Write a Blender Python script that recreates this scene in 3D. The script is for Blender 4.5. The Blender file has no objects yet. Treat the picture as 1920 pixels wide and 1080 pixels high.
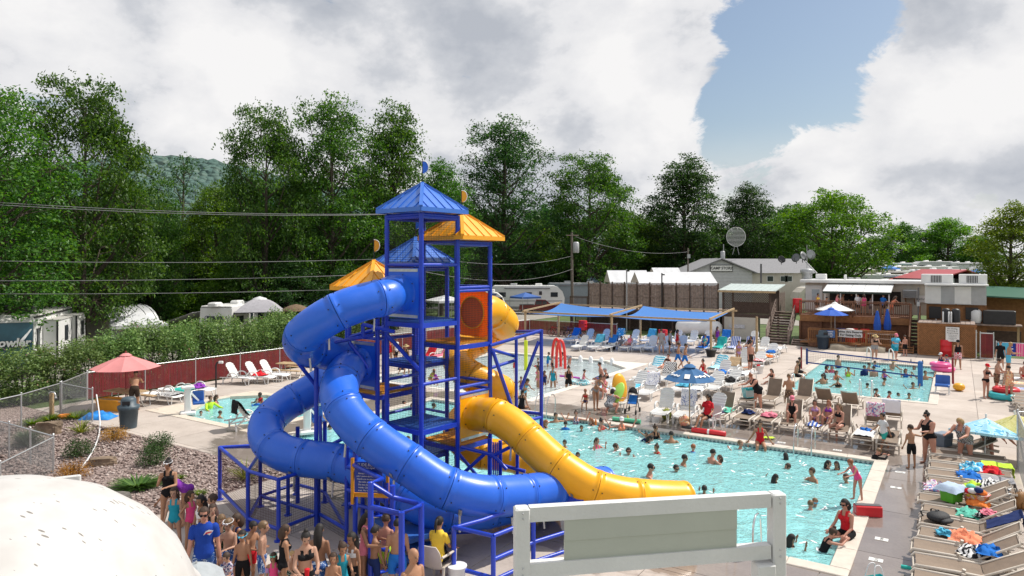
import bpy,bmesh,math,random
import numpy as np
from mathutils import Vector,Matrix,noise as mnoise
SC=bpy.context.scene
COL=SC.collection
RAD=math.radians
H,F,PX0,HY=6.3,1280.0,960.0,495.0
cam_d=bpy.data.cameras.new('camera');cam=bpy.data.objects.new('camera',cam_d);COL.objects.link(cam)
cam.location=(0,0,H);cam.rotation_euler=(RAD(90),0,0)
cam_d.sensor_width=36;cam_d.lens=24;cam_d.shift_y=-45.0/1920.0
cam_d.clip_start=0.05;cam_d.clip_end=6000
SC.camera=cam
SUN=Vector((0.56,0.22,0.80)).normalized()
SKY_ELEV=math.asin(SUN.z);SKY_ROT=math.atan2(SUN.x,SUN.y)
sun_d=bpy.data.lights.new('sun','SUN');sun=bpy.data.objects.new('sun',sun_d);COL.objects.link(sun)
sun_d.energy=4.7;sun_d.angle=RAD(0.55);sun_d.color=(1.0,0.95,0.87)
sun.rotation_euler=SUN.to_track_quat('Z','Y').to_euler();sun.location=(30,20,60)
world=bpy.data.worlds.new('World');SC.world=world;world.use_nodes=True
SC.view_settings.view_transform='Standard';SC.view_settings.look='None'
SC.view_settings.exposure=0.0;SC.view_settings.gamma=1.0;SC.view_settings.use_curve_mapping=False
SC.cycles.use_denoising=True
SC.cycles.max_bounces=8;SC.cycles.transparent_max_bounces=24;SC.cycles.diffuse_bounces=3
SC.cycles.glossy_bounces=3;SC.cycles.caustics_reflective=False;SC.cycles.caustics_refractive=False
def pxdir(px,py):
 return Vector(((px-PX0)/F,1.0,-(py-HY)/F)).normalized()
def build_world():
 nt=world.node_tree;N=nt.nodes;L=nt.links;N.clear()
 out=N.new('ShaderNodeOutputWorld')
 sky=N.new('ShaderNodeTexSky');sky.sky_type='NISHITA';sky.sun_disc=False
 sky.sun_elevation=SKY_ELEV;sky.sun_rotation=SKY_ROT;sky.air_density=1.2;sky.dust_density=1.6;sky.ozone_density=1.0
 bsky=N.new('ShaderNodeBackground');bsky.inputs['Strength'].default_value=0.105
 L.new(sky.outputs[0],bsky.inputs['Color'])
 tc=N.new('ShaderNodeTexCoord')
 def math_(op,a,b=None,clamp=False):
  n=N.new('ShaderNodeMath');n.operation=op;n.use_clamp=clamp
  for i,x in enumerate((a,b)):
   if x is None:continue
   if isinstance(x,(int,float)):n.inputs[i].default_value=x
   else:L.new(x,n.inputs[i])
  return n.outputs[0]
 def noise_(scale,detail,rough,off=(0,0,0),sz=(1,1,1.7),dist=0.0):
  mp=N.new('ShaderNodeMapping');mp.inputs['Location'].default_value=off;mp.inputs['Scale'].default_value=sz
  L.new(tc.outputs['Generated'],mp.inputs['Vector'])
  n=N.new('ShaderNodeTexNoise');n.inputs['Scale'].default_value=scale;n.inputs['Detail'].default_value=detail
  n.inputs['Roughness'].default_value=rough;n.inputs['Distortion'].default_value=dist
  L.new(mp.outputs[0],n.inputs['Vector']);return n.outputs['Fac']
 def blob(px,py,r_in,r_out):
  d=pxdir(px,py)
  v=N.new('ShaderNodeVectorMath');v.operation='DOT_PRODUCT'
  L.new(tc.outputs['Generated'],v.inputs[0]);v.inputs[1].default_value=d
  m=N.new('ShaderNodeMapRange');m.interpolation_type='SMOOTHSTEP'
  m.inputs['From Min'].default_value=math.cos(r_out);m.inputs['From Max'].default_value=math.cos(r_in)
  L.new(v.outputs['Value'],m.inputs['Value']);return m.outputs[0]
 def smooth(x,a,b,c=0.0,d=1.0):
  m=N.new('ShaderNodeMapRange');m.interpolation_type='SMOOTHSTEP'
  m.inputs['From Min'].default_value=a;m.inputs['From Max'].default_value=b
  m.inputs['To Min'].default_value=c;m.inputs['To Max'].default_value=d
  L.new(x,m.inputs['Value']);return m.outputs[0]
 n1=noise_(5.0,12,0.62,(3.1,1.7,0.4),dist=0.7)
 n2=noise_(13.0,10,0.68,(7.7,2.2,5.1),dist=0.3)
 dens=math_('ADD',math_('MULTIPLY',n1,0.78),math_('MULTIPLY',n2,0.40))
 for px,py,a,b,w in((1520,30,0.01,0.17,-0.20),(1405,175,0.005,0.12,-0.21),(1600,120,0.0,0.11,-0.14),(250,205,0.0,0.11,-0.10),(40,190,0,.08,-.08),(900,90,0,.07,-.06),(1395,235,0.0,0.10,-0.08),(120,60,0.0,0.3,0.10),(1210,90,0.02,0.17,0.15),(1830,130,0.04,0.15,0.16),(1600,260,0.02,0.16,0.10),(700,90,0.1,0.5,0.10)):
  dens=math_('ADD',dens,math_('MULTIPLY',blob(px,py,a,b),w))
 mask=smooth(dens,0.47,0.555)
 sx,sz=(1,1,1.45),0.9
 def billow(off):return math_('ADD',math_('MULTIPLY',noise_(3.6,12,0.56,off,sz=sx,dist=0.15),0.8),math_('MULTIPLY',noise_(9.0,9,0.6,off,sz=sx,dist=0.1),0.2))
 b0=billow((2.3,5.2,1.6));b1=billow((2.3+0.06,5.2+0.02,1.6+0.11))
 n3=noise_(3.2,6,0.5,(1.3,9.2,2.6),sz=(1,1,2.2),dist=0.4)
 lum=math_('ADD',math_('MULTIPLY',math_('SUBTRACT',b0,b1),1.15),math_('ADD',math_('MULTIPLY',n3,0.75),math_('MULTIPLY',b0,0.25)))
 lum=math_('ADD',lum,0.055)
 for px,py,a,b,w in((1235,70,0.0,0.16,0.09),(1810,90,0.0,0.17,0.10),(1500,240,0.0,0.14,0.06),(940,205,0.02,0.15,-0.07),(150,60,0.0,0.18,-0.04),(1150,290,0.0,0.12,-0.05),(600,80,0.0,0.25,0.03)):
  lum=math_('ADD',lum,math_('MULTIPLY',blob(px,py,a,b),w))
 ramp=N.new('ShaderNodeValToRGB');e=ramp.color_ramp.elements
 e[0].position=0.34;e[0].color=(0.52,0.55,0.61,1);e[1].position=0.76;e[1].color=(1.0,0.99,0.99,1)
 k=e.new(0.48);k.color=(0.67,0.69,0.735,1);k=e.new(0.57);k.color=(0.86,0.862,0.885,1)
 L.new(lum,ramp.inputs[0])
 bcl=N.new('ShaderNodeBackground');bcl.inputs['Strength'].default_value=0.93
 L.new(ramp.outputs[0],bcl.inputs['Color'])
 sep=N.new('ShaderNodeSeparateXYZ');L.new(tc.outputs['Generated'],sep.inputs[0])
 hz=smooth(sep.outputs['Z'],0.03,0.20,0.97,0.0)
 mask=math_('MAXIMUM',mask,hz)
 mix=N.new('ShaderNodeMixShader');L.new(mask,mix.inputs[0]);L.new(bsky.outputs[0],mix.inputs[1]);L.new(bcl.outputs[0],mix.inputs[2])
 L.new(mix.outputs[0],out.inputs['Surface'])
build_world()
UH=Vector((-0.837,0.547,0)).normalized();VH=Vector((-UH.y,UH.x,0));C0=Vector((11.6,21.8,0))
if VH.y>0:VH=-VH
def P(px,py,d):return Vector(((px-PX0)*d/F,d,H-(py-HY)*d/F))
def G(px,py,z=0.0):
 d=(H-z)*F/(py-HY);return Vector(((px-PX0)*d/F,d,z))
def TOP(px,py,h):
 d=(H-h)*F/(py-HY);return Vector(((px-PX0)*d/F,d,0))
def UV(u,v,z=0.0):p=C0+UH*u+VH*v;return Vector((p.x,p.y,z))
def uv_of(p):q=Vector((p[0],p[1],0))-C0;return q.dot(UH),q.dot(VH)
def u_at(px,v):
 k=(px-PX0)/F;b=C0+VH*v
 return(k*b.y-b.x)/(UH.x-k*UH.y)
def ONV(px,py,v):
 u=u_at(px,v);p=UV(u,v);return Vector((p.x,p.y,H-(py-HY)*p.y/F))
ANG_U=math.atan2(UH.y,UH.x)
def rz_facing(vec):
 return math.atan2(vec[0],-vec[1])
_M={}
def mat(name,col,rough=0.6,var=0.12,scale=6.0,bump=0.0,metal=0.0,spec=0.5,bscale=None,coat=0.0,trans=0.0,world_co=False):
 if name in _M:return _M[name]
 m=bpy.data.materials.new(name);m.use_nodes=True;nt=m.node_tree;N=nt.nodes;L=nt.links
 b=N['Principled BSDF'];b.inputs['Roughness'].default_value=rough;b.inputs['Metallic'].default_value=metal
 b.inputs['Specular IOR Level'].default_value=spec;b.inputs['Coat Weight'].default_value=coat
 if trans:b.inputs['Transmission Weight'].default_value=trans
 tc=N.new('ShaderNodeTexCoord');co=tc.outputs['Object']
 if world_co:
  g=N.new('ShaderNodeNewGeometry');co=g.outputs['Position']
 n=N.new('ShaderNodeTexNoise');n.inputs['Scale'].default_value=scale;n.inputs['Detail'].default_value=6;n.inputs['Roughness'].default_value=0.6
 L.new(co,n.inputs['Vector'])
 r=N.new('ShaderNodeValToRGB');e=r.color_ramp.elements
 e[0].position=0.3;e[1].position=0.7
 e[0].color=tuple(max(0,c*(1-var))for c in col)+(1,);e[1].color=tuple(min(1,c*(1+var))for c in col)+(1,)
 L.new(n.outputs['Fac'],r.inputs[0]);L.new(r.outputs[0],b.inputs['Base Color'])
 if bump:
  n2=N.new('ShaderNodeTexNoise');n2.inputs['Scale'].default_value=bscale or scale*6;n2.inputs['Detail'].default_value=4
  L.new(co,n2.inputs['Vector'])
  bp=N.new('ShaderNodeBump');bp.inputs['Strength'].default_value=bump;bp.inputs['Distance'].default_value=0.02
  L.new(n2.outputs['Fac'],bp.inputs['Height']);L.new(bp.outputs[0],b.inputs['Normal'])
 _M[name]=m;return m
def new_mat(name):
 m=bpy.data.materials.new(name);m.use_nodes=True
 _M[name]=m;return m,m.node_tree.nodes,m.node_tree.links,m.node_tree.nodes['Principled BSDF']
def ramp_node(N,L,fac,stops,interp='LINEAR'):
 r=N.new('ShaderNodeValToRGB');r.color_ramp.interpolation=interp;e=r.color_ramp.elements
 e[0].position,e[0].color=stops[0][0],tuple(stops[0][1])+(1,)
 e[1].position,e[1].color=stops[-1][0],tuple(stops[-1][1])+(1,)
 for p,c in stops[1:-1]:
  k=e.new(p);k.color=tuple(c)+(1,)
 L.new(fac,r.inputs[0]);return r.outputs[0]
def pattern_mat(name,kind,cols,scale=8.0,rough=0.85):
 """printed cloth: stripes, checks, dots, flowers, zigzag on Object coordinates"""
 if name in _M:return _M[name]
 m,N,L,b=new_mat(name);b.inputs['Roughness'].default_value=rough;b.inputs['Specular IOR Level'].default_value=0.25
 tc=N.new('ShaderNodeTexCoord');co=tc.outputs['Object']
 if kind in('stripe','stripe_x'):
  w=N.new('ShaderNodeTexWave');w.bands_direction='Y' if kind=='stripe' else 'X';w.inputs['Scale'].default_value=scale;w.inputs['Distortion'].default_value=0.3
  w.inputs['Detail Scale'].default_value=2.0
  L.new(co,w.inputs['Vector']);f=w.outputs['Fac']
  k=len(cols);st=[(i/k,c)for i,c in enumerate(cols)]
  c=ramp_node(N,L,f,st,'CONSTANT')
 elif kind=='dots':
  v=N.new('ShaderNodeTexVoronoi');v.inputs['Scale'].default_value=scale;v.inputs['Randomness'].default_value=0.35
  L.new(co,v.inputs['Vector']);c=ramp_node(N,L,v.outputs['Distance'],[(0,cols[1]),(0.25,cols[1]),(0.27,cols[0]),(1,cols[0])],'CONSTANT')
 elif kind=='check':
  v=N.new('ShaderNodeTexChecker');v.inputs['Scale'].default_value=scale;L.new(co,v.inputs['Vector'])
  v.inputs['Color1'].default_value=tuple(cols[0])+(1,);v.inputs['Color2'].default_value=tuple(cols[1])+(1,);c=v.outputs['Color']
 elif kind=='zigzag':
  w=N.new('ShaderNodeTexWave');w.bands_direction='DIAGONAL';w.inputs['Scale'].default_value=scale;w.inputs['Distortion'].default_value=6.0;w.inputs['Detail'].default_value=1.0
  L.new(co,w.inputs['Vector']);c=ramp_node(N,L,w.outputs['Fac'],[(0,cols[0]),(0.5,cols[1]),(1,cols[1])],'CONSTANT')
 else:
  v=N.new('ShaderNodeTexNoise');v.inputs['Scale'].default_value=scale;v.inputs['Detail'].default_value=2;v.inputs['Distortion'].default_value=1.2
  L.new(co,v.inputs['Vector']);k=len(cols)
  st=[(0.0,cols[0])]+[(0.36+0.22*i/max(1,k-1),cols[i])for i in range(1,k)]
  if len(st)==2:st.append((1.0,cols[1]))
  c=ramp_node(N,L,v.outputs['Fac'],st,'CONSTANT')
 L.new(c,b.inputs['Base Color']);return m
class MB:
 def __init__(s):s.v=[];s.f=[];s.mi=[];s.sm=[]
 def add(s,vs,fs,m=0,smooth=False):
  o=len(s.v);s.v.extend([tuple(x)for x in vs])
  for q in fs:s.f.append(tuple(i+o for i in q));s.mi.append(m);s.sm.append(smooth)
  return s
 def box(s,c,d,rz=0.0,m=0,M4=None):
  x,y,z=d[0]/2,d[1]/2,d[2]/2
  vs=[Vector((sx*x,sy*y,sz*z))for sz in(-1,1)for sy in(-1,1)for sx in(-1,1)]
  R=Matrix.Rotation(rz,3,'Z')if M4 is None else M4
  vs=[R@q+Vector(c)for q in vs]
  return s.add(vs,[(0,2,3,1),(4,5,7,6),(0,1,5,4),(2,6,7,3),(0,4,6,2),(1,3,7,5)],m)
 def bbox(s,c,d,bev=0.02,rz=0.0,m=0,M4=None):
  x,y,z=d[0]/2,d[1]/2,d[2]/2;b=min(bev,x*.9,y*.9,z*.9)
  ring=lambda ix,iy,zz:[(-ix,-iy+b,zz),(-ix+b,-iy,zz),(ix-b,-iy,zz),(ix,-iy+b,zz),(ix,iy-b,zz),(ix-b,iy,zz),(-ix+b,iy,zz),(-ix,iy-b,zz)]
  rs=[ring(x,y,-z),ring(x,y,z-b),ring(x-b,y-b,z)]
  R=Matrix.Rotation(rz,3,'Z')if M4 is None else M4
  vs=[R@Vector(q)+Vector(c)for r in rs for q in r];fs=[tuple(range(7,-1,-1)),tuple(range(16,24))]
  for k in(0,8):
   for i in range(8):fs.append((k+i,k+(i+1)%8,k+8+(i+1)%8,k+8+i))
  return s.add(vs,fs,m)
 def beam(s,p,q,w,h,m=0,up=(0,0,1)):
  p,q=Vector(p),Vector(q);d=(q-p)
  if d.length<1e-6:return s
  d.normalize();up=Vector(up)
  if abs(d.dot(up))>0.99:up=Vector((1,0,0))if abs(d.x)<.9 else Vector((0,1,0))
  x=d.cross(up).normalized();y=x.cross(d)
  vs=[a+x*(sx*w/2)+y*(sy*h/2)for a in(p,q)for sx,sy in((-1,-1),(1,-1),(1,1),(-1,1))]
  return s.add(vs,[(0,1,2,3),(7,6,5,4),(0,4,5,1),(1,5,6,2),(2,6,7,3),(3,7,4,0)],m)
 def tube(s,pts,r,n=8,m=0,caps=True,smooth=True,sx=1.0):
  pts=[Vector(p)for p in pts];k=len(pts)
  rs=list(r)if hasattr(r,'__len__')else[r]*k
  fr=frames(pts);vs=[]
  for i in range(k):
   x,y=fr[i]
   for j in range(n):
    a=2*math.pi*j/n;vs.append(pts[i]+(x*math.cos(a)*sx+y*math.sin(a))*rs[i])
  fs=[(i*n+j,i*n+(j+1)%n,(i+1)*n+(j+1)%n,(i+1)*n+j)for i in range(k-1)for j in range(n)]
  s.add(vs,fs,m,smooth)
  if caps:s.add(vs[:n],[tuple(range(n-1,-1,-1))],m);s.add(vs[-n:],[tuple(range(n))],m)
  return s
 def lathe(s,prof,n=16,c=(0,0,0),m=0,smooth=True,sx=1.0,sy=1.0,M4=None):
  c=Vector(c);vs=[]
  for r,z in prof:
   for j in range(n):
    a=2*math.pi*j/n;q=Vector((r*math.cos(a)*sx,r*math.sin(a)*sy,z))
    vs.append((M4@q if M4 is not None else q)+c)
  k=len(prof)
  fs=[(i*n+j,i*n+(j+1)%n,(i+1)*n+(j+1)%n,(i+1)*n+j)for i in range(k-1)for j in range(n)]
  s.add(vs,fs,m,smooth)
  if prof[0][0]>1e-4:s.add(vs[:n],[tuple(range(n-1,-1,-1))],m)
  if prof[-1][0]>1e-4:s.add(vs[-n:],[tuple(range(n))],m)
  return s
 def ball(s,c,r,n=12,k=8,m=0,M4=None):
  r=Vector(r)if hasattr(r,'__len__')else Vector((r,r,r))
  prof=[(max(1e-5,math.sin(math.pi*i/k)),-math.cos(math.pi*i/k))for i in range(k+1)]
  S=Matrix.Diagonal(r);R=S if M4 is None else M4@S
  return s.lathe(prof,n,c,m,True,M4=R)
 def prism(s,poly,z0,z1,m=0,M4=None,off=(0,0,0)):
  n=len(poly);vs=[Vector((x,y,z))for z in(z0,z1)for x,y in poly]
  a=sum(poly[i][0]*poly[(i+1)%n][1]-poly[(i+1)%n][0]*poly[i][1]for i in range(n))
  fs=[tuple(range(n-1,-1,-1)),tuple(range(n,2*n))]+[(i,(i+1)%n,n+(i+1)%n,n+i)for i in range(n)]
  if a<0:fs=[q[::-1]for q in fs]
  if M4 is not None:vs=[M4@q for q in vs]
  vs=[q+Vector(off)for q in vs]
  return s.add(vs,fs,m)
 def grid(s,nu,nv,fn,m=0,smooth=True,thick=0.0):
  vs=[Vector(fn(i/nu,j/nv))for j in range(nv+1)for i in range(nu+1)]
  fs=[(j*(nu+1)+i,j*(nu+1)+i+1,(j+1)*(nu+1)+i+1,(j+1)*(nu+1)+i)for j in range(nv)for i in range(nu)]
  s.add(vs,fs,m,smooth)
  if thick:
   ns=[Vector((0,0,0))for _ in vs]
   for f in fs:
    nn=(vs[f[1]]-vs[f[0]]).cross(vs[f[3]]-vs[f[0]])
    for i in f:ns[i]+=nn
   vb=[q-(k.normalized()if k.length else Vector((0,0,1)))*thick for q,k in zip(vs,ns)]
   s.add(vb,[f[::-1]for f in fs],m,smooth)
   per=[i for i in range(nu+1)]+[j*(nu+1)+nu for j in range(1,nv+1)]+[nv*(nu+1)+i for i in range(nu-1,-1,-1)]+[j*(nu+1)for j in range(nv-1,0,-1)]
   k=len(per);vv=[vs[i]for i in per]+[vb[i]for i in per]
   s.add(vv,[(i,k+i,k+(i+1)%k,(i+1)%k)for i in range(k)],m)
  return s
 def mesh(s,name):
  me=bpy.data.meshes.new(name);me.from_pydata(s.v,[],s.f)
  me.polygons.foreach_set('material_index',s.mi);me.polygons.foreach_set('use_smooth',s.sm);me.update();return me
 def obj(s,name,mats,parent=None,loc=None,rz=None):
  return link(name,s.mesh(name),mats,parent,loc,rz)
def frames(pts):
 k=len(pts);t=[]
 for i in range(k):
  a,b=pts[max(0,i-1)],pts[min(k-1,i+1)];d=b-a
  t.append(d.normalized()if d.length>1e-9 else Vector((0,0,1)))
 up=Vector((0,0,1))if abs(t[0].z)<0.95 else Vector((0,1,0))
 x=t[0].cross(up).normalized();out=[]
 for i in range(k):
  x=(x-t[i]*x.dot(t[i])).normalized();out.append((x,t[i].cross(x)))
 return out
def link(name,me,mats,parent=None,loc=None,rz=None):
 o=bpy.data.objects.new(name,me);COL.objects.link(o)
 if mats is not None and len(me.materials)==0:
  for m in(mats if isinstance(mats,(list,tuple))else[mats]):me.materials.append(m)
 if parent is not None:o.parent=parent
 if loc is not None:o.location=loc
 if rz is not None:o.rotation_euler=(0,0,rz)
 return o
def slotmat(o,i,m):
 o.material_slots[i].link='OBJECT';o.material_slots[i].material=m
def tag(o,label=None,cat=None,group=None,kind=None):
 if label:o['label']=label
 if cat:o['category']=cat
 if group:o['group']=group
 if kind:o['kind']=kind
 return o
def thing(name,label,cat,loc=(0,0,0),rz=0.0,group=None):
 o=bpy.data.objects.new(name,None);COL.objects.link(o);o.empty_display_size=0.2
 o.location=loc;o.rotation_euler=(0,0,rz);return tag(o,label,cat,group)
def dup(root,loc,rz=None,label=None,group=None,scale=None):
 ch={}
 for o in bpy_children(root):ch.setdefault(o[0],[]).append(o[1])
 r=root.copy();COL.objects.link(r);r.location=loc
 if rz is not None:r.rotation_euler=(0,0,rz)
 if scale is not None:r.scale=scale if hasattr(scale,'__len__')else(scale,)*3
 if label:r['label']=label
 if group:r['group']=group
 def rec(src,dst):
  for c in ch.get(src.name,[]):
   k=c.copy();COL.objects.link(k);k.parent=dst;rec(c,k)
 rec(root,r);return r
_kids={}
def bpy_children(root):
 out=[]
 def rec(o):
  if o.name not in _kids:_kids[o.name]=[c for c in COL.objects if c.parent==o]
  for c in _kids[o.name]:out.append((o.name,c));rec(c)
 rec(root);return out
def struct(o):o['kind']='structure';return o
def stuff(o):o['kind']='stuff';return o
def np_mesh(name,verts,quads,nside=4,mat_idx=None,smooth=False):
 me=bpy.data.meshes.new(name);nv,nf=len(verts),len(quads)
 me.vertices.add(nv);me.vertices.foreach_set('co',np.asarray(verts,np.float32).ravel())
 me.loops.add(nf*nside);me.loops.foreach_set('vertex_index',np.asarray(quads,np.int32).ravel())
 me.polygons.add(nf);me.polygons.foreach_set('loop_start',np.arange(nf,dtype=np.int32)*nside)
 if mat_idx is not None:me.polygons.foreach_set('material_index',np.asarray(mat_idx,np.int32))
 if smooth:me.polygons.foreach_set('use_smooth',np.ones(nf,bool))
 me.update(calc_edges=True);return me
def spline(pts,per=10):
 pts=[Vector(p)for p in pts];P_=[pts[0]*2-pts[1]]+pts+[pts[-1]*2-pts[-2]];out=[]
 for i in range(1,len(P_)-2):
  a,b,c,d=P_[i-1:i+3]
  for k in range(per):
   t=k/per
   out.append(0.5*((2*b)+(c-a)*t+(2*a-5*b+4*c-d)*t*t+(3*b-a-3*c+d)*t**3))
 out.append(pts[-1]);return out
def text_obj(name,body,size,m,parent,loc,rot,align='CENTER',extrude=0.004,bold=0.0,shear=0.0):
 cu=bpy.data.curves.new(name,'FONT');cu.body=body;cu.size=size;cu.align_x=align;cu.align_y='CENTER';cu.extrude=extrude
 cu.offset=bold;cu.shear=shear;cu.resolution_u=2
 t=bpy.data.objects.new(name+'_src',cu);COL.objects.link(t)
 dg=bpy.context.evaluated_depsgraph_get();me=bpy.data.meshes.new_from_object(t.evaluated_get(dg));me.name=name
 bpy.data.objects.remove(t);bpy.data.curves.remove(cu)
 me.materials.clear();o=link(name,me,m,parent,loc);o.rotation_euler=rot;return o
def net(m,p00,ex,ez,nx,nz,w,diag=False,depth=None):
 """wires on the parallelogram p00 + a*ex + b*ez as 3-sided prisms in MB m"""
 p00,ex,ez=Vector(p00),Vector(ex),Vector(ez);nrm=ex.cross(ez).normalized()*(w*.5)
 def wire(a,b):
  d=(b-a)
  if d.length<1e-4:return
  s=d.normalized().cross(nrm).normalized()*(w*.5)
  m.add([a-s,a+s,a+nrm*1.6,b-s,b+s,b+nrm*1.6],[(0,1,4,3),(1,2,5,4),(2,0,3,5)])
 if not diag:
  for i in range(nx+1):wire(p00+ex*(i/nx),p00+ex*(i/nx)+ez)
  for j in range(nz+1):wire(p00+ez*(j/nz),p00+ez*(j/nz)+ex)
 else:
  r=nz/nx
  for i in range(-nz,nx):
   for sgn in(1,-1):
    a0,a1=i/nx,(i+nz)/nx;b0,b1=0.0,1.0
    if a0<0:b0=(0-a0)/(a1-a0);a0=0.0
    if a1>1:b1=b0+(1-a0)/r if r else 1.0;b1=min(1.0,b1);a1=1.0
    if sgn<0:b0,b1=1-b0,1-b1
    wire(p00+ex*a0+ez*b0,p00+ex*a1+ez*b1)
 return m
rnd=random.Random(7)
def rect_minus(rs,h):
 out=[]
 for(a,b,c,d)in rs:
  a2,b2,c2,d2=max(a,h[0]),max(b,h[1]),min(c,h[2]),min(d,h[3])
  if a2>=c2 or b2>=d2:out.append((a,b,c,d));continue
  if a<a2:out.append((a,b,a2,d))
  if c2<c:out.append((c2,b,c,d))
  if b<b2:out.append((a2,b,c2,b2))
  if d2<d:out.append((a2,d2,c2,d))
 return[r for r in out if r[2]-r[0]>1e-3 and r[3]-r[1]>1e-3]
POOLS={'main':(0.0,0.0,18.3,9.1),'sport':(-1.1,-24.6,5.1,-11.7),'splash':(14.5,-15.8,25.0,-2.4),'wading':(20.4,3.6,26.7,8.3)}
WZ=-0.11
COPE=0.36
DECK=[(-9.0,-31.8,31.4,11.1),(-9.0,11.1,14.6,26.0)]
BED=(14.6,11.1,36.0,30.0)
def deck_material():
 m,N,L,b=new_mat('deck_concrete')
 tc=N.new('ShaderNodeTexCoord');co=tc.outputs['Object']
 def mth(op,a,bb=None,clamp=False):
  n=N.new('ShaderNodeMath');n.operation=op;n.use_clamp=clamp
  for i,x in enumerate((a,bb)):
   if x is None:continue
   if isinstance(x,(int,float)):n.inputs[i].default_value=x
   else:L.new(x,n.inputs[i])
  return n.outputs[0]
 def noi(scale,det,rough=0.6,sz=(1,1,1)):
  mp=N.new('ShaderNodeMapping');mp.inputs['Scale'].default_value=sz;L.new(co,mp.inputs['Vector'])
  n=N.new('ShaderNodeTexNoise');n.inputs['Scale'].default_value=scale;n.inputs['Detail'].default_value=det;n.inputs['Roughness'].default_value=rough
  L.new(mp.outputs[0],n.inputs['Vector']);return n.outputs['Fac']
 sep=N.new('ShaderNodeSeparateXYZ');L.new(co,sep.inputs[0])
 def boxd(r):
  cx,cy,hx,hy=(r[0]+r[2])/2,(r[1]+r[3])/2,(r[2]-r[0])/2,(r[3]-r[1])/2
  dx=mth('MAXIMUM',mth('SUBTRACT',mth('ABSOLUTE',mth('SUBTRACT',sep.outputs[0],cx)),hx),0.0)
  dy=mth('MAXIMUM',mth('SUBTRACT',mth('ABSOLUTE',mth('SUBTRACT',sep.outputs[1],cy)),hy),0.0)
  return mth('ADD',dx,dy)
 def fall(d,reach,w):return mth('MULTIPLY',mth('SUBTRACT',1.0,mth('DIVIDE',d,reach),True),w)
 wet=mth('MAXIMUM',fall(boxd(POOLS['main']),4.8,0.70),fall(boxd(POOLS['splash']),3.2,0.34))
 wet=mth('MAXIMUM',wet,fall(boxd((2.0,9.0,14.0,17.0)),2.5,0.20))
 wet=mth('MAXIMUM',wet,fall(boxd(POOLS['sport']),1.6,0.20));wet=mth('MAXIMUM',wet,fall(boxd(POOLS['wading']),2.2,0.28))
 n1=noi(0.55,5,0.62,(1,1.5,1));n2=noi(2.6,4,0.6,(0.55,1.3,1))
 w=mth('ADD',wet,mth('ADD',mth('MULTIPLY',n1,0.75),mth('MULTIPLY',n2,0.28)))
 mr=N.new('ShaderNodeMapRange');mr.interpolation_type='SMOOTHSTEP';mr.inputs['From Min'].default_value=0.80;mr.inputs['From Max'].default_value=0.92
 L.new(w,mr.inputs['Value']);W=mr.outputs[0]
 f=mth('ADD',mth('MULTIPLY',noi(0.9,6),0.6),mth('MULTIPLY',noi(14,8,0.7),0.4))
 dry=ramp_node(N,L,f,[(0.28,(0.34,0.29,0.255)),(0.5,(0.455,0.395,0.35)),(0.72,(0.54,0.48,0.435))])
 st=noi(0.38,7,0.72)
 sm=N.new('ShaderNodeMapRange');sm.inputs['From Min'].default_value=0.60;sm.inputs['From Max'].default_value=0.74;sm.inputs['To Max'].default_value=0.4;L.new(st,sm.inputs['Value'])
 mx0=N.new('ShaderNodeMix');mx0.data_type='RGBA';L.new(sm.outputs[0],mx0.inputs['Factor']);L.new(dry,mx0.inputs['A']);mx0.inputs['B'].default_value=(0.22,0.185,0.15,1)
 oi=N.new('ShaderNodeObjectInfo')
 hv=N.new('ShaderNodeHueSaturation');L.new(mx0.outputs['Result'],hv.inputs['Color']);L.new(mth('ADD',mth('MULTIPLY',oi.outputs['Random'],0.2),0.9),hv.inputs['Value'])
 wetc=N.new('ShaderNodeMix');wetc.data_type='RGBA';wetc.blend_type='MULTIPLY';wetc.inputs['Factor'].default_value=1.0
 L.new(hv.outputs[0],wetc.inputs['A']);wetc.inputs['B'].default_value=(0.55,0.535,0.535,1)
 mx=N.new('ShaderNodeMix');mx.data_type='RGBA';L.new(W,mx.inputs['Factor']);L.new(hv.outputs[0],mx.inputs['A']);L.new(wetc.outputs['Result'],mx.inputs['B'])
 L.new(mx.outputs['Result'],b.inputs['Base Color'])
 rg=N.new('ShaderNodeMapRange');rg.inputs['To Min'].default_value=0.85;rg.inputs['To Max'].default_value=0.05;L.new(W,rg.inputs['Value'])
 L.new(mth('ADD',rg.outputs[0],mth('MULTIPLY',noi(5,3),0.07)),b.inputs['Roughness'])
 bp=N.new('ShaderNodeBump');bp.inputs['Distance'].default_value=0.01
 L.new(mth('SUBTRACT',0.5,mth('MULTIPLY',W,0.49)),bp.inputs['Strength']);L.new(noi(26,5),bp.inputs['Height']);L.new(bp.outputs[0],b.inputs['Normal'])
 return m
DECKM=deck_material()
JOINT=mat('joint_sealant',(0.62,0.58,0.53),0.8,0.15,3)
KOPE=mat('coping_stone',(0.60,0.54,0.47),0.55,0.10,4,bump=0.25,bscale=40)
deck=thing('pool_deck',None,None,C0,ANG_U);struct(deck)
def holes():return[(r[0]-0.02,r[1]-0.02,r[2]+0.02,r[3]+0.02)for r in POOLS.values()]
rs=list(DECK)
for h in holes():rs=rect_minus(rs,h)
mb=MB()
for(a,b_,c,d)in rs:mb.add([(a,b_,-.03),(c,b_,-.03),(c,d,-.03),(a,d,-.03)],[(0,1,2,3)])
mb.obj('joint_fill',JOINT,deck)
SL=3.05
slabs=0
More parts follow.
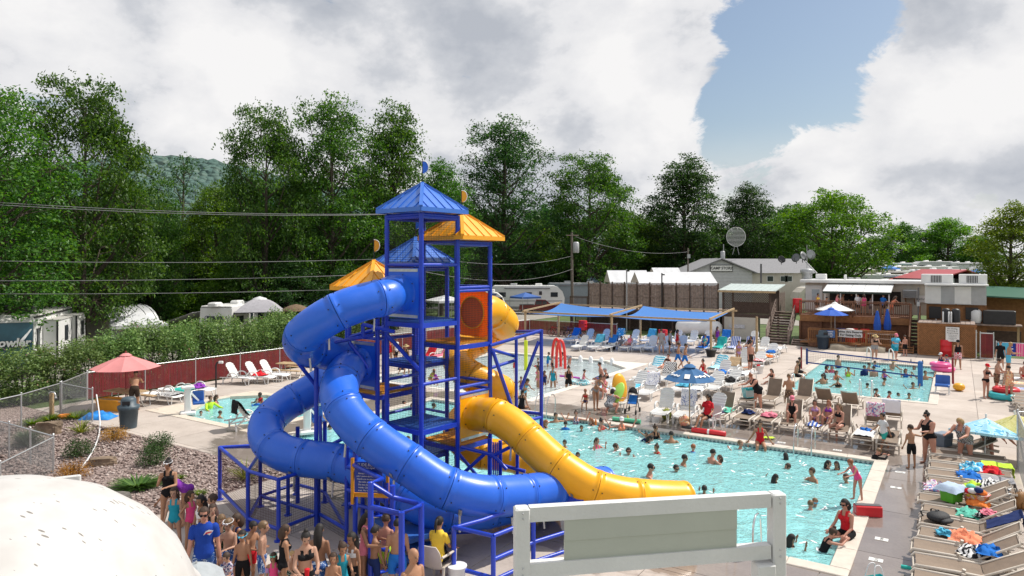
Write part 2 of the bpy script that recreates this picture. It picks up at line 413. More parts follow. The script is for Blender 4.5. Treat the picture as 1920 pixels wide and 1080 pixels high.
for k,D in enumerate(DECK):
 u0=D[0]
 while u0<D[2]-1e-6:
  u1=min(u0+SL,D[2]);v0=D[1]
  while v0<D[3]-1e-6:
   v1=min(v0+SL,D[3]);g=0.008
   rr=[(u0+g,v0+g,u1-g,v1-g)]
   for r in POOLS.values():rr=rect_minus(rr,(r[0]-COPE,r[1]-COPE,r[2]+COPE,r[3]+COPE))
   if rr:
    m_=MB()
    for(a,b_,c,d)in rr:
     m_.add([(a,b_,0),(c,b_,0),(c,d,0),(a,d,0),(a,b_,-.026),(c,b_,-.026),(c,d,-.026),(a,d,-.026)],[(0,1,2,3),(4,5,1,0),(5,6,2,1),(6,7,3,2),(7,4,0,3)])
    m_.obj('slab',DECKM,deck);slabs+=1
   v0=v1
  u0=u1
def water_material(name,tint,body,mixv,wave=1.0):
 m=bpy.data.materials.new(name);m.use_nodes=True;N,L=m.node_tree.nodes,m.node_tree.links;N.clear()
 out=N.new('ShaderNodeOutputMaterial');tc=N.new('ShaderNodeTexCoord')
 n1=N.new('ShaderNodeTexNoise');n1.inputs['Scale'].default_value=2.2;n1.inputs['Detail'].default_value=3;n1.inputs['Distortion'].default_value=1.0
 n2=N.new('ShaderNodeTexNoise');n2.inputs['Scale'].default_value=7.5;n2.inputs['Detail'].default_value=3;n2.inputs['Distortion'].default_value=1.5
 L.new(tc.outputs['Object'],n1.inputs['Vector']);L.new(tc.outputs['Object'],n2.inputs['Vector'])
 a=N.new('ShaderNodeMath');a.operation='MULTIPLY_ADD';a.inputs[1].default_value=0.35;L.new(n2.outputs['Fac'],a.inputs[0]);L.new(n1.outputs['Fac'],a.inputs[2])
 bp=N.new('ShaderNodeBump');bp.inputs['Strength'].default_value=0.55*wave;bp.inputs['Distance'].default_value=0.22;L.new(a.outputs[0],bp.inputs['Height'])
 tr=N.new('ShaderNodeBsdfTransparent');tr.inputs[0].default_value=tint+(1,)
 di=N.new('ShaderNodeBsdfDiffuse');L.new(bp.outputs[0],di.inputs['Normal'])
 cr=ramp_node(N,L,n2.outputs['Fac'],[(0.35,tuple(c*0.88 for c in body)),(0.65,tuple(min(1,c*1.10)for c in body))]);L.new(cr,di.inputs[0])
 gl=N.new('ShaderNodeBsdfGlossy');gl.inputs['Roughness'].default_value=0.06;L.new(bp.outputs[0],gl.inputs['Normal'])
 fr=N.new('ShaderNodeFresnel');fr.inputs['IOR'].default_value=1.33;L.new(bp.outputs[0],fr.inputs['Normal'])
 m1=N.new('ShaderNodeMixShader');m1.inputs[0].default_value=mixv;L.new(tr.outputs[0],m1.inputs[1]);L.new(di.outputs[0],m1.inputs[2])
 m2=N.new('ShaderNodeMixShader');L.new(fr.outputs[0],m2.inputs[0]);L.new(m1.outputs[0],m2.inputs[1]);L.new(gl.outputs[0],m2.inputs[2])
 L.new(m2.outputs[0],out.inputs['Surface']);return m
WATER=water_material('pool_water',(0.74,0.985,0.995),(0.40,0.92,0.98),0.60)
WATER2=water_material('shallow_water',(0.93,0.99,0.995),(0.80,0.93,0.95),0.5,0.7)
BASIN=mat('pool_plaster',(0.74,0.89,0.91),0.6,0.06,1.2)
BASIN2=mat('pale_pool_plaster',(0.80,0.85,0.86),0.6,0.05,1.2)
def tile_material():
 m,N,L,b=new_mat('waterline_tile');b.inputs['Roughness'].default_value=0.2
 tc=N.new('ShaderNodeTexCoord');v=N.new('ShaderNodeTexVoronoi');v.inputs['Scale'].default_value=7.2;v.inputs['Randomness'].default_value=0.0
 L.new(tc.outputs['Object'],v.inputs['Vector'])
 c=ramp_node(N,L,v.outputs['Distance'],[(0,(0.03,0.07,0.11)),(0.40,(0.03,0.07,0.11)),(0.44,(0.55,0.58,0.58)),(1,(0.55,0.58,0.58))],'CONSTANT');L.new(c,b.inputs['Base Color']);return m
TILE=tile_material()
def chamfer_tri(r,corner,cu,cv):
 u=r[0]if 'u0' in corner else r[2];v=r[1]if 'v0' in corner else r[3]
 su=1 if 'u0' in corner else-1;sv=1 if 'v0' in corner else-1
 return[(u,v),(u+su*cu,v),(u,v+sv*cv)]
def pool(name,label,r,depth,wm,bm,chamfers=(),cope_col=KOPE,tile=True,cw=COPE):
 t=thing(name,None,None,C0,ANG_U);struct(t);a,b_,c,d=r
 m=MB();z0,z1=-depth,-0.03
 m.add([(a,b_,z0),(c,b_,z0),(c,d,z0),(a,d,z0)],[(0,1,2,3)]);m.obj('basin_floor',bm,t)
 for(p,q)in(((a,b_),(c,b_)),((c,b_),(c,d)),((c,d),(a,d)),((a,d),(a,b_))):
  m=MB();m.add([(p[0],p[1],z0),(q[0],q[1],z0),(q[0],q[1],z1),(p[0],p[1],z1)],[(3,2,1,0)]);m.obj('basin_wall',bm,t)
 if tile:
  m=MB();e=0.006;h0,h1=-0.19,-0.035
  for(x0,y0,x1,y1)in((a,b_,c,b_+e),(a,d-e,c,d),(a,b_+e,a+e,d-e),(c-e,b_+e,c,d-e)):
   m.box(((x0+x1)/2,(y0+y1)/2,(h0+h1)/2),(x1-x0,y1-y0,h1-h0))
  m.obj('tile_band',TILE,t)
 w,ov=cw,0.03
 def run(x0,y0,x1,y1,axis):
  Lr=(x1-x0)if axis==0 else(y1-y0);n=max(1,round(Lr/1.2));s=Lr/n;g=0.004
  for i in range(n):
   mm=MB()
   if axis==0:mm.bbox(((x0+s*(i+.5)),(y0+y1)/2,-0.004),(s-2*g,y1-y0,0.06),0.015)
   else:mm.bbox(((x0+x1)/2,y0+s*(i+.5),-0.004),(x1-x0,s-2*g,0.06),0.015)
   mm.obj('coping_stone',cope_col,t)
 run(a-w,b_-w,c+w,b_+ov,0);run(a-w,d-ov,c+w,d+w,0)
 run(a-w,b_+ov,a+ov,d-ov,1);run(c-ov,b_+ov,c+w,d-ov,1)
 for(corner,cu,cv)in chamfers:
  tri=chamfer_tri(r,corner,cu,cv);mm=MB();mm.prism(tri,-depth,0.022);mm.obj('corner_fill',cope_col,t)
 wmesh=MB();n,mm_=max(2,int((c-a)/0.6)),max(2,int((d-b_)/0.6))
 wmesh.grid(n,mm_,lambda s,q:(a+.003+(c-a-.006)*s,b_+.003+(d-b_-.006)*q,WZ))
 o=wmesh.obj('water',wm,None,C0,ANG_U);struct(o)
 return t
pool('main_pool','',POOLS['main'],1.55,WATER,BASIN)
pool('sport_pool','',POOLS['sport'],1.5,WATER,BASIN)
pool('splash_pool','',POOLS['splash'],0.75,WATER2,BASIN2,(('u0v0',2.4,2.2),),mat('pale_coping',(0.70,0.66,0.60),0.6,0.08,4))
pool('wading_pool','',POOLS['wading'],0.8,WATER,BASIN,(('u1v1',2.1,2.3),('u1v0',1.2,1.2),('u0v1',1.2,1.2)),mat('cream_coping',(0.62,0.54,0.45),0.6,0.08,4),tile=False)
GRASS=mat('lawn',(0.075,0.115,0.03),0.9,0.45,0.5,bump=0.5,bscale=18)
m=MB();B_=2500
x0,y0,x1,y1=-9.0,-31.8,36.0,30.0
for(a,b_,c,d)in((-B_,-B_,B_,y0),(-B_,y1,B_,B_),(-B_,y0,x0,y1),(x1,y0,B_,y1)):m.add([(a,b_,0),(c,b_,0),(c,d,0),(a,d,0)],[(0,1,2,3)])
m.add([(31.4,y0,0),(36,y0,0),(36,11.1,0),(31.4,11.1,0)],[(0,1,2,3)])
struct(m.obj('ground',GRASS,None,C0+Vector((0,0,-.05)),ANG_U))
m=MB();m.add([(5,-62,0),(62,-62,0),(62,-50,0),(5,-50,0)],[(0,1,2,3)]);m.add([(38,-50,0),(46,-50,0),(46,20,0),(38,20,0)],[(0,1,2,3)])
struct(m.obj('gravel_lane',mat('lane_gravel',(0.30,0.28,0.25),0.95,0.2,2,bump=0.6,bscale=30),None,C0+Vector((0,0,-.02)),ANG_U))
def gravel_material():
 m,N,L,b=new_mat('gravel_bed');b.inputs['Roughness'].default_value=0.9
 tc=N.new('ShaderNodeTexCoord');v=N.new('ShaderNodeTexVoronoi');v.inputs['Scale'].default_value=17;L.new(tc.outputs['Object'],v.inputs['Vector'])
 c=ramp_node(N,L,v.outputs['Color'],[(0.1,(0.12,0.085,0.078)),(0.45,(0.26,0.19,0.17)),(0.9,(0.42,0.34,0.31))]);L.new(c,b.inputs['Base Color'])
 bp=N.new('ShaderNodeBump');bp.inputs['Strength'].default_value=1.0;bp.inputs['Distance'].default_value=0.05;bp.invert=True;L.new(v.outputs['Distance'],bp.inputs['Height']);L.new(bp.outputs[0],b.inputs['Normal']);return m
m=MB();a,b_,c,d=BED
m.grid(40,36,lambda s,q:(a+(c-a)*s,b_+(d-b_)*q,-0.03+0.05*math.sin(3*s+2)*math.sin(5*q)*min(1,s*8)*min(1,q*8)+0.02))
struct(m.obj('gravel_bed',gravel_material(),None,C0,ANG_U))
def pebble_material():
 m,N,L,b=new_mat('pebble');b.inputs['Roughness'].default_value=0.85
 g=N.new('ShaderNodeNewGeometry');c=ramp_node(N,L,g.outputs['Random Per Island'],[(0,(0.10,0.07,0.062)),(0.35,(0.25,0.18,0.16)),(0.7,(0.36,0.28,0.255)),(1,(0.54,0.46,0.42))]);L.new(c,b.inputs['Base Color']);return m
def pebbles():
 rg=np.random.default_rng(3);n=15000
 u=14.7+(rg.random(n)**1.25)*15;v=11.2+rg.random(n)*15
 r=rg.uniform(0.022,0.062,n);oc=np.array([(1,0,0),(0,1,0),(-1,0,0),(0,-1,0),(0,0,.75),(0,0,-.75)])
 V=oc[None]*r[:,None,None]*rg.uniform(.6,1.35,(n,1,3))+rg.normal(0,.006,(n,6,3))
 a=rg.random(n)*6.28;ca,sa=np.cos(a),np.sin(a);x=V[...,0]*ca[:,None]-V[...,1]*sa[:,None];y=V[...,0]*sa[:,None]+V[...,1]*ca[:,None]
 V[...,0]=x+u[:,None];V[...,1]=y+v[:,None];V[...,2]+=(r*.35+0.0)[:,None]+0.0
 fs=np.array([(0,1,4),(1,2,4),(2,3,4),(3,0,4),(1,0,5),(2,1,5),(3,2,5),(0,3,5)])
 Fq=(fs[None]+6*np.arange(n)[:,None,None]).reshape(-1,3)
 return np_mesh('gravel',V.reshape(-1,3),Fq,3)
stuff(link('gravel',pebbles(),pebble_material(),None,C0+Vector((0,0,.0)),ANG_U))
def plastic(name,col,rough=0.32,var=0.06):
 if name in _M:return _M[name]
 m,N,L,b=new_mat(name);tc=N.new('ShaderNodeTexCoord')
 n=N.new('ShaderNodeTexNoise');n.inputs['Scale'].default_value=1.4;n.inputs['Detail'].default_value=8;n.inputs['Roughness'].default_value=0.7;L.new(tc.outputs['Object'],n.inputs['Vector'])
 c=ramp_node(N,L,n.outputs['Fac'],[(0.3,tuple(x*(1-var)for x in col)),(0.5,col),(0.75,tuple(min(1,x*(1+var)+0.015)for x in col))])
 n3=N.new('ShaderNodeTexNoise');n3.inputs['Scale'].default_value=24;n3.inputs['Detail'].default_value=4;L.new(tc.outputs['Object'],n3.inputs['Vector'])
 mp=N.new('ShaderNodeMapping');mp.inputs['Scale'].default_value=(5,5,0.6);L.new(tc.outputs['Object'],mp.inputs['Vector'])
 n4=N.new('ShaderNodeTexNoise');n4.inputs['Scale'].default_value=2.2;n4.inputs['Detail'].default_value=7;n4.inputs['Roughness'].default_value=0.7;L.new(mp.outputs[0],n4.inputs['Vector'])
 f2=ramp_node(N,L,n4.outputs['Fac'],[(0.56,(0,0,0)),(0.78,(0.22,0.22,0.22))])
 mx=N.new('ShaderNodeMix');mx.data_type='RGBA';L.new(f2,mx.inputs['Factor']);L.new(c,mx.inputs['A']);mx.inputs['B'].default_value=tuple(min(1,x*.75+.10)for x in col)+(1,)
 L.new(mx.outputs['Result'],b.inputs['Base Color'])
 r=N.new('ShaderNodeMapRange');r.inputs['To Min'].default_value=rough-.08;r.inputs['To Max'].default_value=rough+.14;L.new(n.outputs['Fac'],r.inputs['Value']);L.new(r.outputs[0],b.inputs['Roughness'])
 bp=N.new('ShaderNodeBump');bp.inputs['Strength'].default_value=0.06;bp.inputs['Distance'].default_value=0.01;L.new(n3.outputs['Fac'],bp.inputs['Height']);L.new(bp.outputs[0],b.inputs['Normal'])
 return m
BLUE_T=plastic('blue_slide_plastic',(0.018,0.135,0.70));YEL_T=plastic('yellow_slide_plastic',(0.96,0.43,0.004))
BLUE_P=plastic('blue_painted_steel',(0.012,0.050,0.50),0.30,0.18);BLUE_R=plastic('blue_roof_plastic',(0.045,0.17,0.62),0.28);YEL_R=plastic('orange_roof_plastic',(0.90,0.40,0.02),0.36)
def glow(m):
 nt=m.node_tree;b=nt.nodes['Principled BSDF'];t=nt.nodes.new('ShaderNodeBsdfTranslucent');x=nt.nodes.new('ShaderNodeMixShader');x.inputs[0].default_value=.55
 nt.links.new(b.inputs['Base Color'].links[0].from_socket,t.inputs[0]);nt.links.new(b.outputs[0],x.inputs[1]);nt.links.new(t.outputs[0],x.inputs[2]);nt.links.new(x.outputs[0],nt.nodes['Material Output'].inputs['Surface']);return m
ORANGE=plastic('orange_panel_plastic',(0.93,0.31,0.015),0.4);REDOR=plastic('red_orange_plastic',(0.98,0.27,0.085),0.45)
BLUE_F=plastic('blue_deck_plate',(0.03,0.12,0.42),0.45);YEL_F=plastic('yellow_deck_plate',(0.75,0.32,0.015),0.5)
STEEL=mat('galvanised_steel',(0.55,0.56,0.57),0.38,0.15,9,metal=0.7);STAINLESS=mat('stainless_steel',(0.72,0.73,0.74),0.16,0.06,5,metal=1.0)
BLACKNET=mat('black_netting',(0.010,0.010,0.012),0.8,0.1,3);DARK=mat('dark_bolt',(0.02,0.02,0.025),0.5,0.1,3)
BLACK=mat('black_plastic',(0.018,0.018,0.02),0.45,0.2,4)
Fp=Vector((-2.14,16.1,0));a_=Vector((-0.95,0.78,0));b__=Vector((0.78,0.95,0));gp=a_.normalized()*0.36
tower=thing('water_slide_tower','tall blue and orange water slide tower with four pyramid roofs and twisting tube slides','water slide',(-2.1,17.4,0))
TL=-Vector(tower.location)
def tob(mb,name,mats,label=None,parent=None):
 o=mb.obj(name,mats,parent or tower,TL if parent is None else None)
 if label:o['label']=label
 return o
L1,R1,B1=Fp+a_,Fp+b__,Fp+a_+b__
c4o=L1+gp
cells={1:(Fp,7.50),2:(R1,6.88),4:(c4o,5.58),3:(c4o+b__,6.22)}
colz={}
for k,(o,zt)in cells.items():
 for q in(o,o+a_,o+b__,o+a_+b__):
  key=(round(q.x,2),round(q.y,2));colz[key]=max(colz.get(key,0),zt)
for(x,y),zt in colz.items():
 m=MB();m.tube([(x,y,0),(x,y,zt)],0.058,10)
 z=0.35
 while z<zt:m.tube([(x,y,z),(x,y,z+.045)],0.066,10);z+=0.61
 m.box((x,y,0.01),(.24,.24,.02));tob(m,'column',BLUE_P)
def deckplate(o,z,pm):
 c=o+(a_+b__)*.5;ang=math.atan2(b__.y,b__.x)
 m=MB();m.box((c.x,c.y,z-.03),(b__.length-.06,a_.length-.06,.05),ang)
 for i in range(-5,6):
  for s in(0,):
   q=c+b__.normalized()*(i*.105);m.box((q.x,q.y,z+.001),(.02,a_.length-.16,.012),ang)
 tob(m,'platform',pm)
 m=MB()
 for p,q in((o,o+a_),(o,o+b__),(o+a_,o+a_+b__),(o+b__,o+a_+b__)):
  m.beam(p+Vector((0,0,z-.115)),q+Vector((0,0,z-.115)),.07,.11)
 m.beam(o+a_*.5+Vector((0,0,z-.1)),o+a_*.5+b__+Vector((0,0,z-.1)),.06,.08);tob(m,'platform_frame',BLUE_P)
for k,zs in{1:(4.95,2.42),2:(4.32,1.77),3:(3.68,1.15),4:(3.05,0.52)}.items():
 for z in zs:deckplate(cells[k][0],z,BLUE_F if k in(1,3)else YEL_F)
def rails(o,zs,sides):
 m=MB();n=0
 ed={'fl':(o,o+a_),'fr':(o,o+b__),'bl':(o+a_,o+a_+b__),'br':(o+b__,o+a_+b__)}
 for s in sides:
  for z in zs:m.tube([ed[s][0]+Vector((0,0,z)),ed[s][1]+Vector((0,0,z))],.042,8)
 tob(m,'rail',BLUE_P)
rails(cells[1][0],(7.42,6.28),('fl','fr','bl','br'));rails(cells[1][0],(3.45,),('fr','bl'));rails(cells[1][0],(3.2,),('bl',))
rails(cells[2][0],(6.80,5.70,5.62),('fr','br'));rails(cells[2][0],(3.20,3.02),('fr','br'));rails(cells[3][0],(6.14,4.7),('fl','bl','br'));rails(cells[4][0],(5.50,4.42),('fl','bl','fr'))
rails(cells[3][0],(2.15,),('bl','br'));rails(cells[4][0],(1.9,),('fl',))
for k,(o,zt)in cells.items():rails(o,(zt-.02,),('fl','fr','bl','br'))
m=MB()
m.tube([Fp+a_*1.0+Vector((0,0,4.55)),Fp+Vector((0,0,3.75))],.05,8);tob(m,'brace',BLUE_P);m=MB();m.tube([R1+Vector((0,0,1.6)),R1+b__+Vector((0,0,.3))],.045,8);tob(m,'brace',BLUE_P)
def netpanel(p,e,z0,z1,st=.055):
 m=MB();net(m,Vector(p)+Vector((0,0,z0)),e,(0,0,z1-z0),int(e.length/st),int((z1-z0)/st),.0045);o=tob(m,'safety_net',BLACKNET);stuff(o)
netpanel(Fp,a_,6.3,7.42);netpanel(Fp,b__,4.95,7.42);netpanel(L1,b__,4.95,7.42);netpanel(Fp,a_,2.42,4.85);netpanel(Fp,b__,2.42,4.85)
netpanel(R1,b__,4.32,5.6);netpanel(R1,b__,5.72,6.8);netpanel(R1+b__,a_,5.72,6.8);netpanel(R1,b__,3.2,4.2);netpanel(Fp,b__,.6,2.3);netpanel(c4o,a_,4.42,5.5)
def panel(p,e,z0,z1,pm,strip=True,hole=None):
 p,e=Vector(p),Vector(e);nrm=Vector((e.y,-e.x,0)).normalized();i=.07
 m=MB();m.beam(p+e.normalized()*i+Vector((0,0,(z0+z1)/2)),p+e-e.normalized()*i+Vector((0,0,(z0+z1)/2)),.04,z1-z0);o=tob(m,'entry_panel',pm)
 if strip:
  for z in(z0+.05,z1-.05):
   for sgn in(1,-1):
    m=MB();c0=p+e.normalized()*(i+.03)+nrm*(.024*sgn)+Vector((0,0,z));c1=p+e-e.normalized()*(i+.03)+nrm*(.024*sgn)+Vector((0,0,z))
    m.beam(c0,c1,.006,.07);m.obj('cover_strip',STEEL,o)
 return o
panel(Fp,a_,5.0,6.2,BLUE_T);panel(R1,b__,1.83,3.0,YEL_T);panel(c4o,a_,3.12,4.32,BLUE_T)
glow(ORANGE);glow(REDOR)
m=MB();q=R1+b__+a_*.5;nn=-b__.normalized()
Mx=Matrix(((a_.normalized().x,0,nn.x),(a_.normalized().y,0,nn.y),(0,1,0)))
n=32;vs=[]
for k in range(n):
 an=2*math.pi*k/n;c_,s_=math.cos(an),math.sin(an);sc=1/max(abs(c_)/.55,abs(s_)/.61)
 for rx,ry in((c_*sc,s_*sc),(.40*c_,.40*s_)):
  for zz in(.012,-.012):vs.append(Mx@Vector((rx,ry,zz))+Vector((q.x,q.y,4.97)))
fs=[]
for k in range(n):
 a,b=4*k,4*((k+1)%n);fs+=[(a,b,b+2,a+2),(a+1,a+3,b+3,b+1),(a,a+1,b+1,b),(a+2,b+2,b+3,a+3)]
m.add(vs,fs);po=tob(m,'entry_panel',ORANGE)
m=MB();m.lathe([(.001,.006),(.398,.006),(.398,-.006),(.001,-.006)],32,(q.x,q.y,4.97),0,False,M4=Mx);m.obj('slide_mouth',REDOR,po)
def roof(c,z,rm,fm,flip):
 ang=math.atan2(b__.y,b__.x);S=.80;Hh=.68;R=Matrix.Rotation(ang,3,'Z')
 t=MB();pts=[R@Vector((sx*S,sy*S,0))for sx,sy in((-1,-1),(1,-1),(1,1),(-1,1))];C=Vector((c.x,c.y,z))
 ap=C+Vector((0,0,Hh+.07));lo=[C+p for p in pts];hi=[C+p+Vector((0,0,.085))for p in pts]
 vs=lo+hi+[ap];t.add(vs,[(3,2,1,0)]+[(i,(i+1)%4,4+(i+1)%4,4+i)for i in range(4)])
 ro=tob(t,'tower_roof',rm)
 for i in range(4):
  m=MB();p,q_=hi[i],hi[(i+1)%4];m.add([p,q_,ap,p-Vector((0,0,.02)),q_-Vector((0,0,.02)),ap-Vector((0,0,.03))],[(0,1,2),(3,5,4),(0,3,4,1),(1,4,5,2),(2,5,3,0)])
  m.obj('roof_panel',rm,ro)
  for k in(-.72,-.36,0,.36,.72):
   s=MB();e0=p.lerp(q_,.5+k*.5);tt=1-abs(k);e1=p.lerp(q_,.5+k*.5*0+k*.5).lerp(ap+(p.lerp(q_,.5+k*.5)-p.lerp(q_,.5)),tt)
   if tt<.1:continue
   s.beam(e0+Vector((0,0,.008)),e1+Vector((0,0,.0)),.035,.035);s.obj('seam',rm,ro)
  s=MB();s.beam(hi[i]+Vector((0,0,.01)),ap+Vector((0,0,.01)),.085,.05);s.obj('hip_cap',rm,ro)
  s=MB();s.beam(lo[i].lerp(lo[(i+1)%4],.0)+Vector((0,0,.03)),lo[(i+1)%4]+Vector((0,0,.03)),.035,.10);s.obj('fascia',rm,ro)
 fp=MB();fp.tube([ap,ap+Vector((0,0,.60))],.012,6);po_=tob(fp,'flag_pole',BLACK)
 f=MB();n=12;o=ap+Vector((0,0,.24));fx=Vector((flip,0.15,0)).normalized()
 D=[(0,0)]+[(.15*math.sin(math.pi*k/n)**.8,.155-.155*math.cos(math.pi*k/n))for k in range(1,n)]+[(0,.31)]
 M3=Matrix(((fx.x,0,fx.y),(fx.y,0,-fx.x),(0,1,0)));f.prism(D,-.008,.008,M4=M3,off=o);fo=f.obj('flag',fm,po_)
 e=MB();e.tube([o+fx*x+Vector((0,0,zz))-Vector((0,.012,0))for x,zz in D[1:]][::1],.009,5);e.obj('flag_edge',mat('white_paint',(.8,.8,.8),.4,.05),fo)
roof(Fp+a_*.5+b__*.5,7.56,BLUE_R,BLUE_T,1);roof(R1+a_*.5+b__*.5+Vector((.12,0,0)),6.93,YEL_R,YEL_R,1)
roof(c4o+b__*1.5+a_*.5,6.28,BLUE_R,BLUE_T,1);roof(c4o+a_*.5+b__*.5+Vector((-.18,0,0)),5.64,YEL_R,YEL_R,1)
def slide(pts,r,sm,label,first=.25,sec=.98,n=26):
 pts=spline(pts,14);
 for _ in range(6):pts=[pts[0]]+[(pts[i-1]+pts[i]*2+pts[i+1])/4 for i in range(1,len(pts)-1)]+[pts[-1]]
 d=[0.0]
 for i in range(1,len(pts)):d.append(d[-1]+(pts[i]-pts[i-1]).length)
 T=d[-1];fr=frames(pts)
 def at(s):
  s=min(max(s,0),T-1e-6);i=int(np.searchsorted(d,s,'right')-1);t=(s-d[i])/(d[i+1]-d[i])
  return pts[i].lerp(pts[i+1],t),fr[i][0].lerp(fr[i+1][0],t).normalized(),fr[i][1].lerp(fr[i+1][1],t).normalized()
 root=bpy.data.objects.new('tube_slide',None);COL.objects.link(root);root.parent=tower;root.location=TL;root['label']=label
 s0=0.0
 while s0<T-.2:
  s1=min(s0+sec,T)if T-s0-sec>.45 else T
  m=MB();k=11;st=[]
  prof=[(s0+.006,r*1.022),(s0+.05,r*1.022),(s0+.056,r)]+[(s0+.056+(s1-s0-.112)*i/(k-1),r)for i in range(1,k-1)]+[(s1-.056,r),(s1-.05,r*1.022),(s1-.006,r*1.022)]
  vs=[]
  for s,rr in prof:
   c,x,y=at(s)
   for j in range(n):
    a=2*math.pi*j/n;vs.append(c+(x*math.cos(a)+y*math.sin(a))*rr)
  q=len(prof);fs=[(i*n+j,i*n+(j+1)%n,(i+1)*n+(j+1)%n,(i+1)*n+j)for i in range(q-1)for j in range(n)]
  m.add(vs,fs,0,True)
  vi=[v for i,v in enumerate(vs)]
  inner=[]
  for s in(s0+.006,s1-.006):
   c,x,y=at(s)
   for j in range(n):
    a=2*math.pi*j/n;inner.append(c+(x*math.cos(a)+y*math.sin(a))*r*.95)
  m.add(vs[:n]+inner[:n],[(j,n+j,n+(j+1)%n,(j+1)%n)for j in range(n)]);m.add(vs[-n:]+inner[n:],[(j,(j+1)%n,n+(j+1)%n,n+j)for j in range(n)])
  o=m.obj('tube_section',[sm],root)
  mb_=MB()
  for s in(s0+.10,s1-.10):
   c,x,y=at(s)
   for a in(0.5,1.6,2.7,3.7,4.7,5.8):
    w=x*math.cos(a)+y*math.sin(a);mb_.tube([c+w*(r-.01),c+w*(r+.016)],.014,6)
  stuff(mb_.obj('bolts',DARK,o))
  s0=s1
 return at,T
nA=-b__.normalized()
A0=Fp+a_*.5+Vector((0,0,5.60))
atA,TA=slide([A0-nA*.05,A0+nA*.35,P(722,557,15.85),P(690,564,15.6),P(640,581,15.35),P(596,606,15.3),P(567,632,15.5),P(574,652,16.1),P(612,660,16.7),P(646,672,17.3),P(652,690,17.95),P(622,708,18.45),P(580,734,18.3),P(532,762,17.9),P(501,793,17.3),P(502,825,16.85),P(530,848,16.45),P(578,860,16.2),P(640,868,16.0),P(716,898,15.5),P(800,950,14.95),P(880,958,15.2),P(960,945,16.1),P(1035,928,17.1)],.43,BLUE_T,'upper blue tube slide that loops out over the wading pool side')
B0=c4o+a_*.5+Vector((0,0,3.72))
atB,TB=slide([B0-nA*.05,B0+nA*.35,P(650,696,16.4),P(640,714,15.8),P(637,746,15.1),P(664,792,14.65),P(711,833,14.4),P(770,872,14.25),P(828,910,14.15),P(886,928,14.25),P(944,930,14.7),P(1003,924,15.4),P(1070,914,16.2),P(1134,908,17.0)],.43,BLUE_T,'lower blue tube slide sweeping across the front of the tower')
nC=-a_.normalized();Cc=R1+b__*.5+Vector((0,0,2.47))
atC,TC=slide([Cc-nC*.05,Cc+nC*.35,P(930,780,16.9),P(966,802,16.6),P(1000,833,16.3),P(1036,866,16.0),P(1073,893,15.8),P(1110,914,15.7),P(1162,929,15.7),P(1218,935,15.9),P(1284,937,16.3)],.43,YEL_T,'straight yellow tube slide running down into the big pool')
nD=b__.normalized();D0=R1+b__+a_*.5+Vector((0,0,5.0));hc=Vector((-.90,19.62,0));hr=.66
hp=[D0-nD*.05,D0+nD*.35,D0+nD*.7];ph0,ph1=math.radians(-39),math.radians(-90+720);nst=26
for i in range(1,nst+1):
 ph=ph0+(ph1-ph0)*i/nst;hp.append(Vector((hc.x+hr*math.cos(ph),hc.y+hr*math.sin(ph),4.8-3.75*i/nst)))
hp+=[Vector((-.2,18.95,.98)),Vector((.5,18.9,.86)),Vector((1.3,18.85,.72))]
slide(hp,.43,YEL_T,'yellow spiral tube slide behind the tower')
m=MB();q=P(945,744,18.9)
m.tube([q+Vector((.12*math.cos(t*.33),.0,.12*math.sin(t*.33)))for t in range(20)],.008,5);tob(m,'hose_ring',BLACK)
def bracket(at,s,side,down=.34):
 c,x,y=at(s);t=x.cross(y);hz=Vector((-t.y,t.x,0)).normalized()*side;m=MB();pts=[]
 for k in range(8):
  an=math.radians(-95+62*k/7);pts.append(c+hz*math.cos(an)*.45+Vector((0,0,math.sin(an)*.45)))
 tw=t.normalized()*.035
 m.add([p+tw for p in pts]+[p-tw for p in pts],[(i,i+1,9+i,8+i)for i in range(7)]);m.add([p*1.0+(p-c).normalized()*.012+tw for p in pts]+[p+(p-c).normalized()*.012-tw for p in pts],[(8+i,9+i,i+1,i)for i in range(7)])
 lo=pts[3];m.tube([lo,lo+Vector((0,0,-down))+hz*.04],.026,7);tob(m,'saddle_bracket',STEEL)
for s,sd in((1.0,-1),(2.2,-1),(3.1,-1),(8.9,-1),(10.6,-1),(11.6,-1),(12.6,-1)):bracket(atA,s,sd)
for s,sd in((3.3,-1),(4.6,-1),(6.1,-1),(7.3,-1),(8.3,-1),(9.4,-1)):bracket(atB,s,sd)
for s in(1.5,3.4,4.8):bracket(atC,s,-1)
def pipe(pts,r=.046,name='support_pipe'):
 m=MB();m.tube(pts,r,9);return tob(m,name,BLUE_P)
def post(px,py_top,d,r=.055,z0=0.0):
 p=P(px,py_top,d);return pipe([(p.x,p.y,z0),p],r,'support_post')
pipe([P(556,681,15.9),P(630,641,16.5),P(700,628,17.0)]);pipe([P(560,684,15.9),P(592,672,16.3),P(652,660,16.9)]);pipe([P(655,642,16.6),P(690,690,16.6)]);pipe([P(562,684,15.9),P(590,720,16.6),P(645,792,16.6),P(652,842,15.4)])
post(593,675,16.4);post(655,600,17.6);pipe([P(655,632,17.6),P(722,612,16.9)]);pipe([P(680,608,16.6),P(740,622,16.4)]);pipe([P(680,608,16.6),P(681,632,16.6)]);pipe([P(655,688,16.8),P(610,700,17.2)])
pipe([P(570,860,16.6),P(652,818,16.4)]);pipe([P(602,850,17.3),P(600,780,17.6)]);post(558,800,18.0);post(609,790,18.2)
post(1015,618,18.6,.05);post(968,632,18.9,.045);pipe([P(1015,620,18.6),P(919,648,17.9)]);pipe([P(1015,621,18.6),P(962,622,19.6)]);pipe([P(1010,640,18.6),P(976,730,18.7)]);pipe([P(924,658,17.9),P(958,758,18.2)],.05)
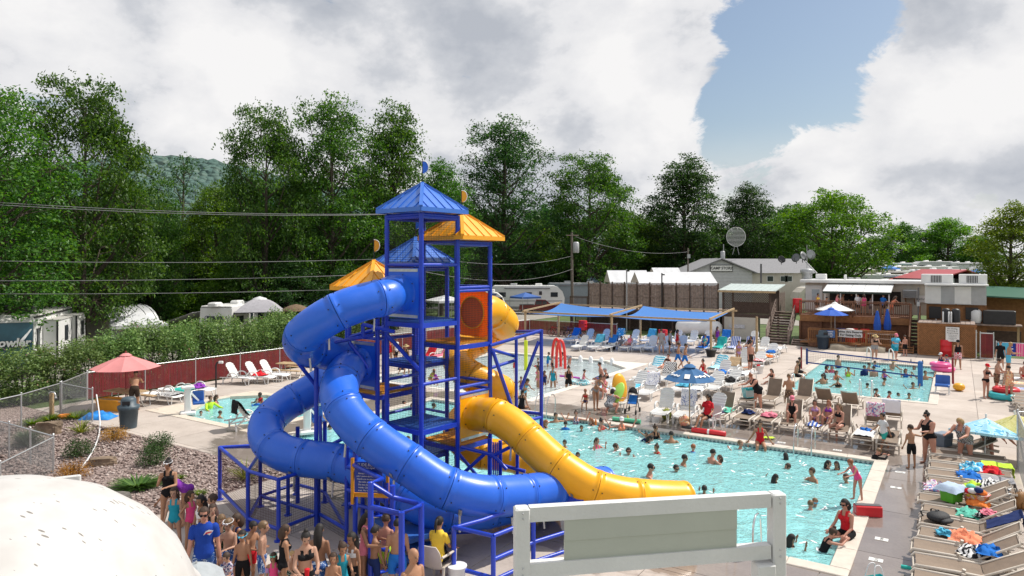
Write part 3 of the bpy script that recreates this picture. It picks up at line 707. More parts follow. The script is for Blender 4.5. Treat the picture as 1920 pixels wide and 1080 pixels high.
pipe([P(919,655,18.2),P(965,668,19.0)]);pipe([P(920,690,18.2),P(965,676,19.0)]);pipe([P(1015,782,18.6),P(985,790,18.1)]);pipe([P(1015,776,18.6),P(975,772,18.9)])
pipe([P(865,838,17.0),P(921,852,16.9)]);pipe([P(921,856,16.9),P(957,838,16.7)]);post(918,822,16.95,.05);post(938,826,17.3,.05);pipe([P(868,888,17.1),P(910,850,16.95)]);pipe([P(921,850,16.9),P(950,880,16.7)])
post(970,848,17.4,.045);post(1083,918,15.8,.05);post(1180,955,15.8,.05);pipe([P(940,872,17.5),P(985,884,17.3)])
for i in range(5):
 q=P(925+i*3.6,832,17.05);m=MB();m.box((q.x,q.y,1.15),(.035,.02,1.4));tob(m,'ladder_slat',BLUE_P)
q=P(1062,935,15.6);m=MB();m.prism([(-.45,-.35),(.35,-.35),(.45,.1),(.2,.3),(-.4,.18)],-.02,.02,M4=Matrix(((.86,0,.5),(-.5,0,.86),(0,1,0))),off=q);tob(m,'side_plate',BLUE_P)
tz=[post(695,904,12.8),post(736,910,13.4),post(753,960,12.1),post(790,942,12.9)]
pipe([P(695,950,12.8),P(753,964,12.1),P(790,946,12.9),P(736,932,13.4),P(695,906,12.8),P(716,898,13.6)],.05)
pipe([P(695,1022,12.8),P(736,1035,13.4)]);pipe([P(695,1078,12.8),P(738,1066,13.4),P(752,1074,12.1)]);pipe([P(660,870,14.9),P(716,898,13.6)]);pipe([P(736,1018,13.4),P(770,1030,14.5)])
post(666,828,14.9,.055);post(725,905,14.8,.05);post(680,880,15.4,.05);pipe([P(652,876,15.4),P(664,878,14.9),P(705,890,14.6)]);pipe([P(652,918,15.4),P(722,938,14.8)]);pipe([P(655,944,15.4),P(724,960,14.9)])
m=MB();q=P(790,1000,15.2);m.box((q.x,q.y,.55),(1.5,1.5,.1),.7);tob(m,'landing',BLUE_F)
for i in range(3):
 m=MB();q=P(760+0,1000,14.2+.25*i);m.box((q.x+.05*i,q.y,.16+.16*i),(1.2,.3,.05),.15);tob(m,'stair_tread',BLUE_F)
q=P(835,975,15.4);m=MB();m.box((q.x,q.y,.75),(1.4,.05,1.1),.1);tob(m,'shield_panel',BLUE_P)
q=P(691,895,14.75);sb=MB();sb.box((q.x,q.y,q.z),(.62,.03,.66),-.12);so=tob(sb,'rules_board',plastic('sign_blue',(.02,.05,.33),.4),'blue board of slide rules in white lettering')
m=MB()
for dx in(-.36,.40):m.box((q.x+dx,q.y+.06,q.z-.1),(.06,.06,1.0),-.12)
m.box((q.x+.02,q.y+.06,q.z-.40),(.8,.06,.09),-.12);m.obj('board_frame',YEL_F,so)
WHITE=mat('white_lettering',(.82,.82,.82),.5,.04)
for i,(tx,sz)in enumerate((('SLIDE RULES',.085),('Wait for signal',.05),('',.05),('Always ride feet first,',.05),('only 1 person down the slide.',.042),('Hands are to stay inside',.05),('the tube at all times.',.05),('Do not climb or stop',.05),('inside. Clear the exit',.05),('area. No loose items.',.05))):
 if tx:text_obj('lettering',tx,sz,WHITE,so,(q.x-.01+.006*0,q.y-.022,q.z+.27-i*.061),(RAD(90),0,-.12))
cage=thing('pipe_barrier','blue pipe queue cages with netting at the foot of the slide tower','barrier',(-5.8,16.8,0))
CL=-Vector(cage.location)
def cob(mb,name,mats):return mb.obj(name,mats,cage,CL)
g={'1':G(412,937),'3':G(465,994),'4':G(522,1015),'a':G(488,950),'b':G(540,966),'c':G(597,984),'d':G(555,927),'e':G(609,942),'f':G(650,1016)}
for k,p in g.items():
 m=MB();ht=1.42 if k!='f' else 2.65;m.tube([p,p+Vector((0,0,ht))],.05,9);m.tube([p,p+Vector((0,0,.02))],.1,9);cob(m,'post',BLUE_P)
up=Vector((0,0,1))
for zz,prs in((1.40,('13','34','4c','3a','ab','bc','cf','1d','de','ad','be')),(.28,('13','34','4c','cf','3a','ab','bc','ad','de','ef'))):
 for p in prs:
  m=MB();m.tube([g[p[0]]+up*zz,g[p[1]]+up*zz],.043,8);cob(m,'rail',BLUE_P)
m=MB();m.tube([g['1']+up*1.40,P(447,838,18.9),P(476,838,18.4)],.043,8);cob(m,'rail',BLUE_P)
REDNET=mat('dark_red_netting',(.10,.03,.035),.8,.1)
for p in('13','34','4c','cf','3a','ab'):
 m=MB();e=g[p[1]]-g[p[0]];net(m,g[p[0]]+up*.05,e,up*1.34,int(e.length/.06),22,.005);stuff(cob(m,'safety_net',REDNET if p in('13','34')else BLACKNET))
bar=thing('pipe_railing','blue pipe handrail beside the landing near the white platform rail','railing',(0,13.6,0));BLc=-Vector(bar.location)
def zp(px,py,z):return P(px,py,(H-z)*F/(py-HY))
q1,q2,q3,q4=zp(851,988,1.1),zp(925,1005,1.1),zp(1000,975,1.1),zp(1070,955,1.1)
for p in(q1,q2,q3,q4):
 m=MB();m.tube([(p.x,p.y,0),p],.048,9);m.obj('post',BLUE_P,bar,BLc)
for s in([q1,q2],[q2,q3,q4],[q2-up*.45,q3-up*.45,q4-up*.45],[q2-up*.85,q3-up*.85,q4-up*.85],[q1-up*.8,q2-up*.8],[q1+Vector((0,0,-.02)),zp(905,975,1.1),zp(958,955,1.1)]):
 m=MB();m.tube(s,.043,8);m.obj('rail',BLUE_P,bar,BLc)
def leaf_material(name,dark,mid,light,transl=0.38):
 if name in _M:return _M[name]
 m=bpy.data.materials.new(name);m.use_nodes=True;N,L=m.node_tree.nodes,m.node_tree.links;N.clear();_M[name]=m
 out=N.new('ShaderNodeOutputMaterial');g=N.new('ShaderNodeNewGeometry');oi=N.new('ShaderNodeObjectInfo')
 c=ramp_node(N,L,g.outputs['Random Per Island'],[(0,dark),(0.5,mid),(1,light)])
 hs=N.new('ShaderNodeHueSaturation');L.new(c,hs.inputs['Color'])
 for sock,lo,hi in(('Hue',.488,.512),('Value',.82,1.2)):
  mr=N.new('ShaderNodeMapRange');mr.inputs['To Min'].default_value=lo;mr.inputs['To Max'].default_value=hi;L.new(oi.outputs['Random'],mr.inputs['Value']);L.new(mr.outputs[0],hs.inputs[sock])
 b=N.new('ShaderNodeBsdfPrincipled');b.inputs['Roughness'].default_value=0.5;b.inputs['Specular IOR Level'].default_value=0.35;L.new(hs.outputs[0],b.inputs['Base Color'])
 t=N.new('ShaderNodeBsdfTranslucent');h2=N.new('ShaderNodeHueSaturation');h2.inputs['Hue'].default_value=.485;h2.inputs['Saturation'].default_value=1.15;h2.inputs['Value'].default_value=1.5;L.new(hs.outputs[0],h2.inputs['Color']);L.new(h2.outputs[0],t.inputs[0])
 mx=N.new('ShaderNodeMixShader');mx.inputs[0].default_value=transl;L.new(b.outputs[0],mx.inputs[1]);L.new(t.outputs[0],mx.inputs[2]);L.new(mx.outputs[0],out.inputs['Surface']);return m
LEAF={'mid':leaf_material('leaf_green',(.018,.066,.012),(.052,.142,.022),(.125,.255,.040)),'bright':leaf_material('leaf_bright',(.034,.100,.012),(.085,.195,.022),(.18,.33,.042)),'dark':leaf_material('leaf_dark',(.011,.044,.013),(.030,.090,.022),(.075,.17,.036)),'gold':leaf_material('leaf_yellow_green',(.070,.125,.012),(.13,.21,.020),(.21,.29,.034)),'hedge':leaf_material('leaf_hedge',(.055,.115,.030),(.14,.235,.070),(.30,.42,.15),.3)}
BARK=mat('bark',(0.075,0.058,0.045),0.9,0.35,7,bump=0.8,bscale=26)
def leaf_quads(cent,size,rg,up=0.55,spray=None):
 n=len(cent);nrm=rg.normal(0,1,(n,3));nrm[:,2]=np.abs(nrm[:,2])*(1+up)+up*.4;nrm/=np.linalg.norm(nrm,axis=1)[:,None]
 t=rg.normal(0,1,(n,3))
 if spray is not None:t=t*.7+spray
 t-=nrm*(t*nrm).sum(1)[:,None];t/=np.linalg.norm(t,axis=1)[:,None]+1e-9;s=np.cross(nrm,t)
 l=size*rg.uniform(.65,1.3,n)[:,None];w=l*rg.uniform(.38,.62,n)[:,None]
 V=np.stack([cent-t*l*.5,cent+s*w*.5+nrm*l*.10,cent+t*l*.55-nrm*l*.08,cent-s*w*.5+nrm*l*.10],1)
 return V.reshape(-1,3)
def quads_mesh(name,V):n=len(V)//4;return np_mesh(name,V,np.arange(4*n).reshape(-1,4),4)
def make_tree_meshes(seed,h,w,base,style,n_lobes,per_lobe,leaves,leaf=.24,lobe_r=.24):
 rg=np.random.default_rng(seed);mb=MB();R=w/2
 zc0,zc1=h*base,h
 lean=rg.normal(0,.02,2)*h
 tp=[Vector((lean[0]*t+.12*math.sin(3*t+seed),lean[1]*t+.10*math.cos(4*t+seed),h*.86*t))for t in np.linspace(0,1,9)]
 r0=.022*h;mb.tube(tp,[r0*(1.35 if i==0 else 1.0)*(1-i/8.6)**.9+.02 for i in range(9)],9)
 lobes=[]
 for i in range(n_lobes):
  t=(i+.5)/n_lobes;ang=i*2.39996+rg.normal(0,.35)
  if style=='spread':prof=math.sin(math.pi*min(1,.16+.80*t))**.55
  elif style=='vase':prof=(.45+.75*t)if t<.62 else math.sqrt(max(.02,1-((t-.62)/.40)**2))*.93
  elif style=='cone':prof=(1-t)**.8+.05
  else:prof=math.sin(math.pi*(.14+.84*t))**.72
  rr=R*prof*rg.uniform(.30,1.0)**.5*rg.uniform(.78,1.16);lr=h*lobe_r*rg.uniform(.42,1.0)*(.75 if style=='sparse' else 1)*.5
  rr=max(0,rr-lr*.45)
  c=Vector((rr*math.cos(ang),rr*math.sin(ang),zc0+(zc1-zc0)*t*.94+rg.normal(0,.02)*h-lr*.3));lobes.append((c,lr,rr/max(.1,R)))
 L_=[]
 for c,lr,out in lobes:
  tz=max(h*base*.6,c.z-lr*.5-Vector((c.x,c.y)).length*rg.uniform(.55,.95));tt=min(.98,tz/(h*.86));k=tt*8;i0=min(7,int(k));s=tp[i0].lerp(tp[i0+1],k-i0)
  mid=s.lerp(c,.5)+Vector((rg.normal(0,.25),rg.normal(0,.25),-.10*(c-s).length+rg.normal(0,.2)))
  rb=max(.035,.34*r0*(1-tt)+.05);mb.tube([s,s.lerp(mid,.5),mid,mid.lerp(c,.6),c+(c-mid).normalized()*lr*.5],[rb,rb*.85,rb*.65,rb*.4,.012],6)
  for j in range(per_lobe):
   v=rg.normal(0,1,3);v/=np.linalg.norm(v);rad=rg.uniform(.25,1.0)**.45
   cc=np.array(c)+v*lr*rad*np.array([1.12,1.12,.80])
   if j%4==0:mb.tube([c.lerp(mid,rg.uniform(0,.35)),Vector(cc)],[.03,.008],4,caps=False)
   n=int(leaves*rg.uniform(.55,1.35));outv=v*np.array([1,1,.45]);sp=rg.uniform(.35,.62)*(h/14)**.4
   P_=cc+rg.normal(0,1,(n,3))*np.array([sp,sp,sp*.42])*.8+outv*rg.uniform(0,.5,(n,1))
   P_[:,2]-=.18*(((P_[:,:2]-cc[:2])**2).sum(1))
   L_.append(leaf_quads(P_,leaf,rg,.5,outv))
 V=np.concatenate(L_);return mb.mesh('trunk'),quads_mesh('crown',V)
TREES={}
for key,args in{'oval':(11,15,9.5,.18,'oval',44,18,38),'oval2':(23,16,8.2,.16,'oval',46,17,38),'spread':(5,14,12,.22,'spread',46,19,40),'tall':(31,18,9.5,.20,'spread',50,17,38),'vase':(43,12,12,.12,'vase',54,19,36),'sparse':(57,14,7,.3,'sparse',24,7,18),'round':(71,10,10,.10,'oval',42,18,38)}.items():
 TREES[key]=make_tree_meshes(*args)+(args[1],args[2])
WHERE=((110,'above the teal fronted camper'),(320,'above the peaked white canopy'),(470,'behind the white camper'),(590,'above the thatched umbrella'),(720,'behind the upper blue tube'),(860,'behind the tower roofs'),(1010,'behind the rounded trailer'),(1150,'behind the utility pole'),(1260,'behind the white tents'),(1420,'behind the camp store gable'),(1560,'behind the dish cluster'),(9999,'beyond the snack trailer'))
WH=lambda px:next(w for x,w in WHERE if px<x)
TI={'mid':'mid green','bright':'bright green','dark':'dark green','gold':'yellow green'}
def tree(px,top,d,wpx,key,tint,label,group,rz=None,sink=0.0):
 tm,cm,h0,w0=TREES[key];hh=H+(HY-top)/F*d;ww=wpx/F*d
 x=(px-PX0)*d/F;t=thing('tree',label,'tree',(x,d,-.05),rnd.uniform(0,6.28)if rz is None else rz,group)
 t.scale=(ww/w0,ww/w0,hh/h0)
 link('trunk',tm,BARK,t);c=link('crown',cm,LEAF['mid'],t)
 slotmat(c,0,LEAF[tint]);return t
FRONT=[(-25,135,38,280,'tall','mid','bright green tree cut by the picture edge above the grey trailer'),(158,150,46,275,'spread','mid','tall open crowned tree rising over the hedge and grey trailer'),(345,275,72,120,'sparse','dark','thin half bare tree in front of the wooded hill'),(500,200,58,205,'spread','mid','tall tree with arching limbs to the side of the hill gap'),(622,170,61,185,'tall','mid','tallest tree straight behind the low orange tower roof'),(738,184,66,160,'oval2','mid','tall narrow tree behind the highest blue flag'),(828,292,84,135,'oval','mid','lower tree just behind the tower flags'),(945,214,102,185,'tall','dark','dark pointed tall tree beside the orange roof, behind the red pickup'),(1105,290,104,205,'spread','mid','broad crowned tree behind the utility pole'),(1285,286,108,160,'oval2','dark','dark tall tree between the utility pole and the camp store'),(1402,338,112,130,'oval','dark','slender dark tree behind the round grid antenna'),(1560,354,104,235,'vase','bright','wide fan shaped green tree behind the camp store roof'),(1692,414,185,105,'round','mid','small round tree right of the fan shaped tree'),(1778,406,180,150,'round','bright','large rounded bright tree over the rows of camper roofs'),(1902,372,58,170,'oval','gold','yellow green tree at the far side beside the red roofs')]
for t in FRONT:tree(*t[:7],None)
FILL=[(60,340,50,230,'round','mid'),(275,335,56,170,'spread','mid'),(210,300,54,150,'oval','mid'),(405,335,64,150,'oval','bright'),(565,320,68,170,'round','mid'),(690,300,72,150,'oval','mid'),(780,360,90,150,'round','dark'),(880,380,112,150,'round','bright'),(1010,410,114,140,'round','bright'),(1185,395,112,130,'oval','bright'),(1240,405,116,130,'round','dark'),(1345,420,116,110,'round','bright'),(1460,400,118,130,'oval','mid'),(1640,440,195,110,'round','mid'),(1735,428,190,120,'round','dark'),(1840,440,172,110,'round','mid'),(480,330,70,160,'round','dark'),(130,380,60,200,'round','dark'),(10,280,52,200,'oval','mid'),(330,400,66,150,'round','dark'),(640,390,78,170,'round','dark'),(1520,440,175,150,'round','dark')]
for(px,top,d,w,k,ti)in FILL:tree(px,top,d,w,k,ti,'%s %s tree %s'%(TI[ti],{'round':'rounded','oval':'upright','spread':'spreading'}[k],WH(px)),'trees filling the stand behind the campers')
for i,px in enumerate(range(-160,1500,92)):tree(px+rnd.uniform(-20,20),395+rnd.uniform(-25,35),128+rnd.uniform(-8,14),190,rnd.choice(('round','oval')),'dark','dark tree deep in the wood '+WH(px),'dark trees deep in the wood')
for(px,top,d,w,ti)in((432,492,60,120,'bright'),(310,500,60,110,'bright'),(120,470,62,150,'dark'),(235,470,60,150,'dark'),(545,480,56,150,'dark'),(690,470,62,150,'dark'),(985,470,108,130,'dark'),(1090,460,110,130,'dark'),(1200,440,112,150,'bright'),(1330,462,110,90,'bright'),(20,480,58,150,'dark'),(360,505,64,110,'dark'),(640,500,56,90,'dark')):
 tree(px,top,d,w,'round',ti,'low %s understory tree %s'%(TI[ti],WH(px)),'low trees under the tall crowns')
def hill():
 def fn(s,q):
  x=-760+900*s;y=520+320*q;e=math.exp(-((x+370)/190)**2)*116+math.exp(-((x+100)/160)**2)*60+math.exp(-((x+640)/160)**2)*84
  z=e*min(1,q*1.6)**.8*(1 if q<.9 else(1-q)*10)+5.0*mnoise.noise((x*.05,y*.05,0))+3.4*mnoise.noise((x*.15,y*.15,4))*min(1,q*4)-3
  return(x,y,z)
 m=MB();m.grid(150,60,fn);return m
HILLM,N_,L_n,b_n=new_mat('hazed_hill_forest');b_n.inputs['Roughness'].default_value=1.0;b_n.inputs['Specular IOR Level'].default_value=0.0
tc_=N_.new('ShaderNodeTexCoord');v_=N_.new('ShaderNodeTexVoronoi');v_.inputs['Scale'].default_value=.16;L_n.new(tc_.outputs['Object'],v_.inputs['Vector'])
L_n.new(ramp_node(N_,L_n,v_.outputs['Color'],[(0,(.075,.125,.115)),(.5,(.105,.165,.145)),(1,(.145,.20,.17))]),b_n.inputs['Base Color'])  # distance haze is mixed into these pale blue-green base colours
bp_=N_.new('ShaderNodeBump');bp_.inputs['Strength'].default_value=1;bp_.inputs['Distance'].default_value=6;bp_.invert=True;L_n.new(v_.outputs['Distance'],bp_.inputs['Height']);L_n.new(bp_.outputs[0],b_n.inputs['Normal'])
struct(hill().obj('hill',HILLM))
FLOWER=mat('dusty_pink_blossom',(0.46,0.20,0.20),0.7,0.3,3)
def shrub_mesh(seed,w,h,d,n,leaf,flowers=0):
 rg=np.random.default_rng(seed);nc=n//26;c=[]
 for _ in range(nc):
  v=rg.normal(0,1,3);v/=np.linalg.norm(v);v=np.sign(v)*np.abs(v)**.7
  c.append(np.array([v[0]*w/2,v[1]*d/2,h*.52+v[2]*h*.44])*np.array([1,1,1])*rg.uniform(.82,1.06))
 c=np.array(c);c[:,2]=np.clip(c[:,2],.15,None)
 P_=np.repeat(c,26,0)+rg.normal(0,1,(nc*26,3))*np.array([.17,.17,.15])*(w/1.8)**.5
 Vv=leaf_quads(P_,leaf,rg,.35);mi=np.zeros(len(P_),np.int32)
 if flowers:
  f=np.array(c)[rg.integers(0,nc,flowers)];f=f+rg.normal(0,.16,f.shape)+np.array([0,0,.08]);f=np.repeat(f,3,0)+rg.normal(0,.02,(flowers*3,3))
  Vv=np.concatenate([Vv,leaf_quads(f,leaf*.62,rg,.6)]);mi=np.concatenate([mi,np.ones(len(f),np.int32)])
 k=len(Vv)//4;return np_mesh('foliage',Vv,np.arange(4*k).reshape(-1,4),4,mi)
def stems_mesh(seed,w,h,n=9):
 r=random.Random(seed);m=MB()
 for _ in range(n):
  a=r.uniform(0,6.28);x,y=.12*math.cos(a),.12*math.sin(a);e=Vector((w*.38*math.cos(a)*r.uniform(.4,1),w*.3*math.sin(a),h*.7));m.tube([(x,y,0),Vector((x,y,0)).lerp(e,.5)+Vector((0,0,.2)),e],[.03,.024,.01],5)
 return m.mesh('stem')
HV=[(shrub_mesh(100+i,1.95,3.05,1.9,6200,.125,60 if i!=1 else 20),stems_mesh(i,1.9,3.0))for i in range(4)]
for i in range(17):
 v=13.6-i*1.42;fm,sm_=HV[i%4];s=rnd.uniform(.93,1.08)
 t=thing('hedge_shrub','tall flowering shrub in the green hedge behind the red fence','shrub',UV(33.4+rnd.uniform(-.15,.15),v,-.05),rnd.uniform(0,6.28),'shrubs in the long flowering hedge')
 t.scale=(s,s,s*(1.03 if i>4 else.84))
 f=link('foliage',fm,[LEAF['hedge'],FLOWER],t);link('stem',sm_,BARK,t)
def plant(name,label,px,py,mesh,ms,sc=1.0,extra=None,cat='shrub',group=None):
 t=thing(name,label,cat,G(px,py),rnd.uniform(0,6.28),group);t.scale=(sc,sc,sc);link('foliage',mesh,ms,t)
 link('stem',stems_mesh(px,.3,.35,5),BARK,t);return t
bx=shrub_mesh(201,.62,.5,.6,1900,.05);gd=shrub_mesh(202,.75,.34,.6,2100,.04)
BOX=leaf_material('leaf_boxwood',(.016,.05,.012),(.034,.09,.018),(.07,.14,.03),.2);GOLD=leaf_material('leaf_golden_barberry',(.26,.13,.015),(.40,.21,.022),(.52,.30,.04),.25)
for px,py,sc,lb in((147,856,1.0,'dark green boxwood left of the white hose'),(297,845,1.05,'dark green boxwood nearest the concrete edge of the gravel bed'),(286,872,1.0,'dark green boxwood above the spreading juniper')):plant('boxwood_shrub',lb,px,py,bx,BOX,sc)
for px,py,sc,lb in((214,825,1.0,'golden orange mound shrub near the trash can'),(140,894,1.0,'golden orange mound shrub where the white hose ends')):plant('golden_shrub',lb,px,py,gd,GOLD,sc)
def spiky(seed,n,l,w,up=.9):
 r=random.Random(seed);m=MB()
 for i in range(n):
  a=r.uniform(0,6.28);t=r.uniform(.25,1)*up;ln=l*r.uniform(.7,1.1);dx,dy=math.cos(a),math.sin(a);k=Vector((-dy,dx,0))*w
  p0=Vector((dx*.04,dy*.04,0));p1=p0+Vector((dx*(1.25-t),dy*(1.25-t),t)).normalized()*ln*.6;p2=p1+Vector((dx*(1.35-t),dy*(1.35-t),t*.45)).normalized()*ln*.45
  m.add([p0-k,p0+k,p1+k*.8,p1-k*.8,p2],[(0,1,2,3),(3,2,4)])
 return m.mesh('foliage')
YUC=leaf_material('leaf_yucca',(.10,.15,.02),(.20,.24,.035),(.34,.36,.08),.2);JUN=leaf_material('leaf_juniper',(.03,.085,.014),(.06,.14,.02),(.10,.19,.03),.2)
for px,py,lb in((152,812,'spiky yellow green yucca beside the brown boulder'),(460,898,'spiky yellow green yucca behind the blue pipe cage')):
 t=thing('yucca',lb,'plant',G(px,py),0);link('foliage',spiky(px,70,.62,.018),YUC,t)
t=thing('juniper','spreading bright green juniper in the gravel by the standing woman','shrub',G(258,915),.4);link('foliage',spiky(3,420,.62,.022,.55),JUN,t);t.scale=(1.25,1.0,.95)
t=thing('pine_shrub','soft grey green pine shrub behind the chain link gate','shrub',G(50,836),0);link('foliage',spiky(9,500,.7,.012,1.0),leaf_material('leaf_pine',(.035,.075,.03),(.07,.12,.05),(.12,.17,.08),.2),t)
tuft=spiky(12,160,.34,.012,.8)
for i,(px,py,sc,lb)in enumerate(((95,788,1.5,'grass clump at the foot of the wooden shower post'),(142,784,1.5,'grass clump behind the orange float ring'),(160,778,1.3,'grass clump beside the blue tarp'),(60,796,1.4,'grass clump under the chain link fence'),(374,927,.7,'small weed by the bending woman'),(337,897,.6,'small weed in the gravel behind the standing woman'),(1846,672,2.2,'weeds growing beside the dark red gate'))):
 t=thing('grass_clump',lb,'grass',G(px,py),i);link('foliage',tuft,LEAF['gold'],t);t.scale=(sc,sc,sc*.7)
def rock_mesh(seed,d):
 r=random.Random(seed);bm=bmesh.new();bmesh.ops.create_cube(bm,size=1);bmesh.ops.subdivide_edges(bm,edges=bm.edges,cuts=4,use_grid_fill=True)
 for v in bm.verts:
  q=v.co.copy();n=mnoise.noise(q*1.7+Vector((seed,0,0)));n2=mnoise.noise(q*5+Vector((0,seed,0)));k=1+.20*n+.09*n2-.16*(abs(q.x)>.49)*(abs(q.y)>.49)-.1*(q.z>.49)*(abs(q.x)>.4)
  v.co=Vector((q.x*k*d[0],q.y*k*d[1],(q.z*(1+.12*round(n2*3))*(1+.1*n)+.45)*d[2]))
 me=bpy.data.meshes.new('rock');bm.to_mesh(me);bm.free();return me
ROCK=mat('brown_rock',(.20,.145,.10),.85,.45,3.2,bump=1.0,bscale=11);ROCK2=mat('grey_rock',(.15,.135,.12),.85,.4,3.5,bump=1.0,bscale=12)
for i,(px,py,d,rz,mt,lb)in enumerate(((90,812,(.85,.5,.42),.25,ROCK,'brown layered boulder above the chain link gate post'),(192,872,(.78,.36,.24),.35,ROCK,'flat brown rock beside the white hose'),(208,953,(.95,.62,.36),-.1,ROCK2,'dark grey slab rock half hidden by the white dome'),(105,812,(.3,.3,.3),1,ROCK,'small brown rock leaning on the layered boulder'))):
 p=G(px,py);tag(link('boulder',rock_mesh(i+1,d),mt,None,p,rz),lb,'rock')
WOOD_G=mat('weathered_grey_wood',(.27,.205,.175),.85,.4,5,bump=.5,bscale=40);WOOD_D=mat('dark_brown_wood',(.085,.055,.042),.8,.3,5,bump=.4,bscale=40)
WOOD_O=mat('orange_stained_wood',(.30,.135,.050),.7,.25,5,bump=.4,bscale=40);WOOD_T=mat('treated_pine',(.42,.30,.17),.75,.22,5,bump=.3,bscale=40);WOOD_R=mat('red_brown_deck_wood',(.19,.085,.045),.75,.28,5,bump=.4,bscale=40)
WHITE_P=mat('white_metal_panel',(.74,.74,.73),.45,.06,2);GREY_P=mat('grey_metal',(.40,.41,.42),.45,.10,2,metal=.3);CREAM=mat('cream_siding',(.56,.52,.45),.6,.08,3)
SIDING=mat('pale_grey_siding',(.50,.51,.52),.65,.08,3);SHING=mat('grey_shingles',(.25,.25,.265),.9,.22,9,bump=.6,bscale=30);TINW=mat('pale_green_tin',(.50,.57,.55),.45,.12,2,metal=.2)
GLASS=mat('dark_window_glass',(.03,.04,.05),.08,.2,2,spec=.8);RED_S=mat('red_vinyl_slat',(.16,.009,.013),.6,.25,3);SHADOWB=mat('painted_recess_shade',(.03,.026,.024),.9,.3,3)  # SHADOWB: near-black colour that paints shade into recesses
CANV=mat('white_canvas',(.60,.61,.63),.8,.06,1.5);WIREM=mat('zinc_wire',(.20,.205,.21),.6,.15,5);RED_B=mat('red_barrel_plastic',(.62,.015,.025),.35,.12,3);BLUE_B=mat('blue_barrel_plastic',(.02,.10,.38),.4,.15,3);TYRE=mat('tyre_rubber',(.02,.02,.02),.85,.2,8)
def T(name,label,cat,loc,rz=0.0,group=None):return thing(name,label,cat,loc,rz,group)
def off(t):return-Vector(t.location)
def chain_fence(name,label,pts,h,wire=True,slats=None,post_every=2.6,st=.075,r=.028,cat='fence'):
 t=T(name,label,cat,pts[0]);o_=off(t);up=Vector((0,0,h));W=MB();S=MB()
 for i in range(len(pts)-1):
  a,b=Vector(pts[i]),Vector(pts[i+1]);e=b-a;n=max(1,round(e.length/post_every))
  for k in range(n+(1 if i==len(pts)-2 else 0)):
   m=MB();p=a+e*(k/n);m.tube([p,p+up+Vector((0,0,.05))],r,8);m.ball(p+up+Vector((0,0,.06)),r*1.2,8,4);m.obj('post',STEEL,t,o_)
  m=MB();m.tube([a+up,b+up],r*.8,7);m.obj('top_rail',STEEL,t,o_)
  if wire:net(W,a+Vector((0,0,.04)),e,Vector((0,0,h-.05)),int(e.length/st),max(2,int(h/st)),.0045,diag=True)
  if slats:
   d=e.normalized();nn=int(e.length/.075);s2=Vector((-d.y,d.x,0))*.012
   for k in range(nn):S.beam(a+d*(k*.075+.037)+s2*rnd.uniform(-.5,.5)+Vector((0,0,.06)),a+d*(k*.075+.037+rnd.uniform(-.006,.006))+s2*rnd.uniform(-.5,.5)+Vector((0,0,h-.05-rnd.uniform(0,.015))),.062,.008,up=s2)
 if wire:stuff(W.obj('wire_mesh',WIREM,t,o_))
 if slats:stuff(S.obj('privacy_slats',slats,t,o_))
 return t
chain_fence('red_slat_fence','dark red slatted chain link fence in front of the flowering hedge',[UV(31.5,8.9),UV(31.5,-20.5)],1.28,slats=RED_S,st=.11)
chain_fence('red_slat_fence','dark red slatted fence with bicycles behind, left of the shade sails',[UV(31.5,-20.5),UV(30.0,-27.6),UV(21.5,-27.6)],1.3,slats=RED_S,st=.14)
cf=[UV(29.3,11.0),UV(27.8,13.0),UV(26.6,15.6),UV(25.6,20)]
chain_fence('chain_link_fence','galvanised chain link fence along the hedge at the gravel bed',cf,1.3)
chain_fence('chain_link_fence','short chain link wing ending beside the blue tarp',[UV(29.25,10.98),UV(26.7,10.95)],1.3,post_every=3)
chain_fence('chain_link_fence','bare chain link stretch joining the corner post to the red slats',[UV(29.4,10.9),UV(31.45,8.95)],1.3,post_every=4)
chain_fence('chain_link_gate','chain link gate panels meeting at a post by the white dome',[G(100,886),G(17,858),G(-60,835)],1.1,post_every=1.9,st=.06)
chain_fence('chain_link_gate','nearer chain link gate wing running off over the dark soil',[G(100,887),TOP(0,868,1.1),TOP(-90,905,1.1)],1.08,post_every=2.2,st=.06)
rf=chain_fence('chain_link_fence','tall steel pipe fence behind the right row of tan loungers',[UV(-3.75,10),UV(-3.75,-1.5),UV(-5.2,-2.4),UV(-7.0,-9)],1.75,post_every=3.0,st=.12)
p0,p1=ONV(1868,668,-29.5),ONV(1960,676,-29.5);p0.z=p1.z=0
chain_fence('chain_link_fence','chain link fence hung with bright towels at the far right',[p0,p1],1.25,st=.1)
p=G(97,783);t=T('shower_post','short wooden post with a silver shower head in the gravel corner','post',p);m=MB();m.bbox((0,0,.5),(.14,.14,1.0));m.obj('timber',WOOD_T,t)
m=MB();m.tube([(-.12,0,1.0),(0,-.02,1.06),(.14,-.05,1.04),(.2,-.06,.92),(.2,-.06,.86)],.03,8);m.lathe([(.03,0),(.07,-.06),(.001,-.07)],10,(.2,-.06,.86));m.obj('shower_head',STEEL,t)
def UVT(name,label,cat,u,v,z=0,group=None):return T(name,label,cat,UV(u,v,z),ANG_U,group)
def balusters(t,x0,x1,y,z0,z1,m_,axis=0,st=.13,w=.04):
 B=MB();n=max(1,int(abs(x1-x0)/st))
 for i in range(n+1):
  x=x0+(x1-x0)*i/n
  c=(x,y,(z0+z1)/2)if axis==0 else(y,x,(z0+z1)/2)
  B.box(c,(w,w,z1-z0))
 stuff(B.obj('balusters',m_,t))
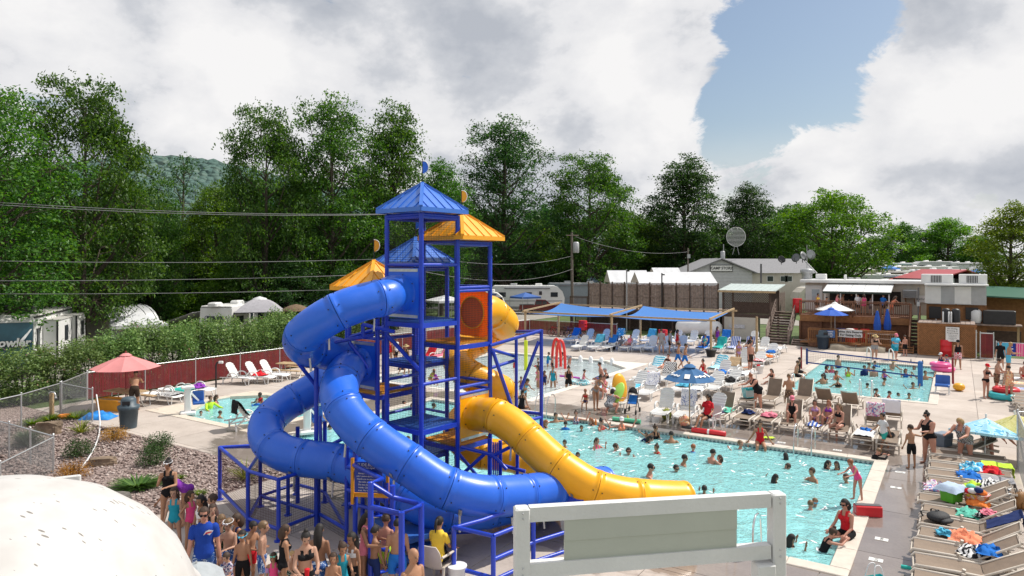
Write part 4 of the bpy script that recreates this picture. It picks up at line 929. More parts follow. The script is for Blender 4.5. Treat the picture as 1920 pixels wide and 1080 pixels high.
def rail_run(t,x0,x1,y,zf,h,m_,axis=0,post=1.6):
 balusters(t,x0,x1,y,zf+.08,zf+h-.06,m_,axis)
 for zz,hh,w in((zf+h,.05,.14),(zf+h-.1,.08,.05),(zf+.07,.08,.05)):
  m=MB();c=((x0+x1)/2,y,zz)if axis==0 else(y,(x0+x1)/2,zz);d=(abs(x1-x0),w,hh)if axis==0 else(w,abs(x1-x0),hh);m.box(c,d);m.obj('handrail' if hh==.05 else 'rail',m_,t)
 n=max(1,round(abs(x1-x0)/post))
 for i in range(n+1):
  x=x0+(x1-x0)*i/n;m=MB();c=(x,y,zf+h/2-.08)if axis==0 else(y,x,zf+h/2-.08);m.box(c,(.1,.1,h+.1));m.obj('post',m_,t)
def lattice(t,x0,x1,y,z0,z1,m_,st=.16,w=.045,name='lattice',back=None):
 L_,Hh=abs(x1-x0),z1-z0;B=MB();n=int((L_+Hh)/st);s=1 if x1>x0 else-1
 for i in range(n+1):
  a=i*st-Hh
  for sg in(1,-1):
   xa,za,xb,zb=a,0,a+Hh,Hh
   if xa<0:za-=xa;xa=0
   if xb>L_:zb-=(xb-L_);xb=L_
   if xb-xa<.03:continue
   if sg<0:xa,xb=L_-xa,L_-xb
   B.beam((x0+s*xa,y+.008*sg,z0+za),(x0+s*xb,y+.008*sg,z0+zb),.014,w,up=(0,1,0))if False else B.beam((x0+s*xa,y+.008*sg,z0+za),(x0+s*xb,y+.008*sg,z0+zb),w,.014,up=(0,1,0))
 stuff(B.obj(name,m_,t))
 for c,d in((((x0+x1)/2,y,z0),(L_,.06,.09)),(((x0+x1)/2,y,z1),(L_,.06,.09)),((x0,y,(z0+z1)/2),(.09,.07,Hh)),((x1,y,(z0+z1)/2),(.09,.07,Hh))):
  m=MB();m.box(c,d);m.obj('lattice_frame',m_,t)
uA,uB=u_at(1104,-36),u_at(1347,-36);zF=2.0
t=UVT('privacy_fence','weathered grey board fence along the raised deck behind the shade sails','fence',uB,-36)
Lf=uA-uB;n=10
for i in range(n+1):
 m=MB();m.bbox((Lf*i/n,.06,zF+1.22),(.12,.12,2.75));m.obj('post',WOOD_D,t)
 if i<n:
  bd=MB();k0,k1=Lf*i/n+.06,Lf*(i+1)/n-.06;q=int((k1-k0)/.15)
  for j in range(q):
   x=k0+(j+.5)*(k1-k0)/q;hh=2.28+rnd.uniform(-.06,.05);bd.box((x,-.01+rnd.uniform(-.008,.008),zF+.12+hh/2),((k1-k0)/q-.014,.02,hh))
  stuff(bd.obj('boards',WOOD_G,t))
  for zz in(.35,1.25,2.2):m=MB();m.box(((k0+k1)/2,.03,zF+zz),(k1-k0,.04,.09));m.obj('rail',WOOD_G,t)
uL=u_at(1070,-36)
t=UVT('raised_deck','raised grey wooden deck on posts above the shaded loungers','deck',uB,-36)
m=MB();m.box(((uL-uB)/2,-3.0,zF-.05),(uL-uB,6.2,.06));m.obj('floor_boards',WOOD_G,t)
m=MB();m.box(((uL-uB)/2,.10,zF-.2),(uL-uB,.05,.42));m.obj('rim_beam',WOOD_D,t)
rail_run(t,uA-uB+.1,uL-uB,.06,zF,1.1,WOOD_D)
for i in range(8):
 m=MB();m.box(((uL-uB)*i/7,-.1,zF/2-.2),(.15,.15,zF-.4));m.obj('support_post',WOOD_D,t)
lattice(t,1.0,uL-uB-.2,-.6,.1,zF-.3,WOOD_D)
m=MB();m.box(((uL-uB)/2,-3.6,.9),(uL-uB,.1,1.8));m.obj('back_wall',SHADOWB,t)  # near-black colour stands in for the shade under the deck
u0,u1=u_at(1356,-33.4),u_at(1444,-33.4)
t=UVT('lattice_shed','brown lattice shed with a pale green tin roof at the head of the grey stairs','shed',u1,-33.4);Ls=u0-u1
lattice(t,0.05,Ls-.05,0,1.95,4.0,WOOD_D,.14,.05)
lat2=MB()
for i in range(12):lat2.box((.0,-.25-i*.24,3.0),(.04,.11,2.0))
stuff(lat2.obj('side_boards',WOOD_D,t))
for x,y in((0,0),(Ls,0),(0,-3),(Ls,-3)):m=MB();m.box((x,y,2.02),(.14,.14,4.04));m.obj('corner_post',WOOD_D,t)
m=MB();m.box((Ls/2,-1.5,1.9),(Ls,3.0,.12));m.obj('floor',WOOD_D,t);m=MB();m.box((Ls/2,-3.05,2.5),(Ls,.06,1.0));m.obj('back_wall',WOOD_D,t)
m=MB();m.add([(-.5,.45,4.06),(Ls+.3,.45,4.06),(Ls+.3,-3.4,4.5),(-.5,-3.4,4.5),(-.5,.45,4.12),(Ls+.3,.45,4.12),(Ls+.3,-3.4,4.56),(-.5,-3.4,4.56)],[(3,2,1,0),(4,5,6,7),(0,1,5,4),(1,2,6,5),(2,3,7,6),(3,0,4,7)]);m.obj('roof',TINW,t)
for i in range(10):m=MB();x=-.4+(Ls+.6)*i/9;m.beam((x,.44,4.135),(x,-3.38,4.575),.04,.03);m.obj('seam',TINW,t)
m=MB();m.box((Ls/2-.1,.47,4.02),(Ls+.85,.05,.16));m.obj('fascia',WOOD_T,t)
for i in range(7):
 m=MB();m.beam((-.02,-3.4-i*.35,2.0),(-.02,-3.4-i*.35,3.9-.1*(i%2)),.16,.03,up=(1,0,0));m.obj('plank',WOOD_G,t)
def stairs(name,label,x_px0,x_px1,v0,zt,n,m_,run=.27,zb=0.0,rails=True,rm=None,cat='stairs'):
 ua,ub=u_at(x_px0,v0),u_at(x_px1,v0);t=UVT(name,label,cat,ub,v0);w=ua-ub;rm=rm or m_
 for i in range(n):
  z=zb+(zt-zb)*(i+1)/n;m=MB();m.box((w/2,-i*run-run/2,z-.025),(w,run+.02,.05));m.obj('tread',m_,t)
  m=MB();m.box((w/2,-i*run-.02,z-.05-(zt-zb)/n/2),(w-.06,.02,(zt-zb)/n-.055));m.obj('riser',WOOD_D,t)
 for x in(0,w):
  m=MB();m.beam((x,0,zb+.0),(x,-n*run,zt-.02),.06,.26);m.obj('stringer',m_,t)
  if rails:
   for dz,hh in((1.0,.12),(.62,.08),(.3,.08)):m=MB();m.beam((x,.05,zb+dz+.1),(x,-n*run,zt+dz),.08,hh);m.obj('handrail' if dz==1 else 'rail',rm,t)
   for k in(0,.5,1.0):m=MB();m.box((x,-n*run*k,(zb+(zt-zb)*k)+.5),(.1,.1,1.15));m.obj('newel_post',rm,t)
 return t
stairs('staircase','long grey wooden staircase climbing beside the lattice shed',1437,1478,-32.1,2.35,12,WOOD_G)
stairs('steps','low dark wooden steps at the end of the eating deck',1484,1515,-31.6,.42,3,WOOD_G,rails=False)
stairs('staircase','orange brown staircase beside the lattice pump house',1705,1722,-31.2,2.3,10,WOOD_R,.24)
stairs('steps','orange brown steps beside the boy at the eating deck',1683,1712,-30.6,.42,3,WOOD_O,rails=False)
ua,ub=u_at(1516,-31.2),u_at(1681,-31.2)
t=UVT('eating_deck','low orange brown deck with railing and a white banner','deck',ub,-31.2);w=ua-ub
m=MB();m.box((w/2,-1.35,.36),(w+1.2,2.7,.08));m.obj('floor_boards',WOOD_O,t);m=MB();m.box((w/2,.02,.2),(w,.05,.30));m.obj('rim_beam',WOOD_R,t)
rail_run(t,0,w,0,.40,1.05,WOOD_O,post=1.9)
tarp=T('folded_pool_cover','folded tan pool cover heaped in front of the eating deck','pool cover',UV(u_at(1608,-30.6),-30.6),ANG_U)
m=MB();m.grid(26,8,lambda s,q:((s-.5)*3.6,(q-.5)*1.0,.42*(1-abs(2*q-1)**2.2)*(.8+.2*math.sin(s*9))+.03*mnoise.noise((s*14,q*9,0))+.01));m.obj('canvas',mat('tan_tarp',(.30,.255,.195),.85,.2,3,bump=.5,bscale=12),tarp)
m=MB();m.tube([(.1,.52,.02),(.1,.25,.36),(.1,0,.44),(.1,-.3,.35),(.1,-.52,.02)],.012,5);m.obj('strap',BLACK,tarp)
ban=UVT('banner','white banner about tables reserved for eating on the deck railing','banner',(u_at(1575,-31.1)+u_at(1615,-31.1))/2,-31.12)
bw=u_at(1573,-31.1)-u_at(1617,-31.1);m=MB();m.grid(10,2,lambda s,q:((s-.5)*bw,.05+.012*math.sin(s*8),.93+q*.52-.05*math.sin(s*3.14)*(1-q)),thick=.004);m.obj('sheet',CANV,ban)
BT=mat('black_lettering',(.02,.02,.022),.5,.05)
text_obj('lettering','Tables Are Reserved',.22,BT,ban,(0,.085,1.30),(RAD(90),0,RAD(180)),bold=.004);text_obj('lettering','For Eating Only',.22,BT,ban,(0,.085,1.06),(RAD(90),0,RAD(180)),bold=.004)
sg=UVT('notice_board','small blue and white notice on the railing of the eating deck','sign',u_at(1554,-31.1),-31.1);m=MB();m.box((0,.05,1.08),(.85,.02,.55));m.obj('board',mat('notice_blue',(.06,.16,.42),.5,.1),sg)
for k in range(4):m=MB();m.box((0,.065,1.25-k*.12),(.6-.1*(k%2),.012,.05));m.obj('printed_line',WHITE,sg)
ua2,ub2=u_at(1500,-33.6),u_at(1706,-33.6)
t=UVT('snack_bar_deck','high brown deck with railing in front of the snack trailer','deck',ub2,-33.6);w2=ua2-ub2;ZD=2.30
m=MB();m.box((w2/2,-2.3,ZD-.05),(w2,4.6,.08));m.obj('floor_boards',WOOD_R,t);m=MB();m.box((w2/2,.02,ZD-.28),(w2,.06,.50));m.obj('rim_beam',WOOD_O,t)
rail_run(t,0,w2,0,ZD,1.12,WOOD_R,post=1.9);m=MB();m.box((w2/2,-.25,1.05),(w2,.05,1.7));m.obj('skirt_boards',WOOD_R,t)
lattice(t,.3,w2*.45,-.18,.5,1.8,WOOD_R,.2)
for i in range(6):m=MB();m.box((w2*i/5,-.05,ZD/2-.25),(.14,.14,ZD-.5));m.obj('support_post',WOOD_R,t)
ua3,ub3=u_at(1510,-38),u_at(1742,-38)
t=UVT('snack_trailer','long cream snack bar trailer with a white flat roof and awning','building',ub3,-38);w3=ua3-ub3
m=MB();m.box((w3/2,-1.5,3.5),(w3,3.0,2.5));m.obj('wall',CREAM,t);m=MB();m.bbox((w3/2,-1.35,4.86),(w3+.7,3.7,.26),.06);m.obj('roof',WHITE_P,t)
for i in range(22):m=MB();m.box((w3*(i+.5)/22,.012,3.5),(.05,.02,2.42));m.obj('batten',CREAM,t)
dx=u_at(1526,-38)-ub3;m=MB();m.box((dx,.03,3.45),(1.3,.06,2.05));dd=m.obj('door',WHITE_P,t);m=MB();m.box((dx-.15,.07,3.7),(.6,.02,.9));m.obj('window',mat('pale_blue_glass',(.45,.52,.58),.2,.1),dd)
m=MB();m.box((w3*.50,.03,3.5),(5.2,.06,1.15));m.obj('serving_hatch',SHADOWB,t)  # flat panel, the shade inside the hatch is its colour
ua4,ub4=u_at(1543,-35.2),u_at(1671,-35.2);xo=ub4-ub3;w4=ua4-ub4
m=MB();m.add([(xo,2.9,4.05),(xo+w4,2.9,4.05),(xo+w4,.1,4.62),(xo,.1,4.62),(xo,2.9,4.13),(xo+w4,2.9,4.13),(xo+w4,.1,4.70),(xo,.1,4.70)],[(3,2,1,0),(4,5,6,7),(0,1,5,4),(1,2,6,5),(2,3,7,6),(3,0,4,7)]);aw=m.obj('awning',WHITE_P,t)
for i in range(5):m=MB();m.box((xo+.15+(w4-.3)*i/4,2.75,3.2),(.08,.08,1.8));m.obj('awning_post',WHITE_P,aw)
for i in range(6):m=MB();m.beam((xo+w4*i/5,2.88,4.14),(xo+w4*i/5,.12,4.71),.03,.02);m.obj('seam',GREY_P,aw)
m=MB();m.box((xo+w4/2,2.92,4.03),(w4,.02,.14));m.obj('valance',mat('dark_green_trim',(.03,.05,.04),.6),aw)
dx=u_at(1707,-38)-ub3;m=MB();m.bbox((dx,.35,3.95),(1.0,.65,.62),.04);ac=m.obj('air_conditioner',GREY_P,t);m=MB()
for k in range(6):m.box((dx,.69,3.72+k*.09),(.9,.02,.03))
stuff(m.obj('grille',DARK,ac))
for sgn in(-.3,.3):m=MB();m.beam((dx+sgn,.5,3.62),(dx+sgn,.02,3.1),.05,.05);m.obj('wall_bracket',WOOD_O,ac)
bs=UVT('restroom_sign','white restroom sign on the end of the snack trailer','sign',u_at(1733,-37.9),-37.9);m=MB();m.box((0,.05,3.55),(1.25,.03,.55));m.obj('board',WHITE_P,bs);text_obj('lettering','Bathroom',.26,BT,bs,(0,.07,3.55),(RAD(90),0,RAD(180)))
t=UVT('conduit_pole','thin dark pole standing beside the orange brown staircase','pole',u_at(1722,-33),-33.0);m=MB();m.tube([(0,0,0),(0,0,4.6)],.05,8);m.obj('pipe',mat('dark_grey_metal',(.12,.12,.13),.5),t);m=MB();m.box((0,.08,3.4),(.2,.15,.3));m.obj('junction_box',GREY_P,t)
for i,(px,hh)in enumerate(((1513,.9),(1540,.5),(1585,.45))):
 t=UVT('roof_vent',('tall galvanised exhaust hood on the snack trailer roof','small white vent box on the snack trailer roof','low pipe vent on the snack trailer roof')[i],'vent',u_at(px,-39),-39.0,4.95);m=MB()
 if i==0:m.lathe([(.42,0),(.42,.5),(.55,.55),(.55,.85),(.3,.95),(.001,.97)],14);m.lathe([(.03,.95),(.03,1.9)],6)
 else:m.bbox((0,0,hh/2),(.8 if i==1 else.2,.7 if i==1 else.2,hh),.04)
 m.obj('housing',GREY_P if i==0 else WHITE_P,t)
ua,ub=u_at(1721,-30.4),u_at(1829,-30.4)
t=UVT('pump_house','orange lattice sided pump house with a boarded top','shed',ub,-30.4);w=ua-ub
for k in range(2):lattice(t,w*k/2+.02,w*(k+1)/2-.02,0,.08,2.12,WOOD_O,.13,.055)
m=MB();m.box((w/2,-.12,1.1),(w-.1,.03,2.1));m.obj('shade_sheet',SHADOWB,t)  # sheet added so the lattice gaps read as painted shade
lt=MB()
for i in range(14):lt.beam((-.02,-.1-i*.18,.1),(-.02,-.1-i*.18-.0,2.1),.05,.12,up=(1,0,0))
stuff(lt.obj('side_boards',WOOD_O,t))
for i in range(12):m=MB();m.box((w*(i+.5)/12,-1.25,2.26),(w/12-.02,2.9,.05));m.obj('top_plank',WOOD_G,t)
m=MB();m.box((w/2,.05,2.19),(w+.1,.06,.16));m.obj('fascia',WOOD_O,t)
nb=UVT('pool_rules_sign','white sign forbidding diving on the lattice pump house','sign',u_at(1786,-30.3),-30.32);m=MB();m.box((0,.06,1.55),(.78,.02,.98));m.obj('board',WHITE_P,nb)
for k,(s_,z_)in enumerate((('No Diving,',.17),('Running or',.17),('Roughhousing',.14),('Owners are not',.09),('responsible for',.09),('accidents or lost',.09),('articles.',.09))):text_obj('lettering',s_,z_*.8,BT,nb,(0,.075,1.93-(k if k<3 else 3+(k-3)*.72)*.145),(RAD(90),0,RAD(180)))
t=UVT('pool_pump','black pump tanks with white pipes on top of the pump house','pump',u_at(1783,-31.4),-31.4,2.285);
for x in(-.28,.28):m=MB();m.lathe([(.26,0),(.26,.8),(.2,.92),(.001,.95)],14,(x,0,0));m.obj('tank',BLACK,t)
for x in(-.02,.12,.45):m=MB();m.tube([(x,.36,0),(x,.36,.62),(x,.2,.7)],.05,8);m.obj('pipe',WHITE_P,t)
ua,ub=u_at(1737,-34.5),u_at(1850,-34.5)
t=UVT('utility_building','orange boarded utility building topped with big grey air handlers','building',ub,-34.5);w=ua-ub
m=MB();m.box((w/2,-1.5,1.7),(w,3.0,3.4));m.obj('wall',WOOD_O,t)
for i in range(26):m=MB();m.box((w*(i+.5)/26,.012,2.65),(.14,.03,1.5));m.obj('board',WOOD_O,t)
for k in range(2):m=MB();m.bbox((w*(.25+.5*k),-.9,4.05),(w/2-.03,2.4,1.35),.05);a=m.obj('air_handler',GREY_P,t);m=MB();m.box((w*(.25+.5*k)+.5,.31,4.05),(1.0,.02,1.25));m.obj('access_panel',WHITE_P,a)
m=MB();m.bbox((w/2,-.7,4.80),(w+.2,2.9,.12),.03);m.obj('roof_cap',WHITE_P,t)
for x,sx in((.82*w,2.0),(.22*w,1.7)):
 m=MB();m.bbox((x,-.8,5.2),(sx,1.4,.7),.04);a=m.obj('roof_unit',WHITE_P,t)
 for k in range(7):m=MB();m.box((x-.25+k*.1,-.085,5.2),(.05,.03,.5));m.obj('louver',DARK,a)
for x in(.85*w,.24*w):m=MB();m.box((x,.16,2.75),(.75,.3,.85));f=m.obj('fan_box',BLACK,t);m=MB();m.tube([(x-.05,.3,2.3),(x-.3,.34,1.4)],.035,6);m.obj('drain_pipe',WHITE_P,f)
m=MB();m.box((w/2,.06,3.42),(w,.1,.06));m.obj('ledge',WOOD_T,t)
t=UVT('green_roof_shed','small orange shed with a dark green roof at the far right','shed',u_at(1880,-39),-39);m=MB();m.box((0,-1.5,1.9),(4.2,3,3.8));m.obj('wall',WOOD_O,t)
m=MB();m.add([(-2.9,2.0,3.7),(2.5,2.0,3.9),(2.5,-3.2,4.5),(-2.9,-3.2,4.3),(-2.9,2.0,3.8),(2.5,2.0,4.0),(2.5,-3.2,4.6),(-2.9,-3.2,4.4)],[(3,2,1,0),(4,5,6,7),(0,1,5,4),(1,2,6,5),(2,3,7,6),(3,0,4,7)]);m.obj('roof',mat('green_metal_roof',(.03,.12,.08),.4,.1),t)
t=UVT('smoker_grill','black box smoker beside a white tank on a wooden ledge','grill',u_at(1873,-34.5),-34.5,0);m=MB();m.bbox((0,0,2.55),(1.9,.8,.95),.05);m.obj('firebox',BLACK,t);m=MB();m.lathe([(.3,2.1),(.36,2.3),(.36,2.9),(.2,3.05),(.001,3.08)],12,(1.35,.1,0));m.obj('tank',WHITE_P,t)
m=MB();m.box((.3,0,2.0),(3.2,1.1,.1));m.obj('ledge',WOOD_G,t)
for x in(-1.1,1.7):m=MB();m.box((x,0,.98),(.14,.14,1.95));m.obj('leg',WOOD_T,t)
m=MB();m.box((.3,-.5,.8),(3.2,.06,1.5));m.obj('skirt',WOOD_D,t)
ua,ub=u_at(1838,-29.9),u_at(1863,-29.9);w=ua-ub
t=UVT('red_gate','dark red slatted gate in a galvanised frame beside the pump house','gate',ub,-29.9)
for p_,q_ in(((0,0,.1),(w,0,.1)),((0,0,1.75),(w,0,1.75)),((0,0,.02),(0,0,1.85)),((w,0,.02),(w,0,1.85)),((w+.22,0,0),(w+.22,0,1.95))):m=MB();m.tube([p_,q_],.035,8);m.obj('frame_pipe',STEEL,t)
for i in range(10):m=MB();m.box((w*(i+.5)/10,0,.93),(w/10-.008,.012,1.56));m.obj('slat',RED_S,t)
def prism_roof(t,x0,x1,y0,y1,ze,zr,m_,ov=.4,th=.12,name='roof'):
 yc=(y0+y1)/2;m=MB()
 for s in(-1,1):
  ye=y0-ov if s<0 else y1+ov;k=(zr-ze)/(abs(yc-y0));zo=ze-ov*k
  vs=[(x0-ov,ye,zo),(x1+ov,ye,zo),(x1+ov,yc,zr),(x0-ov,yc,zr)];vs+=[(x,y,z+th)for x,y,z in vs]
  m.add(vs,[(0,1,2,3),(7,6,5,4),(0,4,5,1),(1,5,6,2),(2,6,7,3),(3,7,4,0)]if s>0 else[(3,2,1,0),(4,5,6,7),(4,0,1,5),(5,1,2,6),(6,2,3,7),(7,3,0,4)])
 return m.obj(name,m_,t)
t=T('camp_store','pale grey camp store with a gable front and long shingled roof','building',P(1352,495,88).xy.to_3d(),0)
gw=117*88/1280;zr=H+(495-486)*88/1280;ze=H-(510-495)*88/1280
m=MB();hw=gw/2;m.add([(-hw,0,0),(hw,0,0),(hw,0,ze),(0,0,zr-.1),(-hw,0,ze),(-hw,9,0),(hw,9,0),(hw,9,ze),(0,9,zr-.1),(-hw,9,ze)],[(0,1,2,3,4),(9,8,7,6,5),(1,6,7,2),(5,0,4,9)]);m.obj('gable_wall',SIDING,t)
for i in range(16):
 z=.3+i*.42
 ww=gw if z<ze else gw*(zr-z)/(zr-ze)
 if ww>.3 and z<zr-.2:m=MB();m.box((0,-.02,z),(ww-.1,.04,.035));m.obj('lap_board',SIDING,t)
m=MB()
for s in(-1,1):m.add([(s*(hw+.5),-.5,ze-.5*(zr-ze)/hw),(0,-.5,zr),(0,9,zr),(s*(hw+.5),9,ze-.5*(zr-ze)/hw),(s*(hw+.5),-.5,ze-.5*(zr-ze)/hw+.14),(0,-.5,zr+.14),(0,9,zr+.14),(s*(hw+.5),9,ze-.5*(zr-ze)/hw+.14)],[(0,1,2,3),(7,6,5,4),(0,4,5,1),(0,3,7,4)])
m.obj('gable_roof',SHING,t)
x1=(1530-1352)*88/1280;m=MB();m.box(((hw+x1)/2,5.2,(ze-.1)/2),(x1-hw,7.5,ze-.1));m.obj('wing_wall',CREAM,t)
m=MB();m.add([(0,9.4,ze-.1),(x1,9.4,ze-.1),(x1,5.2,zr),(0,5.2,zr),(x1,1.0,ze-.1)],[(4,1,2)]);m.obj('wing_gable',SIDING,t)
m=MB();m.add([(hw-2.6,1.0,ze-.15),(x1+.5,1.0,ze-.15),(x1+.5,5.2,zr+.1),(-.2,5.2,zr+.1),(x1+.5,9.4,ze-.15),(hw-2.6,9.4,ze-.15)],[(0,1,2,3),(3,2,4,5)]);m.obj('wing_roof',SHING,t)
m=MB();m.beam((x1+.52,.9,ze-.2),(x1+.52,5.2,zr+.08),.05,.22);m.obj('barge_board',WHITE_P,t)
for px,ww in((1452,.9),(1478,1.0),(1487,1.0)):x=(px-1352)*88/1280;m=MB();m.box((x,1.43,ze-.9),(ww,.06,.8));f=m.obj('window',WHITE_P,t);m=MB();m.box((x,1.395,ze-.9),(ww-.16,.03,.64));m.obj('pane',GLASS,f)
s_=T('camp_store_sign','white sign reading camp store on the grey gable','sign',Vector(t.location)+Vector((-.05*0,-.1,0)),0);zz=H-(503-495)*88/1280;m=MB();m.box((0,-.05,zz),(2.75,.06,.72));m.obj('board',WHITE_P,s_);text_obj('lettering','CAMP STORE',.47,BT,s_,(0,-.09,zz),(RAD(90),0,0),bold=.012)
m=MB();m.box((0,-.045,zz),(2.9,.05,.86));m.obj('border',DARK,s_)
def dish(px,py,d,r,rz,tilt,label,mt):
 p=P(px,py,d);t=T('satellite_dish',label,'dish',p,rz);R=Matrix.Rotation(RAD(tilt),3,'X')
 m=MB();m.lathe([(.001,0),(r*.5,r*.06),(r,r*.26),(r*1.02,r*.27),(r*.5,r*.08),(.001,.02)],20,(0,0,0),M4=R);m.obj('reflector',mt,t)
 m=MB();m.tube([(0,.0,-r*1.25),(0,.05,-.1)],.05,7);m.tube([R@Vector((0,-r,r*.2)),R@Vector((0,-.1,r*.9))],.03,5);m.obj('mount',DARK,t)
dish(1465,487,86,.48,0,65,'lone dark satellite dish on the camp store roof',DARK);dish(1493,484,86,.55,-.9,75,'first of the satellite dishes clustered at the roof end',mat('dish_grey',(.16,.17,.18),.5));dish(1505,481,87,.62,.5,70,'middle satellite dish clustered at the roof end',mat('dish_grey',(.16,.17,.18),.5));dish(1519,478,87,.62,.2,80,'pale mesh satellite dish highest at the roof end',GREY_P)
t=T('grid_antenna','round slatted grid antenna standing above the camp store roof','antenna',P(1380,444,93),0);ra=18*93/1280
for i in range(15):
 z=-ra+(i+.5)*2*ra/15;hw_=math.sqrt(ra*ra-z*z);m=MB();m.box((0,0,z),(2*hw_,.03,.055));m.obj('slat',WHITE_P,t)
m=MB();m.tube([(ra*math.cos(a*.2618),0,ra*math.sin(a*.2618))for a in range(25)],.03,5);m.obj('rim',WHITE_P,t);m=MB();m.box((0,-.1,ra+.1),(1.0,.1,.1));m.obj('crossbar',DARK,t)
for s in(-.45,.45):m=MB();m.tube([(s*.3,0,-ra*.9),(s,.1,-ra-1.1)],.035,6);m.obj('strut',GREY_P,t)
for i,(px,py,hh,lb)in enumerate(((1355,478,1.0,'small grey transformer box on a stub pole above the gable'),(1427,505,1.7,'dark flue pipe on the slope of the camp store roof'),(1513,468,1.6,'thin mast by the dish cluster'))):
 t=T('flue_pipe' if i else 'transformer_box',lb,'pipe' if i else 'transformer',P(px,py,85 if i==1 else 89));m=MB()
 if i==0:m.lathe([(.3,-.5),(.3,.4),(.2,.5),(.001,.52)],12);m.tube([(.2,.3,-1.0),(.2,.3,1.4)],.06,6)
 else:m.tube([(0,0,-hh),(0,0,hh*.4)],.12 if i==1 else.05,8)
 m.obj('body',GREY_P if i!=1 else mat('dark_grey_metal',(.12,.12,.13),.5),t)
def tent(px0,px1,py_r,py_e,d,dep,label,ridge_inset=.18):
 x0,x1=(px0-PX0)*d/F,(px1-PX0)*d/F;zr=H-(py_r-HY)*d/F;ze=H-(py_e-HY)*d/F;cx=(x0+x1)/2
 t=T('canopy_tent',label,'tent',(cx,d,0));hw=(x1-x0)/2;n=16;m=MB();hr=hw*(1-ridge_inset)
 for s in(-1,1):m.grid(n,6,lambda a,q,s=s:(-hw+2*hw*a+(hw-hr)*(0),s*dep/2*(1-q),ze+(zr-ze)*q-.12*math.sin(math.pi*q)*abs(math.sin(a*math.pi*4))*.5),thick=.01)
 m.obj('canopy',CANV,t)
 for s in(-1,1):m=MB();m.add([(s*hw,-dep/2,ze),(s*hw,dep/2,ze),(s*hw,0,zr)],[(0,1,2)]);m.obj('gable_sheet',mat('cream_canvas',(.55,.50,.43),.8),t)
 m=MB();m.box((0,-dep/2-.01,ze-.12),(2*hw,.02,.3));m.obj('valance',CANV,t)
 for x in(-hw+.1,hw-.1):
  for y in(-dep/2+.05,dep/2-.05):m=MB();m.tube([(x,y,0),(x,y,ze)],.04,6);m.obj('leg',WHITE_P,t)
tent(1190,1332,510,530,70,5,'long white tent over the middle of the grey board fence');tent(1138,1212,507,529,76,5,'white gabled tent left of the long tent');tent(1222,1272,502,516,84,4,'small white tent roof peeping behind the long tent')
def rv(name,label,loc,rz,Lr,Wr,Hr,accent,group=None,front='round',wins=3,body=WHITE_P,awn=True,ac=2,cat='camper'):
 t=T(name,label,cat,loc,rz,group);z0=.55;h=Hr-z0
 if front=='round':pr=[(-Lr/2,z0),(Lr/2-.5,z0),(Lr/2,z0+.35),(Lr/2+.05,z0+h*.45),(Lr/2-.25,z0+h*.75),(Lr/2-.85,z0+h*.96),(Lr/2-1.3,z0+h),(-Lr/2+.15,z0+h),(-Lr/2,z0+h-.15)]
 else:pr=[(-Lr/2,z0),(Lr/2,z0),(Lr/2,z0+h*.55),(Lr/2-.12,z0+h-.1),(Lr/2-.3,z0+h),(-Lr/2+.1,z0+h),(-Lr/2,z0+h-.1)]
 M4=Matrix(((1,0,0),(0,0,-1),(0,1,0)));m=MB();m.prism(pr,-Wr/2,Wr/2,M4=M4);m.obj('body',body,t)
 m=MB();m.bbox((-.5 if front=='round' else 0,0,Hr+.03),(Lr-(1.5 if front=='round' else.2),Wr-.1,.08),.04);m.obj('roof',WHITE_P,t)
 for s in(-1,1):
  for k in range(wins):
   x=-Lr*.36+k*Lr*.72/max(1,wins-1);m=MB();m.box((x,s*(Wr/2+.012),z0+h*.60),(.95,.03,.62));f=m.obj('window',DARK,t);m=MB();m.box((x,s*(Wr/2+.03),z0+h*.60),(.83,.015,.5));m.obj('pane',GLASS,f)
  m=MB();m.box((Lr*.17,s*(Wr/2+.015),z0+h*.47),(.66,.035,1.75));d=m.obj('door',WHITE_P,t);m=MB();m.box((Lr*.17,s*(Wr/2+.035),z0+h*.67),(.4,.012,.5));m.obj('pane',GLASS,d)
  m=MB();m.box((0,s*(Wr/2+.008),z0+h*.30),(Lr*.94,.018,.10));m.obj('stripe',accent,t);m=MB();m.box((-.3,s*(Wr/2+.01),z0+.06),(Lr*.9,.03,.14));m.obj('skirt',GREY_P,t)
  for x in(-.6,.35):m=MB();m.lathe([(.001,-.11),(.30,-.11),(.34,-.06),(.34,.06),(.30,.11),(.001,.11)],14,(x,s*(Wr/2-.16),.34),M4=Matrix.Rotation(RAD(90),3,'X'));w=m.obj('wheel',TYRE,t);m=MB();m.lathe([(.001,-.12),(.17,-.12),(.17,.12),(.001,.12)],10,(x,s*(Wr/2-.155),.34),M4=Matrix.Rotation(RAD(90),3,'X'));m.obj('rim',STEEL,w)
 for k in range(ac):m=MB();m.bbox((-Lr*.2+k*Lr*.35,0,Hr+.2),(.95,.7,.28),.08);m.obj('air_conditioner',WHITE_P if k else GREY_P,t)
 if front=='box':
  m=MB();m.box((Lr/2+.01,0,z0+h*.62),(.03,1.3,.6));f=m.obj('window',DARK,t)
 if awn:m=MB();m.tube([(-Lr*.33,-Wr/2-.10,Hr-.25),(Lr*.30,-Wr/2-.10,Hr-.25)],.09,8);m.obj('awning_roll',accent,t)
 return t
ACC=[mat('accent_navy',(.03,.05,.14),.4),mat('accent_grey',(.22,.22,.24),.4),mat('accent_tan',(.32,.26,.18),.4),mat('accent_teal',(.03,.16,.20),.4)]
fw=P(63,600,37.5);rzL=RAD(90+20)
t=T('fifth_wheel_camper','big camper with a teal front cap and long white slide out side behind the hedge','camper',(fw.x,fw.y,0),rzL-RAD(90));TEAL=mat('teal_front_cap',(.035,.11,.15),.35,.25,1.2);GELC=mat('camper_gelcoat',(.60,.585,.56),.4,.06,2)
